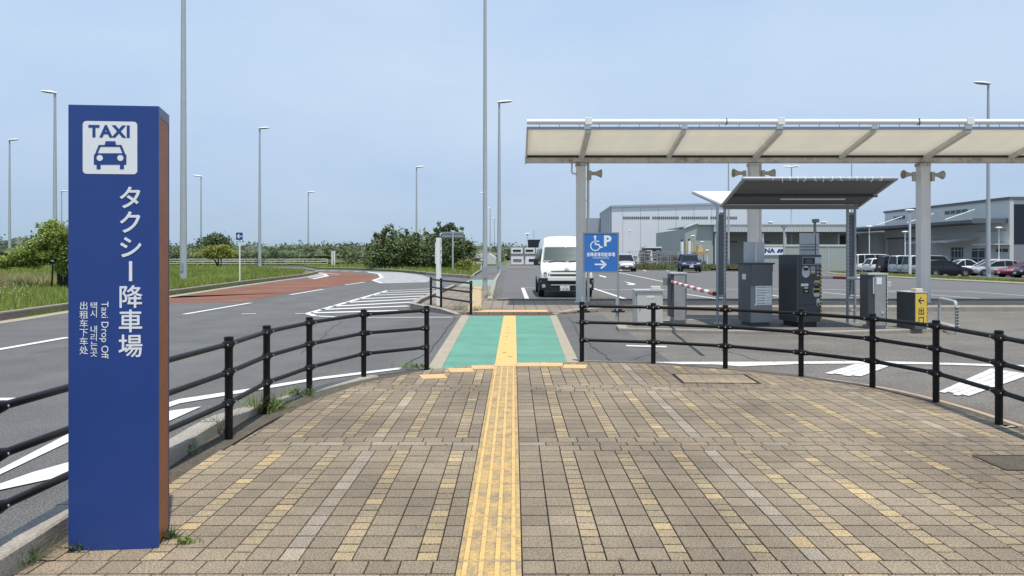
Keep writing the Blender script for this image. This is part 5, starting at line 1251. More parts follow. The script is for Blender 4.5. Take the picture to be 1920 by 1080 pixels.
# white guard rail beyond the verge
t = thing('guard_rail', 'long pale three-rail guard fence across the far side of the left verge', 'fence', (-42, 93, 0.08))
for i in range(17):
    MB().bbox(-26 + i * 2.6 * 1.0 + 3.0, -26 + i * 2.6 + 3.12, -0.06, 0.06, -0.1, 0.82).build('post', M['galv_light'], t)
for z in (0.26, 0.52, 0.80): MB().bbox(-26, 18.6, -0.13, -0.065, z - 0.036, z + 0.036).build('rail', M['post_white'], t)
#@@PART3@@
# ------------------------------------------------------------------ vehicles
def wheel(parent, x, y, r, wd, side):
    Mx = Matrix.Translation((x, y, r)) @ Matrix.Rotation(R(-90 * side), 4, 'X')
    w_ = MB().lathe([(r * 0.62, -wd / 2), (r * 0.93, -wd / 2), (r, -wd * 0.3), (r, wd * 0.3), (r * 0.93, wd / 2), (r * 0.64, wd / 2), (r * 0.60, wd * 0.3)], 20, Mx).build('wheel', M['tyre'], parent, smooth=True)
    mb = MB(); mb.lathe([(r * 0.63, wd * 0.40), (r * 0.56, wd * 0.47), (r * 0.52, wd * 0.30)], 20, Mx)
    for i in range(6):
        a = i * math.pi / 3
        mb.add([Mx @ Vector((math.cos(a + da) * rr, math.sin(a + da) * rr, zz)) for da, rr, zz in ((-0.5, r * 0.10, wd * 0.42), (0.5, r * 0.10, wd * 0.42), (0.13, r * 0.58, wd * 0.42), (-0.13, r * 0.58, wd * 0.42))], [(0, 1, 2, 3)])
    mb.lathe([(0, wd * 0.46), (r * 0.16, wd * 0.44), (r * 0.2, wd * 0.36)], 10, Mx)
    mb.build('rim', M['rim'], w_)
    MB().lathe([(0, wd * 0.22), (r * 0.54, wd * 0.22)], 14, Mx).build('brake', M['black_matte'], w_)
    return w_
def ring_pts(x, w, zb, zs, crown):
    h = zs - zb
    half = [(w * 0.86, zb), (w * 0.97, zb + h * 0.18), (w, zb + h * 0.50), (w * 0.985, zb + h * 0.75), (w * 0.93, zb + h * 0.95), (w * 0.80, zs), (w * 0.4, zs + crown), (0, zs + crown * 1.3)]
    return [(x, y, z) for y, z in half] + [(x, -y, z) for y, z in half[-2::-1]]
PROF = {
 'hatch': dict(st=[(-.5, .52, .72, .84), (-.485, .36, .92, .93), (-.40, .25, .97, .99), (-.1, .22, .96, 1), (.17, .22, .92, 1), (.36, .25, .82, .98), (.45, .3, .72, .9), (.49, .38, .62, .8), (.5, .45, .56, .76)], gh=(-.475, -.40, .03, .24)),
 'sedan': dict(st=[(-.5, .45, .78, .82), (-.485, .34, .93, .92), (-.36, .25, .97, .99), (-.1, .22, .95, 1), (.17, .22, .91, 1), (.37, .25, .80, .98), (.46, .3, .70, .9), (.49, .38, .60, .8), (.5, .45, .55, .76)], gh=(-.38, -.20, .0, .20)),
 'wagon': dict(st=[(-.5, .5, .76, .84), (-.488, .36, .93, .93), (-.40, .25, .98, .99), (-.1, .22, .97, 1), (.15, .22, .94, 1), (.34, .25, .86, .98), (.45, .3, .74, .9), (.49, .38, .62, .8), (.5, .45, .56, .76)], gh=(-.475, -.42, .02, .27)),
 'van': dict(st=[(-.5, .48, .86, .90), (-.492, .34, 1.0, .96), (-.40, .25, 1.04, .995), (0, .22, 1.04, 1), (.26, .22, 1.02, 1), (.40, .25, .93, .97), (.47, .3, .80, .9), (.495, .38, .66, .82), (.5, .45, .58, .78)], gh=(-.488, -.465, .20, .385)),
}
def car(name, label, kind, L_, W_, H_, paint, x, y, ang, z=0.0, group='cars in the parking lot', zs=1.0, plate_rear=True, cat='car'):
    t = thing(name, label, cat, (x, y, z + ZR), R(ang), group)
    pr = PROF[kind]; w = W_ / 2; st = pr['st']; mb = MB(); n = 15; vs = []
    for fx, zb, zt, fw in st: vs += ring_pts(fx * L_, w * fw, zb, zt * zs, 0.035)
    fs = [(i * n + j, i * n + j + 1, (i + 1) * n + j + 1, (i + 1) * n + j) for i in range(len(st) - 1) for j in range(n - 1)]
    fs += [(i * n + n - 1, i * n, (i + 1) * n, (i + 1) * n + n - 1) for i in range(len(st) - 1)]
    fs += [tuple(range(n)), tuple(range(len(st) * n - 1, (len(st) - 1) * n - 1, -1))]
    mb.add(vs, fs); body = mb.build('body', M[paint], t, smooth=True)
    b0, r0, r1, b1 = [f * L_ for f in pr['gh']]
    def belt(x_): return float(np.interp(x_ / L_, [s[0] for s in st], [s[2] for s in st])) * zs - 0.015
    wb, wr = w * 0.90, w * 0.70; zr_ = H_ - 0.06
    def gp(xf, s, top): # corner points
        return (xf, s * (wr if top else wb), zr_ if top else belt(xf))
    G = [gp(b0, 1, 0), gp(b1, 1, 0), gp(b1, -1, 0), gp(b0, -1, 0), gp(r0, 1, 1), gp(r1, 1, 1), gp(r1, -1, 1), gp(r0, -1, 1)]
    MB().add(G, [(0, 1, 5, 4), (1, 2, 6, 5), (2, 3, 7, 6), (3, 0, 4, 7), (4, 5, 6, 7)]).build('windows', M['glass'], t)
    rm = MB(); rings = []
    for fx, dz, sw in ((r0 - 0.06, -0.03, .96), (r0 + 0.12, 0.025, 1.0), ((r0 + r1) / 2, 0.06, 1.02), (r1 - 0.18, 0.03, 1.0), (r1 + 0.05, -0.035, .96)):
        rings.append([(fx, s * wr * sw * k, zr_ + dz - q) for s, k, q in ((1, 1.02, 0.02), (1, .97, -.015), (1, .6, -.03), (1, 0, -.035), (-1, .6, -.03), (-1, .97, -.015), (-1, 1.02, 0.02))])
    vs = [p for r_ in rings for p in r_]; rm.add(vs, [(i * 7 + j, i * 7 + j + 1, (i + 1) * 7 + j + 1, (i + 1) * 7 + j) for i in range(4) for j in range(6)] + [(6, 5, 4, 3, 2, 1, 0), tuple(range(28, 35))])
    rm.build('roof', M[paint], t, smooth=True)
    def bar(p, q, wd): MB().tube([Vector(p), Vector(q)], wd, 6).build('pillar', M[paint], t, smooth=True)
    for s in (-1, 1):
        o = 1.012
        bar((b1, s * wb * o, belt(b1)), (r1, s * wr * o, zr_), 0.035); bar((b0, s * wb * o, belt(b0)), (r0, s * wr * o, zr_), 0.06 if kind != 'van' else 0.045)
        xm = (r0 + r1) * 0.5 + 0.05 * L_; bar((xm, s * wb * o, belt(xm)), (xm - 0.05, s * wr * o, zr_), 0.026)
        if kind in ('wagon', 'van'): xm = r0 + (r1 - r0) * 0.22; bar((xm - 0.05, s * wb * o, belt(xm)), (xm, s * wr * o, zr_), 0.028)
    r = 0.30 if L_ < 3.6 else 0.325
    for fx in (-.30, .305):
        for s in (-1, 1):
            Mx = Matrix.Translation((fx * L_, s * (w * 0.975), r)) @ Matrix.Rotation(R(-90 * s), 4, 'X'); MB().lathe([(0, 0.024), (r * 1.17, 0.024), (r * 1.17, -0.1)], 20, Mx).build('wheel_arch', M['black_matte'], t)
            wheel(t, fx * L_, s * (w - 0.075), r, 0.205, s)
    for s in (-1, 1):
        hl = MB(); fx = .463 * L_; hl.box((fx, s * w * 0.70, 0.66 * zs), (0.20, w * 0.36, 0.14), -s * 0.38, ry=0.35); hl.build('headlight', M['lamp_glass'], t)
        tl = MB(); tl.box((-.485 * L_, s * w * 0.80, 0.86 * zs), (0.07, w * 0.20, 0.26), s * 0.3); tl.build('tail_light', M['tail'], t)
        mi = MB(); mi.box((b1 - 0.25, s * (w + 0.07), belt(b1 - 0.25) + 0.09), (0.09, 0.17, 0.13), s * 0.2, top=0.85); mi.build('mirror', M[paint], t, bevel=0.02)
    MB().box((.492 * L_, 0, 0.40), (0.04, w * 1.2, 0.16)).build('grille', M['black'], t)
    MB().box((.502 * L_, 0, 0.47), (0.03, 0.33, 0.165)).build('number_plate', M['plate'], t)
    MB().box((-.502 * L_ + 0.008, 0, 0.74), (0.03, 0.33, 0.165)).build('number_plate', M['plate'], t)
    # side seams and sill
    sm = MB()
    for s in (-1, 1): sm.box((0, s * (w * 0.985), 0.255), (L_ * 0.42, 0.02, 0.05)); sm.box(((r0 + r1) * 0.5 + .05 * L_, s * (w * 1.0), 0.62), (0.012, 0.012, 0.58)); sm.box((b1 - 0.18, s * (w * 1.0), 0.60), (0.012, 0.012, 0.5))
    sm.build('trim', M['black_matte'], t)
    return t
YE = {'D': 51.3}
gp_ = 'cars nosed in beyond the grass strip'
def row(name, label, kind, L_, W_, H_, paint, x, y, ang): car(name, label, kind, L_, W_, H_, paint, x, y, ang, zlot(x) - ZR, gp_)
row('parked_minivan', 'silver grey minivan between the black minivan and the thick white mushroom lamp', 'van', 4.6, 1.70, 1.86, 'c_grey', 38.3, 70.6, 2)
row('parked_minivan', 'silver grey minivan directly behind the thick white mushroom lamp pole', 'van', 4.6, 1.70, 1.86, 'c_grey', 38.3, 68.1, 2)
row('parked_minivan', 'black minivan showing its tail between the small white hatchback and the grey vans', 'van', 4.3, 1.68, 1.84, 'c_black', 38.2, 73.1, 2)
row('parked_hatchback', 'small white hatchback with black rear window right of the shelter post', 'hatch', 3.9, 1.68, 1.55, 'c_white', 38.0, 75.9, 2)
row('parked_minivan', 'white minivan mostly hidden behind the small white hatchback and shelter post', 'van', 4.8, 1.74, 1.98, 'c_white', 38.6, 79.0, 2)
row('parked_hatchback', 'black hatchback with its nose to the right, partly behind the canopy post', 'hatch', 4.3, 1.74, 1.46, 'c_black', 38.15, 65.6, 0)
row('parked_wagon', 'silver wagon with its nose to the left, behind the tall lamp pole', 'wagon', 4.5, 1.74, 1.52, 'c_silver', 46.3, 71.6, 180)
row('parked_sedan', 'red sedan with its nose to the left at the right edge of the picture', 'sedan', 4.6, 1.78, 1.42, 'c_red', 46.9, 68.2, 181)
row('parked_car', 'dark car cut off by the right edge, in front of the red sedan', 'hatch', 4.1, 1.7, 1.5, 'c_black', 46.4, 65.6, 180)
row('parked_sedan', 'white coupe seen beyond the bonnet of the black hatchback', 'sedan', 4.5, 1.78, 1.58, 'c_white', 46.6, 77.6, 178)
row('parked_wagon', 'white car just left of the tall lamp pole, behind the silver wagon', 'wagon', 4.5, 1.74, 1.64, 'c_white', 48.6, 75.9, 180)
row('parked_minivan', 'white roofed van with only its roof showing just right of the canopy post', 'van', 4.6, 1.72, 1.98, 'c_white', 46.2, 82.0, 2)
car('parked_hatchback', 'grey hatchback left of the right shelter post', 'hatch', 4.0, 1.68, 1.4, 'c_silver', 48.6, 110.0, 190, -.2, gp_)
car('parked_minivan', 'silver compact van facing the camera in the lot beside the blue parking sign', 'wagon', 3.7, 1.66, 1.55, 'c_silver', 9.9, 66.0, -93, -0.0, 'cars in the parking lot')
car('parked_hatchback', 'dark blue hatchback facing the camera in front of the yellow frame', 'hatch', 3.9, 1.68, 1.52, 'c_navy', 15.5, 65.5, -97, 0.0, 'cars in the parking lot')
# the white high-roof van
VX, VY, VW, VLEN = (1062.0 - CX) * 25.9 / FPX, 25.75, 0.94, 5.2
t = thing('parked_van', 'white high-roof passenger van parked nose-on behind the first canopy post', 'van', (VX, VY, ZR - .02), 0)
# stations from nose (y=0) backwards: y, list of (half width, z) from sill to roof centre
def vring(y, w_, zb, zt, tw):
    h = zt - zb
    half = [(w_ * 0.93, zb), (w_ * 0.99, zb + h * 0.12), (w_, zb + h * 0.35), (w_ * 0.985, zb + h * 0.52), (w_ * (0.55 * tw + 0.43), zb + h * 0.72), (w_ * tw, zb + h * 0.90), (w_ * tw * 0.93, zb + h * 0.965), (w_ * tw * 0.7, zt), (0, zt + 0.02)]
    return [(x, y, z) for x, z in half] + [(-x, y, z) for x, z in half[-2::-1]]
stn = [(0.00, .86, .52, .78, .99), (0.02, .90, .42, .92, .985), (0.10, .925, .38, 1.08, .975), (0.17, .935, .36, 1.25, .965), (0.40, .94, .34, 1.53, .92), (0.62, .94, .34, 1.80, .875), (0.74, .94, .34, 1.95, .855), (1.0, .94, .34, 2.10, .84), (1.6, .94, .34, 2.18, .84), (4.9, .94, .36, 2.17, .84), (5.15, .92, .40, 2.08, .83), (5.2, .88, .5, 1.9, .83)]
mb = MB(); n = 17; vs = []
for s_ in stn: vs += vring(*s_)
fs = [(i * n + j, i * n + j + 1, (i + 1) * n + j + 1, (i + 1) * n + j) for i in range(len(stn) - 1) for j in range(n - 1)] + [(i * n + n - 1, i * n, (i + 1) * n, (i + 1) * n + n - 1) for i in range(len(stn) - 1)]
fs += [tuple(range(n)), tuple(range(len(stn) * n - 1, (len(stn) - 1) * n - 1, -1))]
mb.add(vs, fs); body = mb.build('body', M['c_pearl'], t, smooth=True)
def vy(z): return float(np.interp(z, [.78, .92, 1.08, 1.25, 1.53, 1.80, 1.95, 2.10], [0, .02, .10, .17, .40, .62, .74, 1.0]))
def vw(z): return float(np.interp(z, [.3, .6, .9, 1.2, 1.6, 1.95], [.93, .935, .935, .915, .86, .80]))
def vp(x, z, d): return (x, vy(z) - d, z)
def vpanel(name, pts, m, par, d, th=0.02):
    mb = MB(); k_ = len(pts); A_ = [vp(x, z, d) for x, z in pts]; B_ = [vp(x, z, d - th) for x, z in pts]
    mb.add(A_ + B_, [tuple(range(k_))] + [(i, (i + 1) % k_, (i + 1) % k_ + k_, i + k_) for i in range(k_)]); return mb.build(name, m, par)
ws = vpanel('windscreen', [(-.825, 1.315), (-.79, 1.265), (0, 1.25), (.79, 1.265), (.825, 1.315), (.795, 1.54), (.765, 1.75), (.72, 1.80), (0, 1.815), (-.72, 1.80), (-.765, 1.75), (-.795, 1.54)], M['black'], t, 0.016)
vpanel('glass', [(-.785, 1.325), (0, 1.30), (.785, 1.325), (.76, 1.54), (.73, 1.74), (.69, 1.765), (0, 1.775), (-.69, 1.765), (-.73, 1.74), (-.76, 1.54)], M['wind'], ws, 0.024)
wm = MB()
for x0, x1 in ((-.62, .0), (.08, .66)): wm.tube([vp(x0, 1.27, 0.035), vp((x0 + x1) / 2, 1.305, 0.045), vp(x1, 1.285, 0.04)], 0.011, 6)
wm.build('wiper', M['black'], ws)
fb = MB()
for i, (y_, zz0, zz1, wv) in enumerate(((-0.035, .30, .66, .80), (0.0, .26, .68, .925), (0.35, .26, .70, .952))):
    pass
fb.add([(-.80, -.05, .27), (.80, -.05, .27), (.945, .06, .27), (.95, .42, .27), (-.95, .42, .27), (-.945, .06, .27), (-.80, -.06, .70), (.80, -.06, .70), (.945, .06, .71), (.95, .42, .71), (-.95, .42, .71), (-.945, .06, .71)],
       [(0, 1, 7, 6), (1, 2, 8, 7), (2, 3, 9, 8), (4, 5, 11, 10), (5, 0, 6, 11), (6, 7, 8, 9, 10, 11), (0, 5, 4, 3, 2, 1)])
bump = fb.build('bumper', M['black_matte'], t, bevel=0.03)
MB().bbox(-.66, .66, -.085, -.02, .60, .745).build('bumper_centre', M['c_pearl'], bump, bevel=0.02)
MB().bbox(-.55, .55, -.068, -.061, .445, .475).build('bumper_trim', M['silver_panel'], bump)
for s in (-1, 1):
    MB().lathe([(0, 0), (0.055, 0), (0.065, -0.01)], 14, Matrix.Translation((s * .80, -.062, .42)) @ Matrix.Rotation(R(90), 4, 'X') @ Matrix.Diagonal((1, 1, 1, 1))).build('fog_lamp', M['lamp_glass'], bump, smooth=True)
vpanel('grille', [(-.58, .825), (-.55, .775), (.55, .775), (.58, .825)], M['black'], t, 0.035)
vpanel('grille_bar', [(-.64, .90), (-.60, .835), (.60, .835), (.64, .90)], M['c_pearl'], t, 0.032)
vpanel('grille', [(-.55, .945), (-.5, .915), (.5, .915), (.55, .945), (.12, .955), (-.12, .955)], M['black'], t, 0.026)
for s in (-1, 1):
    h_ = MB(); pts = [(s * .925, .985), (s * .93, .755), (s * .66, .745), (s * .615, .80), (s * .64, .955)]
    A_ = [(x, -0.012 + (max(0, abs(x) - .62) * 0.42) + (0.05 if z > .9 else 0.0), z) for x, z in pts]; B_ = [(x, 0.30, z) for x, z in pts]
    h_.add(A_ + B_, [tuple(range(5))] + [(i, (i + 1) % 5, (i + 1) % 5 + 5, i + 5) for i in range(5)]); hl = h_.build('headlight', M['lamp_glass'], t)
    MB().lathe([(0.0, 0), (0.05, -0.004), (0.06, -0.018), (0.062, 0.01)], 14, Matrix.Translation((s * .745, 0.0, .85)) @ Matrix.Rotation(R(90), 4, 'X') @ Matrix.Diagonal((1, 1, -1, 1))).build('lens', M['chrome'], hl, smooth=True)
    MB().lathe([(0.0, 0), (0.035, -0.004), (0.045, -0.016), (0.047, 0.01)], 12, Matrix.Translation((s * .86, 0.05, .86)) @ Matrix.Rotation(R(90), 4, 'X') @ Matrix.Diagonal((1, 1, -1, 1))).build('lens', M['mach_grey'], hl, smooth=True)
    mi = MB(); mi.box((s * 1.055, .30, 1.26), (.17, .12, .24), s * -0.15, top=.92); mm = mi.build('mirror', M['black'], t, bevel=0.03); MB().tube([(s * .92, .42, 1.16), (s * 1.04, .33, 1.18)], 0.03, 8).build('mirror_arm', M['black'], mm)
    sw = MB(); sw.add([(s * .905, .50, 1.25), (s * .933, 1.35, 1.25), (s * .872, 1.35, 1.72), (s * .86, .80, 1.72)], [(0, 1, 2, 3)]); sw.add([(s * .936, 1.5, 1.25), (s * .936, 4.7, 1.25), (s * .872, 4.7, 1.72), (s * .872, 1.5, 1.72)], [(0, 1, 2, 3)])
    o_w = sw.build('side_window', M['glass'], t); md = o_w.modifiers.new('solid', 'SOLIDIFY'); md.thickness = 0.02; md.offset = 0
    for yy in (0.95, 4.05):
        wheel_ = wheel(t, 0, 0, 0.335, 0.2, s); wheel_.location = (s * .855, yy, 0); wheel_.rotation_euler = (0, 0, R(-90))
        for ch in wheel_.children: pass
    MB().lathe([(0, 0.0), (0.42, 0.0), (0.42, -0.1)], 22, Matrix.Translation((s * .935, .95, .37)) @ Matrix.Rotation(R(90 * s), 4, 'Y')).build('wheel_arch', M['black_matte'], t)
    MB().tube([(s * .955, 1.25, .95), (s * .955, 1.35, .95)], 0.02, 6).build('door_handle', M['c_pearl'], t)
np_ = MB().bbox(-.165 - .07, .165 - .07, -.088, -.063, .27, .435).build('number_plate', M['plate'], t)
text_mesh('10-45', 0.105, M['ink_green'], np_, (-.055, -.0885, .285), bold=0.002, name='plate_digits', ext=0.001, sx=0.95); text_mesh('あ', 0.05, M['ink_green'], np_, (-.215, -.0885, .305), name='plate_digits', ext=0.001); text_mesh('300', 0.045, M['ink_green'], np_, (-.05, -.0885, .39), name='plate_digits', ext=0.001)
em = MB()
def ell(a, b_, cx=0, cz=0): return [Vector((cx + a * math.cos(q * math.pi / 10), vy(.985) - .03, .985 + cz + b_ * math.sin(q * math.pi / 10))) for q in range(21)]
em.tube(ell(.072, .050), 0.007, 6); em.tube(ell(.024, .045), 0.006, 6); em.tube(ell(.048, .020, 0, .018), 0.006, 6); em.build('emblem', M['chrome'], t, smooth=True)
text_mesh('tocorusso', 0.075, M['machine' if False else 'mach_grey'], t, (-.10, vy(1.14) - .012, 1.12), v=(0, .5, .86), name='bonnet_lettering', ext=0.001, sx=1.05); text_mesh('N', 0.06, M['mach_grey'], t, (-.44, vy(1.14) - .012, 1.125), v=(0, .5, .86), name='bonnet_lettering', ext=0.001)

# ------------------------------------------------------------------ buildings
def bldg(name, label, loc): return thing(name, label, 'building', loc)
# hangar
HY = 150.0; hx0 = (1147 - CX) * HY / FPX; hx1 = (1423 - CX) * HY / FPX; z1 = EYE + (CY - 389) * HY / FPX; z2 = EYE + (CY - 382.5) * HY / FPX; ys = HY * 1.19; HX_ = (1116 - CX) * ys / FPX
hb0 = EYE + (CY - 403) * ys / FPX
t = bldg('hangar', 'large pale grey hangar with a long strip of small dark windows', (hx0, HY, 0)); o_ = (hx0, HY, 0)
MB().add([(hx0, HY, 0), (hx1, HY, 0), (hx1, HY, z2), (hx0, HY, z1), (HX_ + 1.2, ys, 0), (hx1, ys, 0), (hx1, ys, z2), (HX_ + 1.2, ys, hb0)], [(0, 1, 2, 3), (4, 7, 6, 5), (1, 5, 6, 2)]).build('wall', M['wall_hangar'], t, off=o_)
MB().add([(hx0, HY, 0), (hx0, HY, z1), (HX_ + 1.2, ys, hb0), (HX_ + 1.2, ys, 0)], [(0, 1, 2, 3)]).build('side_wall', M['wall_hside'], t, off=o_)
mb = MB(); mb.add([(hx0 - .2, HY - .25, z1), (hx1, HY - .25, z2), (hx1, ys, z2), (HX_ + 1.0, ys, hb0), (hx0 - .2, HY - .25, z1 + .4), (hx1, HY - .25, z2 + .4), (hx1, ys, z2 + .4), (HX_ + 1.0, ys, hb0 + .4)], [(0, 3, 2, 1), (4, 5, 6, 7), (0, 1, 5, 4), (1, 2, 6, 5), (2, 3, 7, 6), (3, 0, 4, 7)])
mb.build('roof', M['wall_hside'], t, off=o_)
wi = MB(); zc = EYE + (CY - 408.5) * HY / FPX
xa = (1168 - CX) * HY / FPX; xb = (1386 - CX) * HY / FPX; nW = 56
for i in range(nW):
    if i % 14 == 13: continue
    w0 = xa + (xb - xa) * i / nW; wi.bbox(w0 + .06, w0 + (xb - xa) / nW - .06, HY - .04, HY - .01, zc - .26, zc + .26)
wi.build('window_strip', M['win'], t, off=o_)
rb = MB()
for i in range(8): rb.bbox(hx0 + i * 3.6 + 2.2, hx0 + i * 3.6 + 2.27, HY - .035, HY - .005, 0, z1)
rb.build('sheet_joints', M['wall_hside'], t, off=o_)
rb = MB()
for i in range(7):
    f = (i + .5) / 7; xx = hx0 + (HX_ + 1.2 - hx0) * f; yy = HY + (ys - HY) * f; hz_ = z1 + (hb0 - z1) * f; rb.box((xx - .12, yy, hz_ / 2), (.35, .35, hz_))
rb.build('buttress', M['wall_hangar'], t, off=o_)
MB().bbox(HX_ - 4, HX_ + 1.6, ys - 3, ys + 6, 0, hb0 - .9).build('annex', M['wall_hside'], t, off=o_); MB().bbox(HX_ - 3.2, HX_ - 1.2, ys - 3.05, ys - 3.0, 4.5, 6.6).build('annex_window', M['win'], t, off=o_)
# grey-green warehouse with open bays
WY = 108.0; k_ = WY / FPX
def wx(px): return (px - CX) * k_
def wz(py): return EYE + (CY - py) * k_
t = bldg('warehouse', 'long low grey-green warehouse with wide dark open bays and a ribbed roof band', (wx(1285), WY, 0)); o_ = (wx(1285), WY, 0)
gx0, gx1, gx2 = wx(1284.5), wx(1337), wx(1602)
MB().add([(gx0, WY, 0), (gx1, WY, 0), (gx1, WY, wz(421)), (wx(1308), WY, wz(419)), (gx0, WY, wz(429)), (gx0, WY + 22, 0), (gx0, WY + 22, wz(429))], [(0, 1, 2, 3, 4), (5, 0, 4, 6)]).build('gable_wall', M['wall_green'], t, off=o_)
MB().add([(gx0 - .1, WY - .2, wz(428.5)), (wx(1308), WY - .2, wz(418.5)), (wx(1308), WY + 1.0, wz(418.5)), (gx0 - .1, WY + 1.0, wz(428.5)), (gx0 - .1, WY - .2, wz(428.5) + .15), (wx(1308), WY - .2, wz(418.5) + .15), (wx(1308), WY + 1.0, wz(418.5) + .15), (gx0 - .1, WY + 1.0, wz(428.5) + .15)], [(0, 3, 2, 1), (4, 5, 6, 7), (0, 1, 5, 4), (2, 3, 7, 6), (3, 0, 4, 7), (1, 2, 6, 5)]).build('roof', M['wall_grey'], t, off=o_)
MB().bbox(gx1 + .02, gx2, WY + 5, WY + 22, -1, wz(421)).build('wall', M['wall_green'], t, off=o_)
MB().bbox(gx1 + .02, gx2, WY - .5, WY + 4.98, wz(435), wz(421.5)).build('roof_band', M['wall_pale'], t, off=o_)
rb = MB(); x = gx1 + .2
while x < gx2: rb.bbox(x, x + .09, WY - .56, WY - .505, wz(434.5), wz(424)); x += .42
rb.build('band_ribs', M['wall_grey'], t, off=o_)
MB().bbox(wx(1308), gx2, WY - .6, WY + 22, wz(421.4), wz(420)).build('ridge_cap', M['lamp_white'], t, off=o_)
MB().bbox(gx1, gx2, WY - .1, WY + .3, wz(437.5), wz(435.1)).build('lintel', M['roof_dark'], t, off=o_)
for p0, p1 in ((1362, 1402), (1430, 1466)):
    d_ = MB().bbox(wx(p0), wx(p1), WY + 4.9, WY + 4.97, wz(482), wz(438)).build('bay_door', M['shutter'], t, off=o_); MB().bbox(wx(p0), wx(p1), WY + 4.86, WY + 4.89, wz(453), wz(451.5)).build('door_rail', M['dark_open'], d_, off=o_)
pm = MB()
for p in (1340, 1405, 1428, 1470): pm.bbox(wx(p), wx(p + 3), WY - .3, WY + .2, -1, wz(437.6))
pm.build('column', M['wall_pale'], t, off=o_)
for p in (1455, 1558): v_ = MB().bbox(wx(p), wx(p + 7), WY + 3, WY + 3.6, wz(420), wz(415)).build('roof_vent', M['mach_grey'], t, off=o_); MB().bbox(wx(p - .6), wx(p + 7.6), WY + 2.9, WY + 3.7, wz(414.9), wz(413)).build('vent_cap', M['lamp_white'], v_, off=o_)
# banner wall
BY = 92.0; k_ = BY / FPX
t = thing('boundary_wall', 'pale panelled wall carrying a white airline banner', 'wall', (wx(1436) , BY, 0)); o_ = (wx(1436), BY, 0)
def bx(px): return (px - CX) * BY / FPX
def bz(py): return EYE + (CY - py) * BY / FPX
MB().bbox(bx(1420), bx(1602), BY, BY + .2, -1, bz(462)).build('panels', M['wall_green'], t, off=o_); MB().bbox(bx(1420), bx(1602), BY - .06, BY + .26, bz(462), bz(458.5)).build('coping', M['wall_pale'], t, off=o_)
pm = MB()
for p in (1428, 1469, 1510, 1552): pm.bbox(bx(p), bx(p + 1), BY - .04, BY - .003, -1, bz(462.2))
pm.build('panel_joint', M['wall_grey'], t, off=o_)
bxa, bxb = bx(1418), bx(1468.5)
t = thing('banner', 'white banner with dark blue airline letters and slanted blue bars', 'banner', (bxb, BY - .1, 0)); o_ = (bxb, BY - .1, 0)
MB().bbox(bxa, bxb, BY - .12, BY - .09, bz(478.3), bz(463.8)).build('cloth', M['white_letter'], t, off=o_)
text_mesh('ANA', 0.74, M['ink_blue'], t, (bx(1438) - o_[0], -.025, bz(473.8)), bold=0.035, name='lettering', ext=0.004, sx=1.15)
sb = MB()
for a_, m_ in ((1455.5, 0), (1461, 0)):
    sb.add([(bx(a_), BY - .126, bz(474)), (bx(a_ + 4.6), BY - .126, bz(474)), (bx(a_ + 8.6), BY - .126, bz(467)), (bx(a_ + 3.4), BY - .126, bz(467))], [(0, 1, 2, 3)])
sb.build('slanted_bars', M['ink_blue'], t, off=o_, fix=False)
# right hand warehouse (long facade running away, corner towards the camera)
FX, FY = 55.0, 55.0 * FPX / (1893 - CX)
def fy(px, X=FX): return X * FPX / (px - CX)
zt = EYE + (CY - 374) * FY / FPX
yN = fy(1659)
t = bldg('cargo_warehouse', 'grey cargo warehouse on the right with a deep loading canopy, shutters and a navy panel', (FX, FY, 0)); o_ = (FX, FY, 0)
MB().bbox(FX, FX + 40, FY, yN, -1.2, zt).build('wall', M['wall_grey'], t, off=o_)
mb = MB(); mb.bbox(FX - .15, FX + 40, FY - .15, yN + .15, zt, zt + .3); mb.build('parapet', M['roof_dark'], t, off=o_)
xr0 = (1899 - CX) * FY / FPX
MB().bbox(xr0, FX + 30, FY - .06, FY - .01, EYE + (CY - 458) * FY / FPX, EYE + (CY - 383) * FY / FPX).build('navy_panel', M['navy_panel'], t, off=o_)
MB().bbox(FX + .45, FX + 40, FY - .04, FY - .01, -1.2, EYE + (CY - 458.6) * FY / FPX).build('lower_cladding', M['mach_grey'], t, off=o_)
MB().bbox(FX - .05, FX + .40, FY - .09, FY - .01, -1.2, zt).build('corner_trim', M['wall_pale'], t, off=o_)
AX = 51.0; az = EYE + (CY - 411) * fy(1822, AX) / FPX
ya = fy(1822, AX)
cn = MB().bbox(AX, FX - .02, ya, 116, az - .38, az).build('loading_canopy', M['roof_dark'], t, off=o_)
MB().bbox(AX - .08, AX - .005, ya - .05, 116, az - .06, az + .14).build('canopy_edge', M['wall_pale'], cn, off=o_)
MB().bbox(AX, FX - .02, ya - .06, ya - .01, az - .45, az + .1).build('canopy_end', M['roof_dark'], cn, off=o_)
for i, (p0, p1) in enumerate(((1824 + 0, 1806), (0, 0))):
    pass
for yy in (88, 96.5, 104.5):        # stays above the loading canopy
    MB().tube([(AX + .2, yy, az + .2), (FX - .02, yy, az + 1.5)], 0.06, 6).build('stay', M['lamp_white'], cn, off=o_)
def facade(name, p0, p1, z0, z1, m, d=0.04, X=FX, par=None):
    return MB().bbox(X - d, X - .005, fy(p1, X), fy(p0, X), z0, z1).build(name, m, par or t, off=o_)
def fz(px, py, X=FX): return EYE + (CY - py) * fy(px, X) / FPX
for p0, p1 in ((1666, 1695), (1703, 1730), (1612, 1646)): 
    s_ = facade('shutter', p0, p1, 0, fz(p1, 448), M['shutter'], 0.10); facade('shutter_frame', p0 - 1.5, p1 + 1, fz(p1, 448), fz(p1, 445), M['roof_dark'], 0.18)
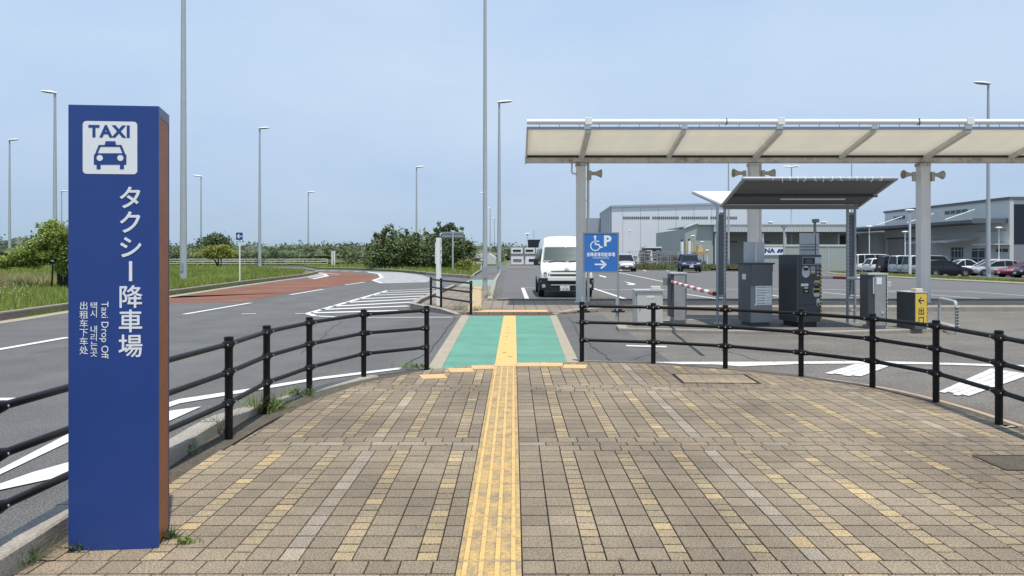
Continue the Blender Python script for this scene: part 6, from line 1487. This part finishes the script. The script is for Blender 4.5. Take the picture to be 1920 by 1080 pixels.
for p0, p1 in ((1772, 1814), (1718, 1730), (1676, 1697)):
    f_ = facade('high_window', p0, p1, fz((p0 + p1) / 2, (400.5 if p0 > 1700 else 411)), fz((p0 + p1) / 2, (394 if p0 > 1700 else 405)), M['win'], 0.06)
    for q in (1, 2, 3): pp = p0 + (p1 - p0) * q / 4; facade('mullion', pp - .5, pp + .5, fz(pp, (400.5 if p0 > 1700 else 411)), fz(pp, (394 if p0 > 1700 else 405)), M['wall_pale'], 0.09, par=f_)
wd_ = facade('glazed_front', 1783, 1806, 0, fz(1795, 464), M['win'], 0.06)
for q in range(4): facade('glazing_bar', 1784 + q * 6.5, 1784.8 + q * 6.5, 0, fz(1795, 464), M['wall_pale'], 0.10, par=wd_)
for zz in (1.0, 1.9): facade('glazing_bar', 1783, 1806, zz, zz + .08, M['wall_pale'], 0.11, par=wd_)
wd_ = facade('glazed_front', 1822, 1849, 0, fz(1835, 466), M['win'], 0.06)
for q in range(3): facade('glazing_bar', 1822 + q * 13, 1823 + q * 13, 0, fz(1835, 466), M['wall_pale'], 0.10, par=wd_)
for zz in (1.0, 1.9): facade('glazing_bar', 1822, 1849, zz, zz + .08, M['wall_pale'], 0.11, par=wd_)
aw = MB(); X2 = 51.2
for i in range(15):
    y0 = 87.5 + i * .62; aw.add([(FX - .05, y0, 3.45), (FX - .05, y0 + .31, 3.45), (X2, y0 + .31, 3.02), (X2, y0, 3.02), (FX - .05, y0 + .31, 3.33), (FX - .05, y0 + .62, 3.33), (X2, y0 + .62, 2.90), (X2, y0 + .31, 2.90)], [(0, 1, 2, 3), (4, 5, 6, 7)])
o = aw.build('corrugated_awning', M['lamp_white'], t, off=o_); md = o.modifiers.new('solid', 'SOLIDIFY'); md.thickness = .05
MB().bbox(53.0, FX - .05, fy(1864, 53.0), fy(1822, 53.0), fz(1840, 459.5), fz(1840, 458.5)).build('entrance_canopy', M['lamp_white'], t, off=o_)
MB().bbox(FX - .06, FX - .005, FY + .5, fy(1832), 5.0 - .9, 5.12 - .9).build('string_course', M['wall_hside'], t, off=o_)
for p0, p1 in ((1868, 1878), (1880.5, 1890)): w_ = facade('window', p0, p1, fz(1880, 472.5), fz(1880, 466.5), M['win'], 0.05); facade('sill', p0 - .5, p1 + .5, fz(1880, 474), fz(1880, 473), M['lamp_white'], 0.12, par=w_)
MB().bbox(FX + 1, FX + 40, yN + .2, yN + 24, -1.2, 5.9).build('low_wing', M['wall_green'], t, off=o_)
MB().bbox(FX - 6, FX + .9, 116.2, 140, az - 1.2, az - .6).build('rear_canopy', M['roof_dark'], t, off=o_)
MB().bbox(FX - 1, FX + .9, yN + .3, 140, -1.2, az - .62).build('rear_wall', M['wall_grey'], t, off=o_)
# yard surface
struct(MB().flat([(-1, 76.5), (27, 76.5), (27, 260), (-1, 260)], ZR + 0.02).build('yard', M['asphalt2'], fix=False))
# fenced storage with stacked goods, roofed rack, poles
SYd = 88.0
def sx_(px): return (px - CX) * SYd / FPX
def sz_(py): return EYE + (CY - py) * SYd / FPX
rs = random.Random(21)
t = thing('chain_fence', 'grey wire fence on thin posts in front of the stored goods beyond the parking lot', 'fence', (sx_(1190), SYd - 6, 0)); o_ = (sx_(1190), SYd - 6, 0)
for p in range(1165, 1300, 18): x = sx_(p); MB().tube([(x, SYd - 6, 0), (x, SYd - 6, 1.75)], 0.045, 6).build('post', M['galv'], t, off=o_)
wm = MB()
for z in (0.1, 0.65, 1.2, 1.74): wm.bbox(sx_(1160), sx_(1298), SYd - 6.02, SYd - 5.98, z, z + .035)
x = sx_(1160)
while x < sx_(1298): wm.bbox(x, x + .02, SYd - 6.01, SYd - 5.99, .1, 1.75); x += .22
wm.build('wire_mesh', M['galv'], t, off=o_)
cols_ = ['wood', 'clutter', 'shutter', 'mach_side', 'box_beige', 'clutter', 'wood', 'mach_grey']
descr = ['brown', 'mottled brown', 'grey', 'dark grey', 'pale', 'mottled tan', 'reddish brown', 'charcoal']
i = 0
for p in range(1192, 1292, 9):
    hgt = rs.uniform(1.1, 1.75); ww = rs.uniform(.45, .6); x = sx_(p); y = SYd + rs.uniform(-1.0, 2.0)
    if 1203 < p < 1232: hgt = 1.9
    q = thing('goods_stack', '%s pallet stack in the storage yard behind the wire fence' % descr[i % 8], 'pallet stack', (x, y, 0), rs.uniform(-.2, .2), 'pallet stacks in the storage yard')
    mb = MB(); z = 0.1; nb_ = 0
    while z < hgt:
        h_ = rs.uniform(.22, .42); mb.box((rs.uniform(-.05, .05), 0, z + h_ / 2), (ww * rs.uniform(.8, 1.1), .9, h_ - .06), rs.uniform(-.06, .06)); z += h_
    mb.build('goods', M[cols_[i % 8]], q); MB().box((0, 0, .05), (ww * 1.1, 1.0, .1)).build('pallet', M['wood'], q); i += 1
t = thing('roofed_rack', 'dark storage rack with a white fringed roof beyond the silver compact van', 'rack', (sx_(1218), SYd - 2, 0)); o_ = (sx_(1218), SYd - 2, 0)
for p in (1204, 1231): MB().bbox(sx_(p) - .05, sx_(p) + .05, SYd - 2.4, SYd - 2.3, 0, sz_(462)).build('post', M['mach_dark'], t, off=o_); 
MB().bbox(sx_(1202), sx_(1233), SYd - 2.5, SYd + .5, sz_(465.5), sz_(463)).build('roof', M['lamp_white'], t, off=o_); MB().bbox(sx_(1204), sx_(1231), SYd - 2.2, SYd + .3, sz_(469), sz_(465.6)).build('beam', M['mach_dark'], t, off=o_)
for z in (.5, 1.1): MB().bbox(sx_(1204), sx_(1231), SYd - 2.2, SYd + .2, z, z + .1).build('shelf', M['ylw_paint'], t, off=o_)
for k, (p, top, w_) in enumerate(((1268, 450, 3.2), (1281, 448.5, 3.2))):
    q = thing('exhaust_stack', ('left' if k == 0 else 'right') + ' one of two white vertical stacks with dark caps in the storage yard', 'stack', (sx_(p), SYd - 3, 0), 0, 'white stacks in the storage yard')
    MB().tube([(0, 0, 0), (0, 0, sz_(top + 4))], w_ * SYd / FPX / 1.1, 12).build('pipe', M['white_paint'], q, smooth=True); MB().tube([(0, 0, sz_(top + 4)), (0, 0, sz_(top))], w_ * SYd / FPX / 1.6, 12).build('cap', M['mach_dark'], q, smooth=True)
t = thing('access_tower', 'yellow lattice access tower with ladder rungs beside the gable wall', 'tower', (sx_(1290), SYd - 1, 0)); o_ = (sx_(1290), SYd - 1, 0)
fr = MB()
for p in (1284, 1296): 
    for y in (SYd - 1.4, SYd - .4): fr.tube([(sx_(p), y, 0), (sx_(p), y, sz_(450))], 0.045, 6)
fr.build('frame', M['ylw_paint'], t, off=o_); rg_ = MB()
for i in range(14): rg_.bbox(sx_(1284), sx_(1296), SYd - 1.43, SYd - 1.37, .15 + i * .22, .20 + i * .22)
rg_.build('rung', M['ylw_paint'], t, off=o_); MB().bbox(sx_(1284.5), sx_(1295.5), SYd - .45, SYd - .40, 1.3, sz_(452)).build('back_panel', M['pale_yellow'], t, off=o_)
t = thing('airport_loader', 'pale yellow lifting machine behind the dark blue hatchback', 'machine', (sx_(1314), SYd, 0)); o_ = (sx_(1314), SYd, 0)
MB().bbox(sx_(1303), sx_(1322), SYd - .8, SYd + 1.5, sz_(477), sz_(472.5)).build('deck', M['orange'], t, off=o_); MB().bbox(sx_(1308), sx_(1316), SYd - .3, SYd + .6, sz_(472.4), sz_(460)).build('cab', M['pale_yellow'], t, off=o_)
lb = MB(); lb.tube([(sx_(1304), SYd, .4), (sx_(1311), SYd, sz_(462))], .06, 6); lb.tube([(sx_(1320), SYd, .4), (sx_(1316), SYd, sz_(460))], .06, 6); lb.build('strut', M['pale_yellow'], t, off=o_); MB().bbox(sx_(1304), sx_(1321), SYd - .6, SYd + 1.2, 0.15, .7).build('chassis', M['mach_dark'], t, off=o_)
# white container units left of the van
CYd = 97.0
def ux(px): return (px - CX) * CYd / FPX
def uz(py): return EYE + (CY - py) * CYd / FPX
for i, (p0, p1, yt, yb, lab) in enumerate(((958, 980.5, 464.5, 476.5, 'upper white container nearest the lamp pole, with a dark window slot'), (982, 1003.5, 464.5, 476.5, 'middle upper white container with a dark window slot'), (1005, 1027, 464.5, 476.5, 'upper white container nearest the van, with a dark window slot'), (958, 982, 481, 496.5, 'lower white container stuffed with grey netting'), (984.5, 1027, 481, 496.5, 'long lower white container beside the van'))):
    q = thing('cargo_container', lab, 'container', (ux((p0 + p1) / 2), CYd, uz(yb)), 0, 'stacked white cargo containers'); w_ = ux(p1) - ux(p0) - .03; h_ = uz(yt) - uz(yb)
    box_obj(q, 'shell', M['lamp_white'], -w_ / 2, w_ / 2, 0, 1.5, 0, h_, 0.02); MB().bbox(-w_ * .34, w_ * .34, -.03, -.003, h_ * .38, h_ * .70).build('window_slot', M['black'] if i != 3 else M['clutter'], q)
    MB().bbox(-w_ / 2, w_ / 2, -.02, -.003, 0.01, .08).build('base_rail', M['mach_grey'], q)
q = thing('container_rack', 'dark grey rack beams between the two rows of white containers', 'rack', (ux(992), CYd, 0)); rk = MB(); rk.bbox(ux(957) - ux(992), ux(1027) - ux(992), .1, 1.4, uz(480.8), uz(476.7)); rk.build('beam', M['shutter'], q)
for p in (957, 983.2, 1004.2): MB().bbox(ux(p) - ux(992) - .04, ux(p) - ux(992) + .04, -.12, -.05, 0, uz(464)).build('upright', M['mach_grey'], q)
q = thing('navy_container', 'navy blue box container standing above the white containers left of the van', 'container', (ux(1003), CYd + 8, 0)); kk = (CYd + 8) / CYd
box_obj(q, 'shell', M['navy_panel'], ux(989) * kk - ux(1003), ux(1022) * kk - ux(1003), 0, 3, 0.4, uz(449.5) * kk - .1, 0.02); sb = MB(); sb.bbox(ux(989) * kk - ux(1003), ux(1022) * kk - ux(1003), -.03, -.003, 1.5, 1.6); sb.build('rib', M['c_navy'], q); MB().bbox(-.8, 2, .3, 2.5, 0, .395).build('skid', M['mach_dark'], q)
q = thing('notice_board', 'small brown notice board with white papers left of the lamp pole', 'board', ((898 - CX) * 92 / FPX, 92, 0.1)); MB().bbox(-.55, .55, 0, .12, .45, 1.05 - .1).build('panel', M['wood'], q); MB().bbox(.2, .5, -.02, -.003, .6, .85).build('paper', M['paper'], q)
for s in (-.45, .45): MB().bbox(s - .06, s + .06, .01, .11, -.1, .449).build('leg', M['wood'], q)
q = thing('greenhouse', 'low pale grey-green greenhouse roof behind the brown notice board', 'building', ((895 - CX) * 105 / FPX, 105, 0.1)); MB().sidewall([(-2.0, 0), (2.6, 0), (2.6, .9), (1.6, 1.55), (-.9, 1.55), (-2.0, .7)], 0, 6).build('shell', M['wall_pale'], q); MB().bbox(-.4, .4, -.04, -.003, 0, 1.1).build('door', M['wall_grey'], q)
# wheel stops in the far bays
for k, (p, y_) in enumerate(((1208, 502.2), (1229, 502.2), (1249, 502.0), (1375, 503.5), (1392, 503.4))):
    x, y = g(p, y_); q = tag(MB().box((0, 0, .05), (1.0 if k != 1 else .9, .14, .11), top=.8).build('wheel_stop', M['cream'] if k > 2 else M['lamp_white'], bevel=.01), ['white wheel stop beside the silver compact van', 'white wheel stop in front of the pale mound', 'white wheel stop left of the dark blue hatchback', 'cream wheel stop seen left of the grey ticket machine', 'cream wheel stop nearest the grey ticket machine'][k], 'wheel stop', 'wheel stops in the far bays'); q.location = (x, y, 0)

# ------------------------------------------------------------------ trees and shrubs
def tree(name, label, x, y, z, trunks, blobs, m, leaf, seed, cat='tree', up=.5, clump=.22, group=None, shell=(.35, 1.0)):
    t = thing(name, label, cat, (x, y, z), 0, group); tm = MB()
    for pts, r0, r1 in trunks: tm.tube(smooth_path(pts, 3), r0, 8, r2=r1)
    tm.build('trunk', M['bark'], t, smooth=True); foliage('crown', m if not isinstance(m, str) else M[m], t, blobs, leaf, seed, up=up, clump=clump, shell=shell); return t
# leafy tree left of the sign
TX, TY = (112 - CX) * 30 / FPX, 30.0; k = 30 / FPX
def tq(px, py): return ((px - 112) * k, EYE - 0.08 - (py - CY) * k)
B_ = []
for px, py, rx_, rz_, n in ((118, 440, 36, 22, 1500), (88, 470, 34, 20, 1300), (60, 480, 34, 18, 1200), (34, 488, 30, 14, 900), (14, 492, 20, 11, 450), (100, 458, 30, 24, 900), (150, 450, 36, 26, 1200), (140, 480, 36, 24, 1000), (190, 470, 30, 22, 900), (108, 430, 24, 14, 500), (122, 500, 16, 18, 420)):
    x, z = tq(px, py); B_.append((x, random.uniform(-.25, .25), z, rx_ * k, rx_ * k * .85, rz_ * k, int(n * (2.4 if px < 95 else 1.6))))
for px, py in ((73, 426), (70, 421), (96, 416), (88, 420)): x, z = tq(px, py); B_.append((x, 0, z, .09, .09, .11, 26))
x0, z0 = tq(112, 525); x1, z1 = tq(108, 480)
tree('leafy_tree', 'wide spreading bright green tree with dark leaning trunks, partly hidden by the blue sign', TX, TY, .08, [([(.05, 0, -.05), (.0, 0, .5), (-.1, 0, 1.0), (-.35, 0, 1.5)], .13, .05), ([(.28, .1, -.05), (.2, .1, .6), (.12, 0, 1.2), (.15, 0, 2.1)], .15, .04), ([(-.34, 0, -.05), (-.3, 0, .5), (-.28, 0, 1.05)], .035, .03), ([(-.1, 0, 1.0), (-.8, 0, 1.15), (-1.6, 0, 1.2)], .06, .02), ([(.1, 0, 1.2), (.7, .1, 1.6), (1.2, 0, 1.8)], .07, .02)], B_, 'pine', .066, 31, clump=.20)
x, y = g(407, 500.5, .08); k = y / FPX
tree('flat_topped_tree', 'small flat-topped yellow-green tree in the grass in front of the round dark tree', x, y, .08, [([(0, 0, -.05), (-.1, 0, .5), (-.5, 0, 1.05)], .11, .05), ([(.1, 0, -.05), (.15, 0, .6), (.1, 0, 1.2)], .10, .05), ([(.25, 0, -.02), (.5, 0, .5), (.3, 0, 1.0)], .06, .04)], [(-.0, 0, 1.55, 2.0, 1.7, .55, 2600), (.2, 0, 2.05, 1.35, 1.2, .45, 1300), (-1.2, 0, 1.35, .9, .8, .3, 500), (1.3, .1, 1.35, .85, .8, .3, 500)], 'pine_light', .14, 32)
x = (406 - CX) * 112 / FPX
tree('round_tree', 'round dark green tree behind the small flat-topped tree', x, 112, .08, [([(0, 0, -.1), (0, 0, 1.0), (.1, 0, 2.5)], .25, .12)], [(0, 0, 2.3, 2.75, 2.3, 2.2, 5200), (.2, 0, 3.6, 1.6, 1.5, .95, 1600), (0, -.5, 1.0, 2.7, 1.8, .9, 1500)], 'dark_leaf', .22, 33, clump=.16)
sb_spec = [  # px centre, py top, py base, half width px, n
 (722, 440, 503, 30, 3200), (760, 436, 504, 34, 3800), (800, 440, 505, 36, 4200), (836, 434, 503, 34, 3800), (868, 446, 500, 26, 2400), (700, 458, 502, 18, 1100)]
labs = ['left-hand dense grey-green shrub in the big clump beyond the white striped road', 'second shrub from the left in the big clump, with a thin top shoot', 'middle shrub of the big clump, widest and darkest', 'tall shrub behind the grey road sign', 'right-hand shrub of the big clump, with shiny pale leaves', 'low outer shrub at the left edge of the big clump']
for i, (px, pt, pb, hw, n) in enumerate(sb_spec):
    Y = 70.0 + (i % 3) * 1.8; k = Y / FPX; x = (px - CX) * k; zt_ = EYE - .1 - (pt - CY) * k
    bl = [(0, 0, zt_ * .50, hw * k * .95, hw * k * .8, zt_ * .48, n), (-hw * k * .3, -.3, zt_ * .30, hw * k * .8, hw * k * .6, zt_ * .33, n // 2), (hw * k * .3, .1, zt_ * .72, hw * k * .55, hw * k * .5, zt_ * .24, n // 3)]
    rr_ = random.Random(40 + i)
    for q in range(6): a_ = rr_.uniform(-.8, .8); bl.append((a_ * hw * k, rr_.uniform(-.3, .3), zt_ * rr_.uniform(.88, 1.10) - abs(a_) * .5, .2, .2, .34, 70))
    if i == 3: bl += [(.3, 0, zt_ + .55, .55, .45, .45, 260), (-.6, 0, zt_ + .35, .4, .35, .5, 170), (-1.0, 0, zt_ + .25, .22, .2, .40, 70), (1.1, .0, zt_ + .30, .5, .4, .35, 160)]
    if i == 0: bl += [(.6, 0, zt_ + .35, .6, .45, .6, 230), (.1, 0, zt_ + .15, .4, .35, .45, 120), (-.5, 0, zt_ - .1, .35, .3, .35, 90)]
    if i == 2: bl += [(-.2, 0, zt_ + .15, .2, .2, .45, 70), (.9, 0, zt_ + .25, .4, .3, .4, 120)]
    tree('shrub', labs[i], x, Y, .1, [([(-.2, 0, -.05), (-.3, 0, .5), (-.4, 0, 1.2)], .09, .03), ([(.2, 0, -.05), (.3, 0, .6), (.35, .1, zt_ * .9)], .10, .02), ([(0, 0, 0), (0, .1, zt_ * .8)], .07, .02)], bl, 'shrub_leaf' if i in (0, 1, 2, 5) else 'dark_leaf', .145, 50 + i, 'shrub', group='shrubs beyond the road', clump=.2)
x, y = g(872, 507, .1); tree('young_bush', 'small bright yellow-green bush at the foot of the grey road sign', x * 58 / y, 58, .1, [([(0, 0, -.05), (0, 0, .5)], .04, .02)], [(-.2, 0, .62, .62, .5, .45, 700), (.3, 0, .75, .45, .4, .35, 380), (0, -.1, .25, .7, .5, .25, 300)], 'pine_light', .08, 61, 'shrub')
# hedges far off
def hedge(name, label, pts, zt, n, m, leaf, seed, dep=3.0, kind='stuff'):
    bl = []; rr_ = random.Random(seed)
    for i in range(len(pts) - 1):
        a_ = Vector(pts[i]); b_ = Vector(pts[i + 1]); m_ = max(1, int((b_ - a_).length / (dep * 0.75)))
        for j in range(m_):
            p = a_ + (b_ - a_) * ((j + rr_.random()) / m_); h_ = zt * rr_.uniform(.88, 1.06); bl.append((p.x, p.y, h_ * .48, dep * rr_.uniform(.9, 1.4), dep * .8, h_ * .52, n))
    o = foliage(name, M[m], None, bl, leaf, seed, clump=.25, shell=(.75, 1.0), core=0.88); tag(o, label, 'hedge', kind=kind); return o
hedge('dark_hedge', 'band of dark bushes behind the white guard rail', [(-74, 104), (-48, 107), (-30, 110), (-14, 116)], 2.5, 420, 'dark_leaf', .24, 71, 2.2)
hedge('tall_grass', 'strip of tall dry grass and weeds along the guard rail', [(-75, 96.5), (-50, 97), (-24, 97), (-8, 99)], 0.9, 200, 'reed', .20, 72, 1.6)
hedge('far_wood', 'low far-off wood along the horizon on the left', [(-150, 150), (-90, 168), (-40, 178), (0, 190), (12, 200)], 3.9, 320, 'far_leaf', .40, 73, 4.0)
hedge('reed_bed', 'pale reeds between the dark bushes and the far wood', [(-105, 130), (-60, 138), (-24, 146), (-4, 150)], 2.5, 260, 'reed', .36, 74, 3.0)
hedge('far_wood', 'taller far-off wood at the left edge of the picture', [(-190, 170), (-150, 185), (-110, 200)], 6.2, 420, 'far_leaf', .55, 75, 5.0)
# weeds
def weed(label, x, y, z, n, h, seed, sp=.06, m='weed'):
    t = thing('weed', label, 'weed', (x, y, z), 0, 'weeds in the joints')
    rg_ = np.random.RandomState(seed); P = np.stack([rg_.normal(0, sp, n), rg_.normal(0, sp * .7, n), np.zeros(n)], 1)
    blades('blades', M[m], P, np.full(n, h), np.full(n, .011), seed, t, lean=.9); foliage('leaves', M[m], t, [(0, 0, h * .35, sp * 1.5, sp * 1.2, h * .35, n)], .016, seed); return t
weed('thick green weed tuft at the second fence post right of the blue sign', *g(492, 772), 0, 130, .20, 1, .075)
weed('weed tuft between the second and third fence posts on the left', *g(520, 765), 0, 60, .12, 2, .06)
weed('low weeds along the kerb just before the third fence post on the left', *g(561, 742), 0, 70, .13, 3, .08)
weed('small weed at the right rear foot of the blue sign', *g(318, 1008), 0, 50, .06, 4, .02, 'dark_leaf')
weed('flat star-shaped weed on the pavers right of the blue sign', *g(350, 1018), .003, 32, .03, 5, .035)
weed('small weed at the left front foot of the blue sign', *g(146, 1030), .003, 26, .045, 6, .03, 'dark_leaf')
weed('dark weed in the gutter at the bottom left corner', *g(34, 1052), 0, 120, .09, 7, .05, 'dark_leaf')
weed('weed growing at the kerb right of the blue sign', *g(352, 850), 0, 26, .10, 8, .03)
weed('dry grass stalks by the first fence post right of the sign', *g(408, 812), 0, 20, .20, 9, .03, 'reed')
weed('sprawling weeds at the kerb between the last two posts of the left fence', *g(768, 690), 0, 90, .08, 10, .12)
weed('weeds at the base of the last post of the short black railing', *g(893, 583), .02, 40, .16, 11, .08)
weed('dry weeds in the middle of the short black railing', *g(862, 582), .02, 50, .22, 12, .15, 'reed')
weed('weeds at the kerb corner of the parking lot, left of the van', *g(914, 560), .02, 60, .3, 13, .1)
weed('weeds against the pavement kerb right of the parking sign post', *g(1130, 563), .02, 60, .16, 14, .25)
